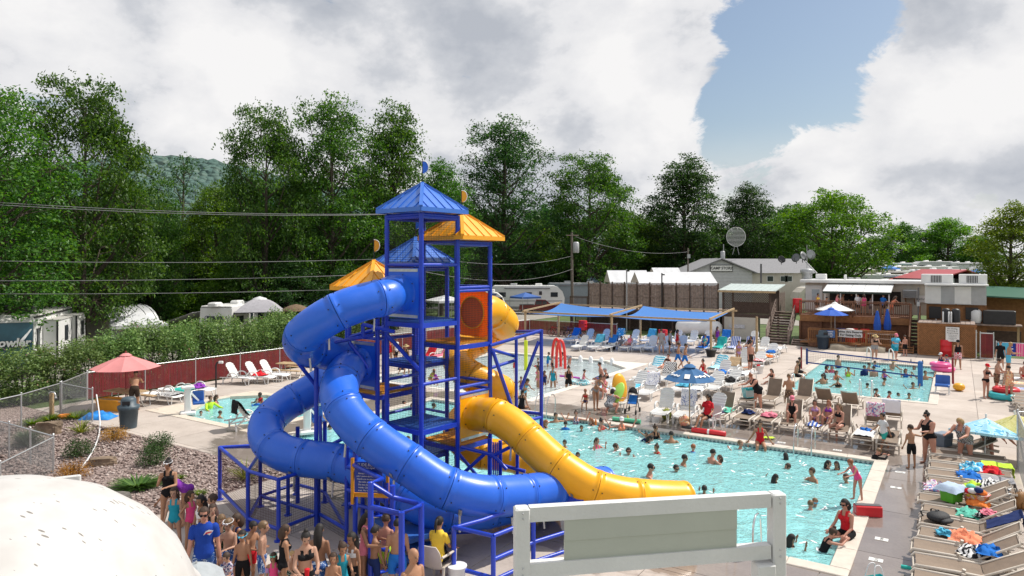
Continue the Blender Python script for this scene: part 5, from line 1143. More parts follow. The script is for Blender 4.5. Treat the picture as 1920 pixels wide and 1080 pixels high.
m=MB();m.box((-1.27,4.6,1.95),(2.54,9.2,2.7));m.obj('body',WHITE_P,t)
m=MB();m.grid(8,10,lambda s,q:(-2.54+2.54*s,-.03-.42*math.sin(math.pi*min(1,q*1.0)*.5+.0)*(1-q*.9)-.12*math.sin(math.pi*s),.7+2.45*q),thick=.03);m.obj('front_cap',TEAL,t)
m=MB();m.grid(8,6,lambda s,q:(-2.56+2.58*s,-.16+.9*q*q-.1*math.sin(math.pi*s),3.12+.33*math.sin(q*1.57)),thick=.02);m.obj('cap_crown',GELC,t)
m=MB();m.bbox((-1.27,5.0,3.42),(2.5,8.6,.10),.05);m.obj('roof',GELC,t);m=MB();m.lathe([(.001,-.7),(.25,-.68),(.25,.68),(.001,.7)],14,(-1.3,2.3,3.70),M4=Matrix.Rotation(RAD(90),3,'Y'));m.obj('rolled_cover',mat('charcoal_cover',(.06,.06,.065),.7),t)
for y0,y1,dx in((1.6,4.6,.75),(5.4,7.6,.85)):
 m=MB();m.bbox((dx/2,(y0+y1)/2,1.95),(dx,y1-y0,2.2),.04);so=m.obj('slide_out',WHITE_P,t);m=MB();m.box((dx/2,(y0+y1)/2,3.08),(dx+.1,y1-y0+.1,.05));m.obj('slide_roof',GELC,so)
 m=MB();m.box((dx+.012,(y0+y1)/2+.3,2.2),(.03,.7,.9));w=m.obj('window',DARK,so);m=MB();m.box((dx+.03,(y0+y1)/2+.3,2.2),(.015,.58,.78));m.obj('pane',GLASS,w)
 for yy in(y0,y1):m=MB();m.box((dx-.02,yy,1.95),(.09,.07,2.2));m.obj('edge_trim',DARK,so)
m=MB();m.box((.012,.8,2.1),(.03,.5,1.2));w=m.obj('window',DARK,t);m=MB();m.box((.03,.8,2.1),(.015,.38,1.05));m.obj('pane',GLASS,w)
m=MB();m.add([(.02,.2,1.7),(.02,1.3,2.9),(.02,1.5,2.9),(.02,.5,1.7)],[(0,1,2,3)]);m.obj('swoosh',DARK,t);m=MB();m.box((.03,4.6,3.36),(.06,9.2,.08));m.obj('gutter',DARK,t)
text_obj('lettering','Prowler',.62,WHITE,t,(-1.02,-.56,2.05),(RAD(90),0,0),bold=.022,shear=.15);text_obj('lettering_shadow','Prowler',.62,DARK,t,(-1.005,-.545,2.035),(RAD(90),0,0),bold=.045,shear=.15)
m=MB();m.add([(-.75,-.52,1.85),(-.1,-.16,2.75),(-.02,-.16,2.75),(-.5,-.5,1.85)],[(0,1,2,3)]);m.obj('swoosh',WHITE_P,t)
q=P(175,610,47);t=T('arched_shelter','corrugated arched shelter behind the teal fronted camper','shelter',(q.x,q.y,0),-.35);m=MB();k=14;m.grid(k,1,lambda s,q_:(1.9*math.cos(math.pi*(1-s)),4*q_,1.0+2.3*math.sin(math.pi*s)),thick=.03);m.obj('shell',GREY_P,t);m=MB();m.add([(1.9*math.cos(math.pi*(1-s/k)),.05,1.0+2.3*math.sin(math.pi*s/k))for s in range(k+1)]+[(1.9,.05,0),(-1.9,.05,0)],[tuple(range(k+2,-1,-1))]);m.obj('end_wall',mat('taupe_wall',(.30,.27,.23),.7),t)
for i in range(6):m=MB();m.tube([(1.92*math.cos(math.pi*(1-s/10)),.3+i*.7,1.0+2.32*math.sin(math.pi*s/10))for s in range(11)],.04,5);m.obj('rib',GREY_P,t)
def popup(px,py_apex,py_eave,wpx,d,label,m_):
 x=(px-PX0)*d/F;zr=H-(py_apex-HY)*d/F;ze=H-(py_eave-HY)*d/F;hw=wpx*d/F/2;t=T('popup_canopy',label,'canopy',(x,d,0),.6)
 c=[(-hw,-hw),(hw,-hw),(hw,hw),(-hw,hw)]
 for i in range(4):
  a,b=c[i],c[(i+1)%4];m=MB();m.grid(6,5,lambda s,q,a=a,b=b:((a[0]+(b[0]-a[0])*s)*(1-q),(a[1]+(b[1]-a[1])*s)*(1-q),ze+(zr-ze)*q**1.15),thick=.01);m.obj('roof_panel',m_,t)
  m=MB();m.beam((a[0],a[1],ze-.1),(b[0],b[1],ze-.1),.015,.22);m.obj('valance',m_,t);m=MB();m.tube([(a[0],a[1],0),(a[0],a[1],ze)],.03,6);m.obj('leg',GREY_P,t)
popup(258,583,606,90,47,'white peaked canopy between the two left campers',CANV)
cm=P(398,600,50);t=rv('travel_trailer','white camper with roof vents showing its rear wall over the hedge',(cm.x+.8,cm.y+4.3,0),RAD(262),8.6,2.5,3.15,ACC[1],front='box',ac=3)
text_obj('lettering','Coachmen',.40,ACC[0],t,(4.33,0,2.35),(RAD(90),0,RAD(90)),shear=.2)
ta=T('camper_awning','pale awning propped out from the white camper over the hedge','awning',(cm.x-1.5,cm.y,0),RAD(-8));m=MB();m.grid(8,3,lambda s,q:(-3.2*q,5*s,2.75-1.0*q-.05*math.sin(q*3)),thick=.01);m.obj('fabric',CANV,ta)
for y in(0,5):m=MB();m.tube([(-3.2,y,1.75),(-.1,y,.9)],.03,5);m.obj('arm',WHITE_P,ta)
def gazebo(px,d,label):
 x=(px-PX0)*d/F;t=T('gazebo',label,'gazebo',(x,d,0),.3);hw=1.65;m=MB();zr=H-(561-HY)*d/F;ze=H-(583-HY)*d/F
 c=[(-hw,-hw),(hw,-hw),(hw,hw),(-hw,hw)]
 for i in range(4):
  a,b=c[i],c[(i+1)%4];m=MB();m.grid(5,6,lambda s,q,a=a,b=b:((a[0]+(b[0]-a[0])*s)*(1-q*.85),(a[1]+(b[1]-a[1])*s)*(1-q*.85),ze+(zr-ze)*math.sin(q*1.57)),thick=.01);m.obj('roof_panel',mat('lilac_grey_canvas',(.36,.35,.38),.8),t)
  m=MB();m.tube([(a[0],a[1],0),(a[0],a[1],ze)],.05,6);m.obj('leg',DARK,t);m=MB();m.beam((a[0],a[1],ze-.02),(b[0],b[1],ze-.02),.05,.06);m.obj('header',DARK,t)
 m=MB();m.lathe([(.55,zr-.02),(.45,zr+.08),(.001,zr+.22)],4);m.obj('vent_cap',CANV,t)
gazebo(487,51,'grey domed gazebo right of the white camper');
p=P(555,577,52);t=T('thatched_umbrella','brown thatched umbrella above the hedge near the blue slide','umbrella',(p.x,p.y,0));m=MB();m.lathe([(1.05,2.75),(.9,2.95),(.45,3.15),(.001,3.25)],18);m.obj('thatch',mat('thatch',(.17,.115,.07),.95,.35,8,bump=1),t);m=MB();m.tube([(0,0,0),(0,0,2.9)],.04,6);m.obj('pole',WOOD_D,t)
p=P(600,575,60);rv('travel_trailer','white camper glimpsed behind the upper blue tube',(p.x,p.y+3,0),RAD(80),7,2.5,3.1,ACC[1])
p=P(990,560,92);rv('travel_trailer','long white travel trailer behind the red pickup',(p.x,p.y,0),0,9.6,2.5,3.35,ACC[1],wins=3)
p=P(918,560,84);t=rv('travel_trailer','short rounded trailer with a blue zigzag beside the orange slide',(p.x-.5,p.y,0),0,4.6,2.3,2.85,ACC[0],wins=2)
p=P(1075,540,98);rv('travel_trailer','dark sided trailer with an awning behind the utility pole',(p.x+1,p.y,0),0,9.4,2.6,3.55,ACC[1],body=mat('grey_camper_side',(.22,.26,.29),.5),wins=2)
for i,(px,d,rz,lb)in enumerate(((1010,112,.05,'camper roof with white vents above the long trailer'),(1130,116,-.1,'camper roof peeping left of the white tents'),(950,118,0,'camper roof seen beyond the rounded trailer'))):p=P(px,540,d);rv('travel_trailer',lb,(p.x,p.y,0),rz,9,2.5,3.6,ACC[i],ac=3)
popup(985,548,556,42,87,'blue pop up canopy behind the red pickup bed',mat('blue_canopy',(.035,.11,.36),.7));popup(1110,518,526,34,104,'pale blue pop up canopy beside the utility pole',mat('light_blue_canopy',(.35,.45,.62),.7))
popup(835,553,563,60,72,'grey canopy seen through the tower mesh',CANV)
p=G(1016,588.5);t=T('pickup_truck','dark red pickup truck parked in front of the long white trailer','truck',(p.x,p.y,0),0);REDP=mat('dark_red_car_paint',(.13,.008,.014),.22,.1,3,coat=.8);M4=Matrix(((1,0,0),(0,0,-1),(0,1,0)))
m=MB();m.prism([(-2.9,.55),(2.75,.5),(2.85,.75),(2.75,1.05),(1.15,1.2),(-2.85,1.15)],-.95,.95,M4=M4);m.obj('body',REDP,t)
m=MB();m.prism([(-.95,1.16),(1.2,1.18),(.45,1.80),(-.75,1.84)],-.85,.85,M4=M4);c=m.obj('cab',REDP,t)
for s in(-1,1):
 for(a,b)in(((-.78,1.25),(-.05,1.72)),((.05,1.25),(.55,1.7))):m=MB();m.box(((a[0]+b[0])/2,s*.86,(a[1]+b[1])/2),(b[0]-a[0],.02,b[1]-a[1]));m.obj('window',GLASS,c)
 for x in(-1.95,1.9):m=MB();m.lathe([(.001,-.13),(.36,-.13),(.40,-.08),(.40,.08),(.36,.13),(.001,.13)],16,(x,s*.85,.40),M4=Matrix.Rotation(RAD(90),3,'X'));w=m.obj('wheel',TYRE,t);m=MB();m.lathe([(.001,-.15),(.25,-.15),(.25,.15),(.001,.15)],10,(x,s*.85,.40),M4=Matrix.Rotation(RAD(90),3,'X'));m.obj('rim',STEEL,w)
 m=MB();m.box((2.72,s*.7,.88),(.2,.4,.22));m.obj('headlight',WHITE_P,t)
m=MB();m.add([(1.18,-.8,1.22),(1.18,.8,1.22),(.50,.78,1.76),(.50,-.78,1.76)],[(0,1,2,3)]);m.obj('windscreen',GLASS,c);m=MB();m.bbox((2.9,0,.58),(.16,1.9,.26),.05);m.obj('bumper',STEEL,t);m=MB();m.box((-1.9,0,1.16),(1.75,1.6,.03));m.obj('bed_liner',BLACK,t)
m=MB();m.grid(14,14,lambda s,q:(30+130*s,72+150*q,-.045+4.0*min(1,q*1.5)**1.2*min(1,s*6)));struct(m.obj('field',GRASS))
def slope_z(x,y):
 s,q=(x-30)/130,(y-72)/150;return-.045+4.0*min(1,max(0,q)*1.5)**1.2*min(1,max(0,s)*6)
k=0
CL_=['cream','white','grey','silver','beige','tan'];CW={'cream':CREAM,'white':WHITE_P,'grey':mat('pale_grey_camper',(.48,.49,.5),.5),'beige':mat('beige_camper',(.50,.45,.37),.5),'tan':mat('tan_camper',(.38,.31,.22),.5),'silver':mat('silver_camper',(.60,.61,.63),.35)}
for row,(d,xs)in enumerate(((86,(1560,1640,1700)),(97,(1545,1600,1672,1890)),(110,(1580,1630,1690,1745,1875)),(124,(1560,1615,1665,1715,1770,1860)),(140,(1600,1650,1700,1760,1850,1900)),(160,(1580,1640,1690,1740,1800,1880)))):
 for i,px in enumerate(xs):
  x=(px+rnd.uniform(-8,8)-PX0)*d/F;cl=CL_[(row+i)%6]
  rv('travel_trailer',('%s camper in the nearest row behind the snack trailer','%s camper in the second row on the far field','%s camper in the third row on the far field','%s camper halfway up the far field','%s camper high on the far field','%s camper in the last row under the far trees')[row]%cl,(x,d,slope_z(x,d)),rnd.choice((0,.15,3.14,1.4)),rnd.uniform(6.5,9.5),2.5,rnd.uniform(3.0,3.5),ACC[(i+row)%4],'rows of campers on the far field',body=CW[cl],wins=2,front=('round','box')[(i+row)%2])
for i,(px,py,d,lb)in enumerate(((1668,497,125,'bright blue canopy left among the far campers'),(1832,504,112,'blue canopy near the yellow green tree'),(1650,500,140,'second blue canopy among the far campers'))):popup(px,py,py+6,26,d,lb,mat('bright_blue_canopy',(.03,.16,.50),.7))
t=T('red_roof_house','low house with a red metal roof behind the grey air handlers','house',P(1790,520,88).xy.to_3d(),.12);REDR=mat('red_metal_roof',(.42,.07,.075),.45,.12)
m=MB();m.box((0,3,2.2),(8.5,6,4.4));m.obj('wall',mat('dark_plank_wall',(.035,.03,.035),.8),t)
m=MB();m.add([(-5.2,-1.2,3.9),(.8,-1.2,5.6),(.8,7,5.6),(-5.2,7,3.9),(5.4,-1.2,4.0),(5.4,7,4.0)],[(0,1,2,3),(1,4,5,2)]);m.add([(-5.2,-1.2,3.75),(.8,-1.2,5.45),(5.4,-1.2,3.85),(5.4,-1.2,4.0),(.8,-1.2,5.6),(-5.2,-1.2,3.9)],[(0,1,4,5),(1,2,3,4)]);m.obj('roof',REDR,t)
m=MB();m.box((-1.2,-.03,4.0),(2.2,.08,.9));w=m.obj('window',GREY_P,t);m=MB();m.box((-1.2,-.08,4.0),(2.0,.03,.7));m.obj('pane',mat('pale_blue_glass',(.45,.52,.58),.2,.1),w)
m=MB();m.add([(-8.5,-2.4,3.1),(-3.2,-2.6,3.9),(-3.2,2,4.1),(-8.5,2,3.3)],[(0,1,2,3)]);m.obj('porch_roof',REDR,t)
t=UVT('storage_tank','large white storage tank under the raised deck behind the loungers','tank',u_at(1310,-32.5),-32.5,.7);m=MB();m.lathe([(.001,-1.95),(.35,-1.9),(.58,-1.7),(.62,-1.5),(.62,1.5),(.58,1.7),(.35,1.9),(.001,1.95)],18,(0,0,.2),M4=Matrix.Rotation(RAD(90),3,'Y'));m.obj('shell',WHITE_P,t)
for x in(-1.1,1.1):m=MB();m.box((x,0,-.5),(.2,.9,.4));m.obj('saddle',GREY_P,t)
t=UVT('pump_room','cream block pump room under the raised deck','building',u_at(1385,-33.2),-34.2);m=MB();m.box((0,0,.95),(2.6,1.6,1.85));m.obj('wall',CREAM,t);m=MB();m.box((.2,.82,1.1),(1.3,.1,.3));m.obj('sink_shelf',STEEL,t)
def barrel(name,label,loc,col,h=.95,r=.30,group=None,cat='barrel',lid=None):
 t=T(name,label,cat,loc,0,group);m=MB();m.lathe([(r*.92,0),(r,.04),(r,h*.32),(r*1.05,h*.35),(r,h*.38),(r,h*.64),(r*1.05,h*.67),(r,h*.70),(r,h-.05),(r*.95,h)],18);m.obj('drum',col,t)
 if lid:m=MB();m.lathe([(r*1.03,h),(r*1.03,h+.04),(r*.6,h+.1),(.001,h+.11)],18);m.obj('lid',lid,t)
 return t
p=G(1774,668);barrel('barrel','big red plastic barrel against the lattice pump house',p,RED_B,1.15,.42)
for i,(px,lb)in enumerate(((1594,'red trash barrel with a white lid behind the banner'),(1600,'red drum at the back of the eating deck, left of its twin'),(1622,'red drum at the back of the eating deck, right of its twin'),(1576,'round blue drum on the eating deck'))):
 v=(-31.6,-33.1,-33.1,-32.6)[i];barrel('barrel',lb,UV(u_at(px,v),v,.40),BLUE_B if i==3 else RED_B,1.0,.33,lid=WHITE_P if i==0 else None)
barrel('barrel','red barrel by the top of the grey stairs',UV(u_at(1495,-35),-35,2.33),RED_B,1.15,.36)
for i,(px,lb)in enumerate(((1093,'red drum hanging back under the left shade sail'),(1243,'red drum in the shade by the lattice wall'))):barrel('barrel',lb,UV(u_at(px,-27.2),-27.2,.7 if i==0 else.3),RED_B,.8,.36)
def trash_can(px,py,label,r=.27,h=.95,m_=None,lidm=None):
 t=T('trash_can',label,'trash can',G(px,py),.2);gm=m_ or mat('blue_grey_can',(.055,.085,.11),.5,.12);m=MB();m.lathe([(r*.82,0),(r*.85,.03),(r,h*.7),(r*1.08,h*.7),(r*1.1,h*.78),(r,h*.78)],18);m.obj('bin',gm,t)
 m=MB();m.lathe([(r*1.12,h*.76),(r*1.14,h*.84),(r*.8,h*.86),(r*.78,h*1.08),(r*.6,h*1.15),(.001,h*1.17)],18);m.obj('lid',lidm or gm,t);m=MB();m.box((0,-r*.78,h*.97),(r*.8,.05,h*.14));m.obj('flap',DARK,t)
trash_can(241,802,'blue grey domed trash can standing at the edge of the gravel bed',.34,1.02);trash_can(1543,654,'dark blue trash can in front of the eating deck',.42,1.2,mat('navy_can',(.03,.05,.08),.5),mat('blue_grey_can',(.055,.085,.11),.5,.12))
SAIL=bpy.data.materials.new('blue_shade_cloth');SAIL.use_nodes=True;nt=SAIL.node_tree;nt.nodes['Principled BSDF'].inputs['Base Color'].default_value=(.10,.29,.74,1);nt.nodes['Principled BSDF'].inputs['Roughness'].default_value=.8
tl=nt.nodes.new('ShaderNodeBsdfTranslucent');tl.inputs[0].default_value=(.10,.34,.90,1);mx=nt.nodes.new('ShaderNodeMixShader');mx.inputs[0].default_value=.45;nt.links.new(nt.nodes['Principled BSDF'].outputs[0],mx.inputs[1]);nt.links.new(tl.outputs[0],mx.inputs[2]);nt.links.new(mx.outputs[0],nt.nodes['Material Output'].inputs['Surface'])
wv=nt.nodes.new('ShaderNodeTexNoise');wv.inputs['Scale'].default_value=60;bp=nt.nodes.new('ShaderNodeBump');bp.inputs['Strength'].default_value=.2;nt.links.new(wv.outputs['Fac'],bp.inputs['Height']);nt.links.new(bp.outputs[0],nt.nodes['Principled BSDF'].inputs['Normal'])
pergola=UVT('pergola','rough pine post and beam frame that carries the blue shade sails','pergola',11.3,-21.6);POTM=mat('black_pot',(.02,.02,.022),.6)
us=(u_at(1333,-21.6)-11.3,u_at(1147,-21.6)-11.3,u_at(985,-21.6)-11.3);ZB=2.42
for y,dz in((0,0),(-5.4,.35)):
 for k,x in enumerate(us):m=MB();m.box((x,y,(ZB+dz)/2),(.13,.13,ZB+dz));m.obj('post',WOOD_T,pergola)
 m=MB();m.box(((us[0]+us[2])/2,y,ZB+dz+.05),(us[2]-us[0]+.6,.10,.12));m.obj('beam',WOOD_T,pergola)
for x in us:m=MB();m.beam((x,.3,ZB+.16),(x,-5.7,ZB+.54),.1,.12);m.obj('cross_beam',WOOD_T,pergola)
for k,x in enumerate((us[0]-2.2,)):m=MB();m.beam((x,-3.4,0),(x,-3.4,2.6),.13,.13);m.obj('post',WOOD_T,pergola)
for k,x in enumerate(us[:2]):
 p=pergola.location+Matrix.Rotation(ANG_U,3,'Z')@Vector((x,0.0,0));t=T('planter_pot',('black pot holding the pergola post by the striped towels','black pot holding the middle pergola post')[k],'pot',p);m=MB();m.lathe([(.26,0),(.36,.45),(.39,.45),(.39,.5),(.10,.5)],16);m.obj('pot',POTM,t)
def sail(label,x0,x1,sag,hi):
 t=T('shade_sail',label,'shade sail',pergola.location,ANG_U);c=[(x0+.25,.05,ZB-.02),(x1-.25,.05,ZB-.02),(x1-.3,-5.3,ZB+.20+hi),(x0+.3,-5.3,ZB+.25)]
 def fn(s,q):
  es=.55*math.sin(math.pi*q)*(1-2*s)*.5;eq=.7*math.sin(math.pi*s)*(1-2*q)*.5
  a=[c[0][i]*(1-s)*(1-q)+c[1][i]*s*(1-q)+c[2][i]*s*q+c[3][i]*(1-s)*q for i in range(3)]
  return(a[0]+es,a[1]-eq,a[2]-sag*math.sin(math.pi*s)*(.6+.4*math.sin(math.pi*q))-.35*math.sin(math.pi*q)*.6)
 m=MB();m.grid(22,14,fn);m.obj('cloth',SAIL,t)
 m=MB();m.tube([(p_[0],p_[1],p_[2])for p_ in(fn(s/14,0)for s in range(15))],.02,5);m.obj('hem_rope',BLUE_B,t)
sail('right blue shade sail above the striped loungers',us[0],us[1],.22,.32);sail('left blue shade sail nearest the red slatted fence',us[1],us[2],.20,.30)
p=P(1073,560,72);pole=T('utility_pole','wooden utility pole with a grey transformer beside the privacy fence','utility pole',(p.x,p.y,0));zt=H+(495-436)*72/1280
m=MB();m.tube([(0,0,0),(-.05,0,zt)],[.17,.12],9);m.obj('shaft',mat('grey_pole_wood',(.16,.135,.115),.9,.25,6,bump=.4),pole);m=MB();m.lathe([(.3,-.55),(.33,-.5),(.33,.5),(.22,.6),(.001,.62)],12,(.38,-.1,zt-1.6));m.obj('transformer',GREY_P,pole);m=MB();m.box((0,-.14,zt-.3),(1.3,.1,.1));m.obj('crossarm',WOOD_G,pole)
p2=P(1290,540,88);t=T('utility_pole','thin distant utility pole left of the camp store','utility pole',(p2.x,p2.y,0));m=MB();m.tube([(0,0,0),(0,0,H+30*88/1280)],.10,7);m.obj('shaft',mat('grey_pole_wood',(.16,.135,.115),.9,.25,6,bump=.4),t);m=MB();m.box((.05,-.15,H+1.0),(.35,.3,.5));m.obj('meter_box',GREY_P,t)
for i,(px,py0,py1,lb)in enumerate(((1175,505,548,'grey lamp post standing behind the fence left part'),(1241,512,560,'dark lamp post standing in front of the long white tent'))):p=P(px,py0,63);t=T('lamp_post',lb,'lamp post',(p.x,p.y,0));m=MB();m.tube([(0,0,0),(0,0,p.z)],.06,7);m.obj('shaft',GREY_P if i==0 else BLACK,t);m=MB();m.box((.12,-.05,p.z-.15),(.25,.12,.12));m.obj('lamp_head',BLACK,t)
WIRE=mat('power_line',(.22,.22,.23),.5)
def wire(pts,label,group=None):
 a,b=Vector(pts[0]),Vector(pts[-1]);
 m=MB();m.tube(pts,.018,5);tag(m.obj('power_line',WIRE),label,'wire',group)
def sagline(a,b,sag,n=22):return[a.lerp(b,i/n)-Vector((0,0,sag*4*(i/n)*(1-i/n)))for i in range(n+1)]
top=Vector((pole.location.x,pole.location.y-.15,zt-.25))
p3=P(794,399,46);pole2=T('utility_pole','wooden pole standing behind the tower that carries the left power lines','utility pole',(p3.x,p3.y,0));m=MB();m.tube([(0,0,0),(0,0,p3.z+.1)],[.15,.11],8);m.obj('shaft',mat('grey_pole_wood',(.16,.135,.115),.9,.25,6,bump=.4),pole2);m=MB();m.box((0,-.12,p3.z-.1),(1.1,.1,.1));m.obj('crossarm',WOOD_G,pole2)
t3=Vector((p3.x,p3.y-.12,p3.z-.05))
wire(sagline(P(-160,369,34),t3+Vector((-.4,0,0)),.35),'upper power line crossing in front of the left trees');wire(sagline(P(-160,373,33.6),t3+Vector((.4,0,.02)),.42),'second power line just below the uppermost one')
wire(sagline(P(-160,486,34),t3+Vector((0,0,-2.95)),.25),'power line at the height of the low orange roof');wire(sagline(P(-160,526,34),t3+Vector((0,0,-3.95)),.2),'power line just above the hedge campers');wire(sagline(P(-160,550,34.4),t3+Vector((0,0,-4.9)),.2),'lowest power line above the hedge campers')
wire(sagline(t3+Vector((0,0,-2.9)),top+Vector((0,0,-2.2)),.7),'power line from the pole behind the tower to the transformer pole');wire(sagline(t3+Vector((0,0,-3.9)),top+Vector((0,0,-3.6)),.9),'lower power line between the tower pole and the transformer pole')
wire(sagline(top+Vector((.3,0,-.2)),P(1290,472,88),.8),'power line between the two utility poles')
RESIN=mat('white_resin',(.70,.70,.69),.4,.06,3);BEIGE=mat('beige_resin',(.56,.50,.43),.45,.08,3);SLING=mat('taupe_sling',(.225,.168,.125),.8,.12,4,bump=.25,bscale=120)
_LM={}
ORD=('first','second','third','fourth','fifth','sixth','seventh','eighth','ninth','tenth','eleventh','twelfth','thirteenth','fourteenth','fifteenth','sixteenth')
def lounger_meshes(kind,ang):
 key=(kind,ang)
 if key in _LM:return _LM[key]
 a=RAD(ang);ca,sa=math.cos(a),math.sin(a);L_=[]
 if kind=='W':
  m=MB();m.grid(6,34,lambda s,q:((s-.5)*.58,-.95+1.12*q,.37+.010*(1 if math.sin(q*62)>0 else-1)-.03*math.sin(math.pi*s)-.04*max(0,.12-q)*8),smooth=False,thick=.02);L_.append(('seat',m.mesh('seat'),0))
  def bk(s,q):
   w=.58*(1 if q<.78 else math.sqrt(max(.15,1-((q-.78)/.24)**2)));t=.86*q;b=.010*(1 if math.sin(q*46)>0 else-1)
   return((s-.5)*w,.17+t*ca-b*sa,.38+t*sa+b*ca)
  m=MB();m.grid(6,26,bk,smooth=False,thick=.02);L_.append(('backrest',m.mesh('backrest'),0))
  for x in(-.33,.33):
   m=MB();m.tube([(x,-.93,.35),(x,-.3,.36),(x,.3,.35),(x,.92,.33)],[.028,.034,.034,.028],7);L_.append(('side_rail',m.mesh('side_rail'),0))
   m=MB();m.tube(spline([(x*1.02,-.22,.37),(x*1.08,-.16,.52),(x*1.10,.02,.60),(x*1.10,.25,.58),(x*1.05,.40,.48),(x,.46,.36)],5),.03,7,sx=1.3);L_.append(('arm_rest',m.mesh('arm_rest'),0))
   for y0,y1 in((-.78,-.88),(.55,.70)):m=MB();m.tube(spline([(x,y0-.14,.35),(x*1.03,y1-.02,.2),(x*1.05,y1,.0),(x*1.04,(y0+y1)/2+.10,.02),(x*1.0,y0+.18,.34)],4),.024,6);L_.append(('leg',m.mesh('leg'),0))
 else:
  m=MB();m.grid(5,12,lambda s,q:((s-.5)*.58,-.93+1.10*q,.385-.035*math.sin(math.pi*s)*math.sin(math.pi*q)),thick=.012);L_.append(('seat_sling',m.mesh('seat_sling'),1))
  m=MB();m.grid(5,8,lambda s,q:((s-.5)*.57,.18+.80*q*ca-.02*math.sin(math.pi*s)*-sa,.385+.80*q*sa-.02*math.sin(math.pi*s)*ca),thick=.012);L_.append(('back_sling',m.mesh('back_sling'),1))
  m=MB();m.tube([(-.30,.16,.385),(-.30,.18+.83*ca,.385+.83*sa),(.30,.18+.83*ca,.385+.83*sa),(.30,.16,.385)],.022,6);L_.append(('back_frame',m.mesh('back_frame'),0))
  for x in(-.325,.325):
   if kind=='N':m=MB();m.tube([(x,-.16,.37),(x*1.05,-.14,.47)],[.03,.034],7);L_.append(('arm_stub',m.mesh('arm_stub'),0))
   m=MB();m.tube([(x,-.99,.30),(x,-.94,.37),(x,-.3,.385),(x,.5,.37),(x,.95,.33)],[.035,.036,.036,.036,.03],7);L_.append(('side_rail',m.mesh('side_rail'),0))
   if kind=='T':m=MB();m.tube(spline([(x,-.16,.37),(x*1.12,-.08,.53),(x*1.15,.10,.585),(x*1.12,.32,.54),(x,.46,.37)],4),.028,7)
   if kind=='T':L_.append(('arm_rest',m.mesh('arm_rest'),0))
   for y,dy in((-.82,-.07),(.62,.10)):m=MB();m.tube([(x,y,.37),(x*1.03,y+dy,0)],[.034,.028],7);L_.append(('leg',m.mesh('leg'),0))
  for y in(-.97,-.80):m=MB();m.tube([(-.325,y,.30 if y<-.9 else.12),(.325,y,.30 if y<-.9 else.12)],.024,6);L_.append(('cross_bar',m.mesh('cross_bar'),0))
 for n_,me,k in L_:
  if len(me.materials)==0:me.materials.append((RESIN if kind=='W' else(BEIGE,SLING)[k]))
 _LM[key]=L_;return L_
def lounger(kind,p,vec,ang,label,group=None,jit=6):
 """p: ground point under the foot end; vec: where the feet point"""
 vec=Vector((vec[0],vec[1],0)).normalized();vec=Matrix.Rotation(RAD(rnd.uniform(-jit,jit)),3,'Z')@vec;loc=Vector(p)-vec*.95
 t=thing('sun_lounger',label,'sun lounger',loc,rz_facing(vec),group)
 for n_,me,k in lounger_meshes(kind,ang):link(n_,me,None,t)
 t['ang']=ang;return t
_tn=[0]
def towel(lg,mode,m_,label,x=0.0,y=None,cat='towel',name='towel',sc=1.0):
 a=RAD(lg['ang']);ca,sa=math.cos(a),math.sin(a);_tn[0]+=1;sd=_tn[0]*3.7
 def path(t):
  if t<1.10:return(-.95+t,.415,(0,0,1))
  t-=1.10;return(.17+t*ca,.415+t*sa,(0,-sa,ca))
 def nz(s,q,k):return k*mnoise.noise((s*4+sd,q*5,sd))
 m=MB()
 if mode=='back':
  T_=1.10+.86;
  def fn(s,q):
   d=q*1.25;x_=x+(s-.5)*.62+nz(s,q,.03)
   if d<.7:y_,z_,n_=path(T_-.7+d)
   elif d<.76:y_,z_,n_=path(T_);z_+=.02;y_+=.03
   else:
    k=d-.76;y_,z_=.17+.86*ca+.05+.02*k,.415+.86*sa-k*(1 if sa>.5 else.6)
    z_=max(z_,.03);n_=(0,1,0)
   w=nz(s*2,q*2,.03);return(x_,y_+n_[1]*w+(n_[1]*.01),z_+n_[2]*w+.012)
  m.grid(10,20,fn,thick=.008)
 elif mode in('seat','full'):
  t0,t1=(.10,1.05)if mode=='seat' else(.05,1.88)
  def fn(s,q):
   y_,z_,n_=path(t0+(t1-t0)*q);w=abs(nz(s*2,q*3,.05));ed=max(0,abs(s-.5)*2-.82)*.5
   return(x+(s-.5)*.70*sc+nz(s,q,.04),y_+n_[1]*w,z_+n_[2]*w-ed+.012)
  m.grid(10,16,fn,thick=.008)
 else:
  y0=-.3 if y is None else y;yy,zz,n_=path(y0+.95)
  def fn(s,q):
   r=math.hypot(s-.5,q-.5)*2;h=.15*sc*max(0,1-r)**.5*(.6+.9*abs(mnoise.noise((s*5+sd,q*5,sd)))*2)
   return(x+(s-.5)*.66*sc+nz(s*1.5,q,.10),yy+(q-.5)*.62*sc+nz(q,s*1.5,.09),zz+h+.006+nz(s*3,q*3,.02)*(r<.9))
  m.grid(14,14,fn,thick=.006)
 o=m.obj(name,m_,None,lg.location,lg.rotation_euler.z);return tag(o,label,cat)
CL=lambda n,c:mat('cloth_'+n,c,.9,.10,6,bump=.3,bscale=60,spec=.2)
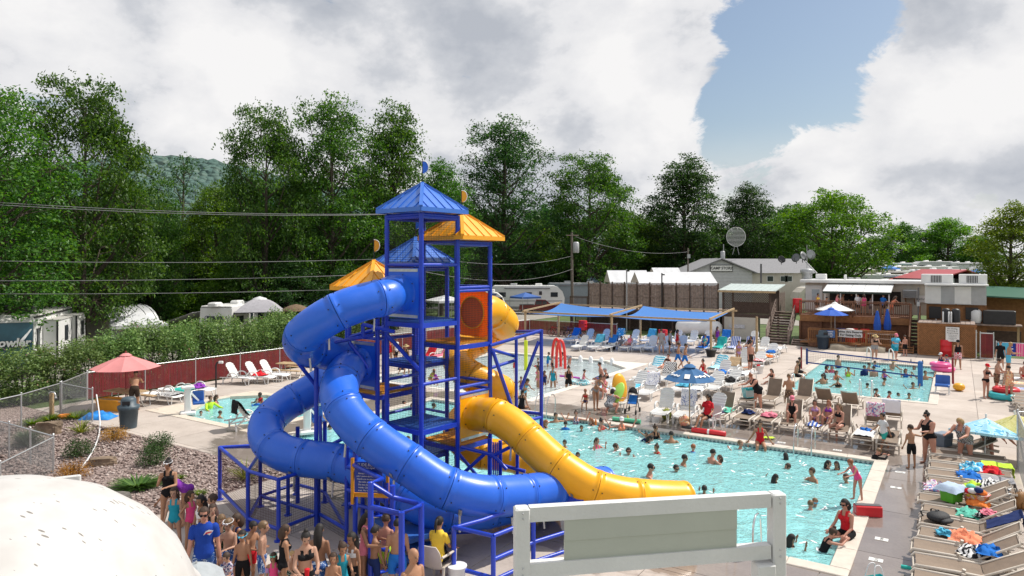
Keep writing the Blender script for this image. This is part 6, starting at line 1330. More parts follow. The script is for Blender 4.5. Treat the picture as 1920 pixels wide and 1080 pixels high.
TEAL_T=CL('teal',(.04,.42,.36));MINT=CL('mint',(.14,.55,.42));NAVY=CL('navy',(.015,.03,.12));PINK=CL('pink',(.75,.22,.30));WHITE_T=CL('white',(.72,.72,.74));BLACK_T=CL('black',(.012,.012,.014));RED_T=CL('red',(.60,.02,.03));ORANGE_T=CL('orange',(.80,.22,.05));LIME_T=CL('lime',(.50,.75,.06));BLUE_TW=CL('blue',(.02,.16,.55));SKYB=CL('sky_blue',(.10,.45,.65));GREY_T=CL('grey',(.30,.30,.32));YELL_T=CL('yellow',(.80,.55,.06));PURP=CL('purple',(.22,.04,.36));PALEY=CL('pale_yellow',(.70,.68,.28));CORAL=CL('coral',(.85,.28,.16));TAN_T=CL('tan',(.42,.30,.18))
ST_BW=pattern_mat('blue_white_stripe','stripe_x',((.03,.10,.45),(.75,.76,.78)),2.6);ST_PW=pattern_mat('plaid_white','stripe',((.7,.7,.74),(.45,.45,.55),(.72,.72,.76)),3.2);ST_AQ=pattern_mat('aqua_stripe','stripe',((.05,.42,.60),(.65,.80,.84)),3.0);ST_RW=pattern_mat('red_white_stripe','stripe',((.62,.03,.05),(.75,.74,.74)),3.4)
ZEB=pattern_mat('black_white_zigzag','zigzag',((.02,.02,.025),(.72,.72,.72)),4.5);FLW=pattern_mat('white_pink_floral','flower',((.72,.74,.78),(.72,.74,.78),(.70,.16,.30),(.12,.25,.50)),9.0);FLB=pattern_mat('blue_floral','flower',((.04,.28,.60),(.10,.50,.70),(.70,.78,.80)),8.0);FLR=pattern_mat('warm_floral','flower',((.75,.30,.22),(.80,.50,.25),(.70,.65,.55)),7.0);FLG=pattern_mat('grey_script','flower',((.70,.71,.74),(.72,.72,.75),(.22,.26,.45)),12.0)
lg_r=[]
for i in range(15):
 v=-2.5+i*.86;ang=(28,32,0,0,0,0,0,30,34,34,30,36,34,30,34)[i]
 lg_r.append(lounger('N',UV(-1.45+rnd.uniform(-.08,.08),v),UH,ang,'%s tan lounger in the right hand row, counted from its far end'%ORD[i],'tan loungers in the right hand row',4))
towel(lg_r[3],'back',LIME_T,'lime towel hung over the lounger next to the red one',.05);towel(lg_r[4],'heap',RED_T,'red towel bunched at the fence end of its lounger',0,.5,sc=.8);towel(lg_r[4],'heap',FLB,'aqua patterned towel beside the red towel',-.1,.1,sc=1.0);towel(lg_r[5],'heap',BLUE_TW,'royal blue towel folded near the striped ones',0,.05,sc=.9);towel(lg_r[5],'back',GREY_T,'grey towel trailing over the head of its lounger');towel(lg_r[6],'heap',ZEB,'black and white zigzag towel spread over a flat lounger',0,.45,sc=1.3);towel(lg_r[6],'heap',LIME_T,'small lime cloth beside the zigzag towel',.15,.1,sc=.7)
towel(lg_r[7],'heap',FLW,'heap of pink and white clothes at the foot of a lounger',0,-.65,'clothes','clothes',1.0);towel(lg_r[9],'heap',MINT,'mint towel dropped on a half raised lounger',0,.0,sc=.8);towel(lg_r[9],'heap',ZEB,'small striped cloth next to the mint towel',.1,.25,sc=.5);towel(lg_r[9],'heap',PINK,'pink cloth by the mint towel',.12,.4,sc=.45);towel(lg_r[10],'back',NAVY,'navy towel over the backrest above the backpack');towel(lg_r[11],'heap',CORAL,'coral towel crumpled near the zebra striped bag',0,-.1,sc=.95);towel(lg_r[11],'heap',SKYB,'turquoise cloth by the coral towel',-.05,-.45,sc=.55);towel(lg_r[12],'heap',ZEB,'zebra striped towel bundled at the bottom of the row',0,.15,sc=.9);towel(lg_r[12],'heap',BLUE_TW,'blue towel tangled with the zebra striped bundle',.15,.4,sc=.7);towel(lg_r[8],'heap',ORANGE_T,'orange towel bunched behind the laundry basket',.2,.3,sc=.8)
for i in range(12):
 v=-11.0-i*.9;l=lounger('N',UV(-4.3+rnd.uniform(-.1,.1),v),UH,(0,0,30,0,0,0,35,0,0,0,30,0)[i],'%s tan lounger in the far right row, from the near end'%ORD[i],'tan loungers in the far right row',5)
 if i in(2,4,5,7,9):towel(l,'seat' if i%2 else 'heap',(WHITE_T,PINK,ST_BW,FLR,WHITE_T)[(2,4,5,7,9).index(i)],('crumpled white towel near the end of the far right row','pink towel on the far right row','blue striped towel on the far right row','warm patterned towel on the far right row','white towel beside the standing group at far right')[(2,4,5,7,9).index(i)],0,0)
row=[(1343,797,58),(1388,803,0),(1430,808,0),(1478,815,52),(1522,821,50),(1572,829,55),(1616,841,0),(1664,851,0)]
lg_c=[lounger('T',G(px,py),VH,an,'%s tan lounger in the row facing the big pool, from the blue umbrella'%ORD[i],'tan loungers facing the big pool',3)for i,(px,py,an)in enumerate(row)]
towel(lg_c[0],'heap',MINT,'mint green towel slumped against a raised tan backrest',0,.0,sc=1.1);towel(lg_c[1],'heap',NAVY,'navy and white cloth on a flat tan lounger',0,.1,sc=.7);towel(lg_c[2],'heap',PINK,'pale pink towel on a flat tan lounger',0,.0,sc=.9);towel(lg_c[4],'heap',ST_BW,'blue and white towel beside the seated trio',0,-.7,sc=.7);towel(lg_c[6],'heap',BLUE_TW,'blue cloth on a white towel near the walking child',0,0,sc=.6);towel(lg_c[6],'seat',WHITE_T,'white towel lying on the flat tan lounger');towel(lg_c[7],'heap',BLACK_T,'black and green clothes on the last flat tan lounger',-.05,.1,sc=.7)
back=[(1437,765,62,1),(1497,766,62,1),(1398,768,0,1),(1545,772,45,-1),(1592,780,45,-1)]
lg_b=[]
for i,(px,py,an,s)in enumerate(back):lg_b.append(lounger('T',G(px,py)+(VH*-1.9 if s<0 else Vector((0,0,0))),VH*s,an,('tan lounger with a tall raised back by the standing woman','tan lounger with a raised back next to the standing boy','low tan lounger holding the teal tote bag','tan lounger facing away, dark back towards the pool','second tan lounger facing away beside the floral towel')[i],None,4))
l=lounger('T',G(1634,812)-VH*1.5,-VH,58,'tan lounger draped with a white floral towel');towel(l,'back',FLW,'white floral towel with pink birds over a backrest');l=lounger('T',G(1668,800)-VH*1.5,-VH,50,'tan lounger draped with a plaid towel');towel(l,'back',ST_PW,'lilac plaid towel over a backrest')
wl=[(1234,792,62,'empty white lounger left of the blue umbrella',None),(1277,798,60,'white lounger with a lettered white towel at the blue umbrella',('back',FLG,'white towel with grey lettering')),(1320,800,55,'white lounger with a purple towel by the lifeguard',('heap',PURP,'purple towel heap near the lifeguard')),(1268,744,30,'white lounger with a blue cloth, first behind the blue umbrella',('heap',SKYB,'sky blue cloth on a white lounger behind the umbrella')),(1300,748,40,'white lounger straight behind the blue umbrella',('seat',WHITE_T,'white towel on the lounger straight behind the umbrella')),(1332,742,42,'white lounger right behind the blue umbrella pole',None),(1356,734,35,'white lounger with dark clothes on it',('heap',BLACK_T,'dark clothes heaped on a white lounger')),(1218,706,45,'white lounger with a woman lying in orange shorts',('full',ST_AQ,'aqua striped towel under the lying woman')),(1342,718,50,'white lounger with blue bag, right of the umbrella top',('heap',BLUE_TW,'blue cloth heap right of the umbrella top')),(1362,708,35,'white lounger with a beige towel over its back',('back',TAN_T,'beige towel over a backrest')),(1335,704,48,'white lounger draped in an aqua striped towel',('full',ST_AQ,'aqua striped towel along a white lounger')),(1385,716,0,'flat white lounger beside the grey laundry bag',('seat',ST_PW,'pale plaid towel on a flat white lounger')),(1392,697,60,'white lounger left of the man in dark shorts',None),(1378,690,55,'white lounger next to the girl in a lilac bikini',None),(1420,690,30,'white lounger covered by a red striped towel',('seat',ST_RW,'red striped towel beyond the man in dark shorts')),(1432,684,0,'flat white lounger with colourful float',('heap',ORANGE_T,'orange cloth on a flat white lounger')),(1440,675,40,'white lounger with a blue towel near the stairs',('heap',BLUE_TW,'blue towel near the grey stairs')),(1452,665,0,'flat white lounger nearest the grey stairs',('seat',WHITE_T,'white towel nearest the grey stairs')),(1425,663,50,'white lounger with raised back near the grey stairs',None),(1150,772,60,'white lounger with the big yellow float leaning on it',None),(1118,748,20,'white lounger behind the standing bikini woman',('seat',ST_AQ,'aqua striped towel behind the bikini woman')),(1176,742,45,'white lounger with a teal board across it',('seat',SKYB,'teal blue towel by the yellow float')),(1205,752,50,'white lounger hung with a pale blue towel by the stroller',('back',FLG,'pale blue patterned towel by the stroller')),(1236,724,45,'white lounger hung with a black and white printed towel',('back',ZEB,'black and white printed towel hung over a lounger')),(1195,722,30,'white lounger with an orange float on it',('heap',ORANGE_T,'orange and yellow swim vest on a lounger'))]
for px,py,an,lb,tw in wl:
 l=lounger('W',G(px,py),VH,an,lb,'white loungers on the middle deck',7)
 if tw:towel(l,tw[0],tw[1],tw[2],0,0)
f_px=(1078,1108,1136,1168,1192,1214,1242,1270,1312,1341,1368,1396);bk_px=(1062,1092,1122,1150,1178,1206,1262,1292,1318,1352,1408)
for i,px in enumerate(f_px):
 l=lounger('W',G(px,664-(1396-px)*.016),VH,(50,52,48,20,0,55,55,58,60,55,58,62)[i],'%s white lounger of the front row under the shade sails, from the tower'%ORD[i],'front row of loungers under the shade sails',5)
 if i in(1,2,8,9,10,11):towel(l,'full' if i>7 else 'back',(SKYB,BLUE_TW,BLUE_TW,TEAL_T,ST_BW,ST_BW)[(1,2,8,9,10,11).index(i)],('sky blue towel under the left shade sail','royal blue towel under the left shade sail','deep blue towel beside the two walking boys','teal towel beside the striped towels','blue striped towel nearer the pergola post','blue striped towel next to the dark planter')[(1,2,8,9,10,11).index(i)])
for i,px in enumerate(bk_px):
 l=lounger('W',G(px,650-(1396-px)*.016),VH,55,'%s white lounger of the back row under the shade sails, from the tower'%ORD[i],'back row of loungers under the shade sails',6)
 if i in(0,3,5,9):towel(l,'back',(BLUE_TW,FLB,SKYB,BLUE_TW)[(0,3,5,9).index(i)],('blue towel at the tower end of the back row','blue patterned towel in the back row under the sail','light blue towel in the back row under the sail','bright blue towel in the back row by the tank')[(0,3,5,9).index(i)])
for i,(px,py,an,tw)in enumerate(((476,721,55,None),(512,719,55,('heap',RED_T,'red patterned cloth on the middle white lounger')),(538,715,55,None))):
 l=lounger('W',G(px,py),(.93,-.35),an,('white lounger first in the trio at the red fence','white lounger in the middle of the trio at the red fence','white lounger last in the trio, next to the picnic table')[i],'three white loungers at the red fence',3)
 if tw:towel(l,*tw,0,-.1)
for i,(px,py,mt,lb)in enumerate(((335,757,ZEB,'black and white striped towel on a flat lounger'),(360,748,TEAL_T,'teal towel on a flat lounger by the red fence'),(396,744,PURP,'purple cloth on a flat lounger near the lamp post'))):l=lounger('W',G(px,py),(.93,-.35),0,('flat white lounger with a striped towel by the pool lift','flat white lounger with a teal towel','flat white lounger nearest the shower lamp post')[i],'flat white loungers at the red fence',4);towel(l,'seat' if i<2 else 'heap',mt,lb,0,-.1)
l=lounger('W',G(482,800)+Vector((.5,.6,0)),(.8,.6),55,'white lounger with its back to us beside the wading pool');towel(l,'back',BLACK_T,'black strap towel hung on the lounger by the wading pool',-.2)
for i,(px,py,mt,lb)in enumerate(((752,688,FLR,'warm patterned towel behind the tower'),(782,682,RED_T,'red towel behind the tower'),(812,680,PINK,'pink towel behind the tower'),(826,676,ST_BW,'striped towel behind the tower'))):l=lounger('W',G(px,py),VH,50,('white lounger seen through the tower mesh, leftmost','white lounger seen through the tower mesh, second','white lounger seen through the tower mesh, third','white lounger seen through the tower mesh, rightmost')[i],'white loungers behind the tower');towel(l,'full',mt,lb)
def umbrella(label,base,r,h_rim,h_top,mats_,n=8,pole=WOOD_T,tilt=(0,0),valance=.0,closed=False,vent=True,foot=None,z0=0.0):
 t=thing('umbrella',label,'umbrella',base,rnd.uniform(0,.4));t.rotation_euler=(tilt[0],tilt[1],t.rotation_euler.z);sub=Vector((0,0,z0))
 m=MB();m.tube([(0,0,0),(0,0,h_top+.08)],.024,8);m.obj('pole',pole,t);m=MB();m.ball((0,0,h_top+.1),.035,8,5);m.obj('finial',pole,t)
 if closed:
  m=MB();pr=[(.06,h_rim),(.20,h_rim+.05),(.22,h_rim+.35),(.16,h_rim+.9),(.06,h_top),(.001,h_top+.02)];k=18
  vs=[(rr*(1+.18*(j%2))*math.cos(6.2832*j/k),rr*(1+.18*(j%2))*math.sin(6.2832*j/k),z)for rr,z in pr for j in range(k)]
  m.add(vs,[(i*k+j,i*k+(j+1)%k,(i+1)*k+(j+1)%k,(i+1)*k+j)for i in range(len(pr)-1)for j in range(k)]);m.obj('canopy',mats_[0],t);return t
 for i in range(n):
  a0,a1=2*math.pi*i/n,2*math.pi*(i+1)/n
  def fn(s,q,a0=a0,a1=a1):
   p0=Vector((math.cos(a0),math.sin(a0),0));p1=Vector((math.cos(a1),math.sin(a1),0));p_=p0.lerp(p1,s)*(r*(1-q));e=math.sin(math.pi*s)*.035*(1-q)
   return(p_.x*(1-e),p_.y*(1-e),h_rim+(h_top-h_rim)*(q**.92 if valance>=0 else math.sin(q*1.57))-.05*math.sin(math.pi*s)*math.sin(math.pi*min(1,q+.15))*.6)
  m=MB();m.grid(4,6,fn,thick=.006);m.obj('canopy_panel',mats_[i%len(mats_)],t)
  m=MB();m.tube([(r*math.cos(a0),r*math.sin(a0),h_rim-.01),(.05*math.cos(a0),.05*math.sin(a0),h_top-.03)],.008,4);m.obj('rib',pole,t)
  if valance>0:m=MB();p0=(r*math.cos(a0),r*math.sin(a0),h_rim-valance/2);p1=(r*math.cos(a1),r*math.sin(a1),h_rim-valance/2);m.beam(p0,p1,.008,valance);m.obj('valance',mats_[(i+1)%len(mats_)]if len(mats_)>1 else mats_[0],t)
 if vent:m=MB();m.lathe([(.26,h_top-.07),(.12,h_top+.03),(.001,h_top+.05)],n);m.obj('vent_cap',mats_[0],t)
 if foot:m=MB();m.lathe([(.30,0),(.30,.05),(.12,.09),(.06,.12)],18);m.obj('base_plate',foot,t)
 return t
PINKU=mat('faded_red_canopy',(.62,.235,.235),.85,.1,1.5);BLUEU=mat('blue_canopy_cloth',(.035,.13,.30),.85,.12,2);BRIGHTU=mat('royal_blue_canopy',(.02,.10,.48),.85,.1,2);WHITEU=mat('white_canopy_cloth',(.74,.73,.72),.85,.06,2)
p=G(236,762);umbrella('faded red umbrella over the picnic table at the red fence',p,1.40,1.72,2.32,[PINKU],pole=mat('red_pole',(.25,.02,.025),.5))
p=G(1293,801);u_=umbrella('blue beach umbrella with white emblems beside the lifeguard',p,1.02,1.86,2.40,[BLUEU],foot=BLACK)
for k in range(8):
 a=(k+.5)*math.pi/4;R_=Matrix.Rotation(a,3,'Z');m=MB();c=.64;zc=1.86+.54*(1-c/(1.02*.925))+.012;sl=Vector((-1.02*.925,0,.54)).normalized();nrm=Vector((.54,0,1.02*.925)).normalized();w_=Vector((0,1,0))
 o=Vector((c,0,zc))+nrm*.01
 if k%2:q4=[o-sl*.13-w_*.10,o-sl*.13+w_*.10,o+sl*.13+w_*.10,o+sl*.13-w_*.10];m.add([R_@q for q in q4],[(0,1,2,3)])
 else:
  for d1 in(-.2,-.1,0,.1,.2):q4=[o-sl*(.05+.03*math.cos(d1*30))+w_*(d1-.045),o-sl*.04+w_*(d1+.045),o+sl*(.04+.03*math.cos(d1*25))+w_*(d1+.04),o+sl*.05+w_*(d1-.04)];m.add([R_@q for q in q4],[(0,1,2,3)])
 stuff(m.obj('printed_emblem',WHITE,u_))
p=UV(-2.9,-1.6);umbrella('pale blue patterned beach umbrella leaning over the right hand row',G(1846,872),.98,.98,1.46,[pattern_mat('light_blue_print','flower',((.30,.58,.72),(.46,.70,.80),(.12,.40,.62)),4)],tilt=(RAD(-6),RAD(9)),pole=WHITE_P,valance=.07,vent=False)
umbrella('pale yellow beach umbrella behind the pale blue one',G(1920,866),1.0,1.06,1.52,[pattern_mat('pale_yellow_print','flower',((.62,.58,.22),(.70,.65,.30),(.55,.50,.18)),9)],tilt=(RAD(-5),RAD(-8)),pole=WHITE_P,vent=False)
up_=UV(u_at(1560,-32.3),-32.3,.40);umbrella('big white umbrella behind the blue one on the eating deck',up_+Vector((.65,.9,0)),1.45,2.35,2.90,[WHITEU],pole=WHITE_P)
u2=umbrella('royal blue open umbrella on the eating deck',up_+Vector((-.3,-.5,0)),1.2,2.08,2.58,[BRIGHTU]);
for i,px in enumerate((1645,1664)):v=(-32.2,-32.9)[i];umbrella(('closed royal blue umbrella on the eating deck, left of its twin','closed royal blue umbrella on the eating deck, right of its twin')[i],UV(u_at(px,v),v,.40),1,1.0,2.45+.1*i,[BRIGHTU],closed=True)
def picnic(label,p,rz,L_=1.8,m_=WOOD_T,z=0.0):
 t=thing('picnic_table',label,'picnic table',p,rz)
 for y in(-.30,-.10,.10,.30):m=MB();m.box((0,y,.73),(L_,.18,.045));m.obj('top_board',m_,t)
 for s in(-1,1):
  m=MB();m.box((0,s*.68,.44),(L_,.26,.045));m.obj('bench',m_,t)
  for x in(-L_*.36,L_*.36):m=MB();m.tube([(x,s*.62,.42),(x,s*.70,.02),(x,s*.35,.02),(x,s*.18,.40),(x,s*.12,.70)],.025,6);m.obj('leg',STEEL,t)
 return t
picnic('wooden picnic table under the faded red umbrella',G(236,764),-.35);picnic('wooden picnic table at the end of the white lounger trio',G(550,706),-.3,m_=WOOD_T)
for i,px in enumerate((1560,1650)):v=-32.3;picnic(('picnic table under the open umbrellas on the eating deck','picnic table below the closed umbrella on the eating deck')[i],UV(u_at(px,v),v,.40),ANG_U,1.9,WOOD_G)
t=thing('storage_bin','yellow orange plastic tub beside the picnic table','tub',G(212,768),-.3);m=MB();m.add([(-.55,-.28,0),(.55,-.28,0),(.55,.28,0),(-.55,.28,0),(-.62,-.34,.48),(.62,-.34,.48),(.62,.34,.48),(-.62,.34,.48),(-.55,-.28,.42),(.55,-.28,.42),(.55,.28,.42),(-.55,.28,.42)],[(3,2,1,0),(0,1,5,4),(1,2,6,5),(2,3,7,6),(3,0,4,7),(4,5,9,8),(5,6,10,9),(6,7,11,10),(7,4,8,11),(8,9,10,11)]);m.obj('shell',mat('yellow_orange_plastic',(.72,.30,.02),.45,.08),t);m=MB();m.box((0,-.35,.46),(1.2,.03,.06));m.obj('rim',mat('yellow_orange_plastic',(.72,.30,.02)),t)
t=thing('blue_tarp','bright blue tarp bundle at the end of the chain link wing','tarp',G(185,784),0);m=MB();m.grid(20,14,lambda s,q:((s-.5)*1.25,(q-.5)*.8,.30*max(0,1-(2*s-1)**2)**.6*max(0,1-(2*q-1)**2)**.6*(.8+.5*mnoise.noise((s*6,q*5,2)))+.01));m.obj('sheet',mat('blue_tarp_sheet',(.02,.22,.62),.35,.2,4,bump=.6,bscale=9),t)
def torus(m,c,R,r,n=24,k=9,M4=None,a0=0,a1=6.28319):
 pts=[(R*math.cos(a0+(a1-a0)*i/n),R*math.sin(a0+(a1-a0)*i/n),0)for i in range(n+1)]
 pts=[(M4@Vector(p)if M4 is not None else Vector(p))+Vector(c)for p in pts];return m.tube(pts,r,k,caps=False)
def ring(label,p,R,r,m_,rot=None,cat='swim ring',name='swim_ring',z=None):
 M4=Matrix.Rotation(rot[1],3,rot[0])if rot else None;t=MB();torus(t,(0,0,(r if z is None else z)),R,r,M4=M4);return tag(t.obj(name,m_,None,p),label,cat)
PK=plastic('pink_vinyl',(.85,.12,.35),.3);YV=plastic('yellow_vinyl',(.88,.42,.02),.35);OV=plastic('orange_vinyl',(.85,.25,.03),.35);RV=plastic('red_vinyl',(.62,.02,.03),.35);AV=plastic('aqua_vinyl',(.04,.45,.50),.35);GV=plastic('lime_vinyl',(.35,.65,.10),.35);WV=plastic('white_vinyl',(.75,.75,.76),.35)
ring('orange swim ring lying on the gravel by the shower post',G(120,783),.22,.06,OV);ring('pink inflatable ring at the corner of the sport pool',G(1768,696),.48,.15,PK);ring('upper pink inflatable stacked on the other one',G(1768,696)+Vector((-.15,0,.28)),.44,.12,PK);ring('patterned swim ring at the splash pool edge',G(1088,722,-.05),.42,.12,pattern_mat('ring_print','flower',((.10,.40,.48),(.7,.75,.75),(.05,.15,.2)),8));ring('red and aqua inflatable at the feet of the patterned dress',G(1885,748),.55,.16,AV);ring('red inflatable lying on the aqua one',G(1885,748)+Vector((.1,.1,.28)),.42,.13,RV)
ring('black hoop leaning on the slide column behind',G(1040,628),.35,.03,BLACK,('X',1.4),'bicycle wheel','wheel_rim',.36)
m=MB();m.lathe([(.001,-.07),(.30,-.08),(.40,-.02),(.40,.04),(.30,.09),(.001,.08)],20,(0,0,0),sx=.86,sy=1.55);o=m.obj('inflatable_float',YV,None,G(1163,768)+Vector((.0,.2,.92)));o.rotation_euler=(RAD(76),0,RAD(18));tag(o,'big yellow inflatable standing on end behind the crouching woman','float')
m=MB();m.lathe([(.001,-.03),(.24,-.03),(.27,0),(.24,.03),(.001,.03)],18,(0,0,0),sy=2.0);o=m.obj('body_board',GV,None,G(1155,772)+Vector((.05,-.15,.82)));o.rotation_euler=(RAD(50),0,RAD(-40));tag(o,'lime and white board leaning against the yellow inflatable','board')
def noodle(label,pts,m_,r=.035):m=MB();m.tube(spline(pts,6),r,8);return tag(m.obj('pool_noodle',m_),label,'pool noodle')
noodle('thick green foam roll lying at the edge of the big pool',[G(1149,789)+Vector((0,0,.09)),G(1175,792)+Vector((0,0,.09)),G(1201,795)+Vector((0,0,.09))],mat('green_foam',(.10,.48,.30),.7),.085);noodle('purple noodle held across the woman in the splash pool',[P(1050,705,36.6),P(1066,706,36.2),P(1087,709,36.3)],mat('purple_foam',(.45,.05,.42),.7),.05)
q=lg_r[12].location;noodle('teal noodle lying across the bottom lounger of the right row',[P(1690,1062,14.0)+Vector((0,0,0)),P(1720,1068,13.8),P(1752,1080,13.4),P(1790,1100,13.0)],mat('teal_foam',(.02,.48,.42),.7),.04)
def red_tube(label,a,b,r=.10):m=MB();m.tube([a,Vector(a).lerp(b,.02),Vector(a).lerp(b,.98),b],[r*.7,r,r,r*.7],10);o=m.obj('rescue_tube',RV);tag(o,label,'rescue tube');s=MB();d=(Vector(b)-Vector(a));s.tube([Vector(a)+d*.47,Vector(a)+d*.53],r*1.03,10);s.obj('strap',WV,o);return o
red_tube('long red rescue tube at the lifeguard chair',G(1297,811)+Vector((0,0,.1)),G(1361,819)+Vector((0,0,.1)));t=thing('rescue_float','red and grey rescue float block lying on the wet deck','rescue float',G(1627,966),RAD(-8));m=MB();m.bbox((0,0,.13),(.62,.27,.25),.02);m.obj('foam_block',RV,t);m=MB();m.bbox((0,.0,.262),(.60,.16,.02),.005);m.obj('strap',mat('dark_grey_web',(.10,.10,.11),.8),t)
def chair(label,p,rz,m_):
 t=thing('plastic_chair',label,'chair',p,rz);m=MB();m.grid(6,6,lambda s,q:((s-.5)*.46,-.24+.46*q,.42-.03*math.sin(math.pi*s)),thick=.02);m.obj('seat',m_,t)
 m=MB();m.grid(8,8,lambda s,q:((s-.5)*(.46+.06*q-.22*max(0,q-.7)**1.2*3),.22+.16*q-.10*math.cos((s-.5)*2.4)*-.3,.43+.46*q),thick=.02);m.obj('backrest',m_,t)
 for x in(-.25,.25):
  m=MB();m.tube([(x,-.24,.42),(x*1.08,-.22,.63),(x*1.1,.1,.65),(x*1.05,.30,.66)],.025,7);m.obj('arm_rest',m_,t)
  for y,dy in((-.22,-.05),(.2,.1)):m=MB();m.tube([(x*.95,y,.42),(x*1.08,y+dy,0)],[.032,.022],7);m.obj('leg',m_,t)
 return t
chair('beige plastic chair seen from behind under the lower slide',TOP(822,1008,.90),RAD(155),BEIGE);chair('white plastic chair of the lifeguard beside the blue umbrella',G(1333,806),RAD(-50),RESIN)
def railing(label,pts,r=.022,name='pool_handrail',m_=STAINLESS):m=MB();m.tube(spline(pts,6),r,8);return tag(m.obj(name,m_),label,'handrail')
def ladder(label,u,v,du,dv,wide,h=.85):
 """two bent rails: foot on the deck at (u,v), going over the water along (du,dv)"""
 t=thing('pool_ladder',label,'pool ladder',UV(u,v));o_=off(t);sx,sy=-dv,du
 for s in(-.5,.5):
  a=UV(u+sx*wide*s,v+sy*wide*s);d=(UV(u+du,v+dv)-UV(u,v));m=MB();m.tube(spline([a-d*.30,a-d*.32+Vector((0,0,h*.7)),a-d*.1+Vector((0,0,h)),a+d*.28+Vector((0,0,h*.85)),a+d*.42+Vector((0,0,.1)),a+d*.42+Vector((0,0,-1.0))],6),.022,8);m.obj('rail',STAINLESS,t,o_)
 for k in range(3):a=UV(u+du*.42+sx*wide*.5,v+dv*.42+sy*wide*.5);b=UV(u+du*.42-sx*wide*.5,v+dv*.42-sy*wide*.5);m=MB();m.tube([a+Vector((0,0,-.3-.28*k)),b+Vector((0,0,-.3-.28*k))],.03,6);m.obj('step',STAINLESS,t,o_)
u,v=uv_of(G(1514,838));ladder('stainless ladder at the tan lounger side of the big pool',u,-.15,0,1,.55);u,v=uv_of(G(1036,772));ladder('stainless ladder near the tower corner of the big pool',u,-.15,0,1,.55)
ladder('stainless ladder seen behind the white platform rail',uv_of(G(1410,1012))[0],9.25,0,-1,.55);u,v=uv_of(G(1622,748));ladder('stainless ladder on the near side of the sport pool',u,-11.5,0,-1,.5);u,v=uv_of(G(1533,738));ladder('stainless ladder at the corner of the sport pool',4.4,-11.5,0,-1,.5)
for i,px in enumerate((1633,1676)):q=uv_of(G(px,675));a=UV(q[0],-24.7);railing(('white step rail by the woman in a straw hat','white step rail by the man in teal')[i],[a+Vector((-.05,-.3,0)),a+Vector((0,-.2,.75)),a+Vector((.1,.4,.85)),a+Vector((.15,.6,0))],.03,m_=WHITE_P)
railing('long stainless handrail of the wading pool steps',[G(505,762),P(512,742,32),P(548,721,33.5),P(575,722,33.5)])
for i,(px,py,lb)in enumerate(((352,776,'white pool lift with a blue seat beside the wading pool'),(576,812,'white pool lift with a blue seat glimpsed through the blue slides'))):
 t=thing('pool_lift',lb,'pool lift',G(px,py),.5);m=MB();m.bbox((0,0,.06),(.6,.5,.12),.04);m.obj('base',WHITE_P,t);m=MB();m.bbox((0,0,.6),(.26,.22,1.0),.04);m.obj('column',WHITE_P,t);m=MB();m.bbox((0,-.05,1.13),(.5,.3,.1),.03);m.obj('head',WHITE_P,t)
 m=MB();m.bbox((.42,.1,.42),(.46,.42,.10),.03);m.obj('seat',BLUE_B,t);m=MB();m.bbox((.42,.32,.66),(.46,.07,.46),.03);m.obj('seat_back',BLUE_B,t);m=MB();m.beam((.1,0,.9),(.42,.1,.5),.07,.07);m.obj('arm',WHITE_P,t)
t=thing('shower_lamp_post','black bent post with a white lamp head in front of the red fence','lamp post',G(405,727));m=MB();m.tube([(0,0,0),(0,0,1.15),(.06,0,1.28),(.2,0,1.3)],.045,8);m.obj('shaft',BLACK,t);m=MB();m.bbox((.25,0,1.3),(.22,.12,.12),.02);m.obj('lamp_head',WHITE_P,t)
na,nb2=UV(5.35,-19.2),UV(-.55,-17.2);t=thing('water_volleyball_net','navy edged volleyball net stretched across the sport pool','net',na);o_=off(t);e=nb2-na;NAVB=mat('navy_band',(.015,.05,.22),.7)
for z in(.42,1.12):m=MB();m.beam(na+Vector((0,0,z)),nb2+Vector((0,0,z-.04)),.025,.075);m.obj('band',NAVB,t,o_)
W=MB();net(W,na+Vector((0,0,.42)),e,(0,0,.7),60,7,.006);stuff(W.obj('netting',BLACKNET,t,o_));m=MB();m.beam(na+Vector((0,0,.3)),na+Vector((0,0,1.25)),.09,.09);m.obj('end_sleeve',NAVB,t,o_);m=MB();m.bbox(nb2+Vector((0,0,.55)),(.22,.2,1.3),.05);m.obj('foam_sleeve',mat('blue_foam',(.03,.14,.42),.7),t,o_)
m=MB();m.tube([na-e.normalized()*.35,na-e.normalized()*.35+Vector((0,0,1.3))],.05,8);m.obj('red_post',mat('dark_red_paint',(.25,.02,.025),.5),t,o_)
t=thing('ball_post','dark red post standing in a big yellow ball beside the sport pool','post',G(1798,733));m=MB();m.ball((0,0,.20),(.27,.27,.20),16,10);m.obj('ball_base',YV,t);m=MB();m.tube([(-.1,.3,.3),(-.12,.3,1.6)],.05,8);m.obj('shaft',mat('dark_red_paint',(.25,.02,.025),.5),t)
t=thing('deck_chair','blue seated deck chair on the corner of the sport pool','chair',G(1767,738),RAD(-35));m=MB();m.bbox((0,0,.42),(.62,.6,.10),.03);m.obj('seat',BLUE_B,t);m=MB();m.bbox((0,.30,.64),(.62,.10,.46),.04,M4=Matrix.Rotation(RAD(-14),3,'X'));m.obj('backrest',BLUE_B,t)
for x in(-.26,.26):
 for y in(-.25,.28):m=MB();m.tube([(x,y,.4),(x*1.1,y*1.1,0)],.025,6);m.obj('leg',WHITE_P,t)
RARCH=plastic('red_arch_paint',(.75,.035,.03),.3)
for i,(px,x)in enumerate(((1043,0),(1051,1))):p=G(px,686+i*4,-.12);m=MB();m.tube([p+Vector((-.26+.52*(.5-.5*math.cos(k*math.pi/12)),-.3*k/12,1.72*math.sin(k*math.pi/12)**.7))for k in range(13)],.085,10);tag(m.obj('spray_arch',RARCH),('red spray arch farther back in the splash pool','red spray arch nearer in the splash pool')[i],'spray arch')
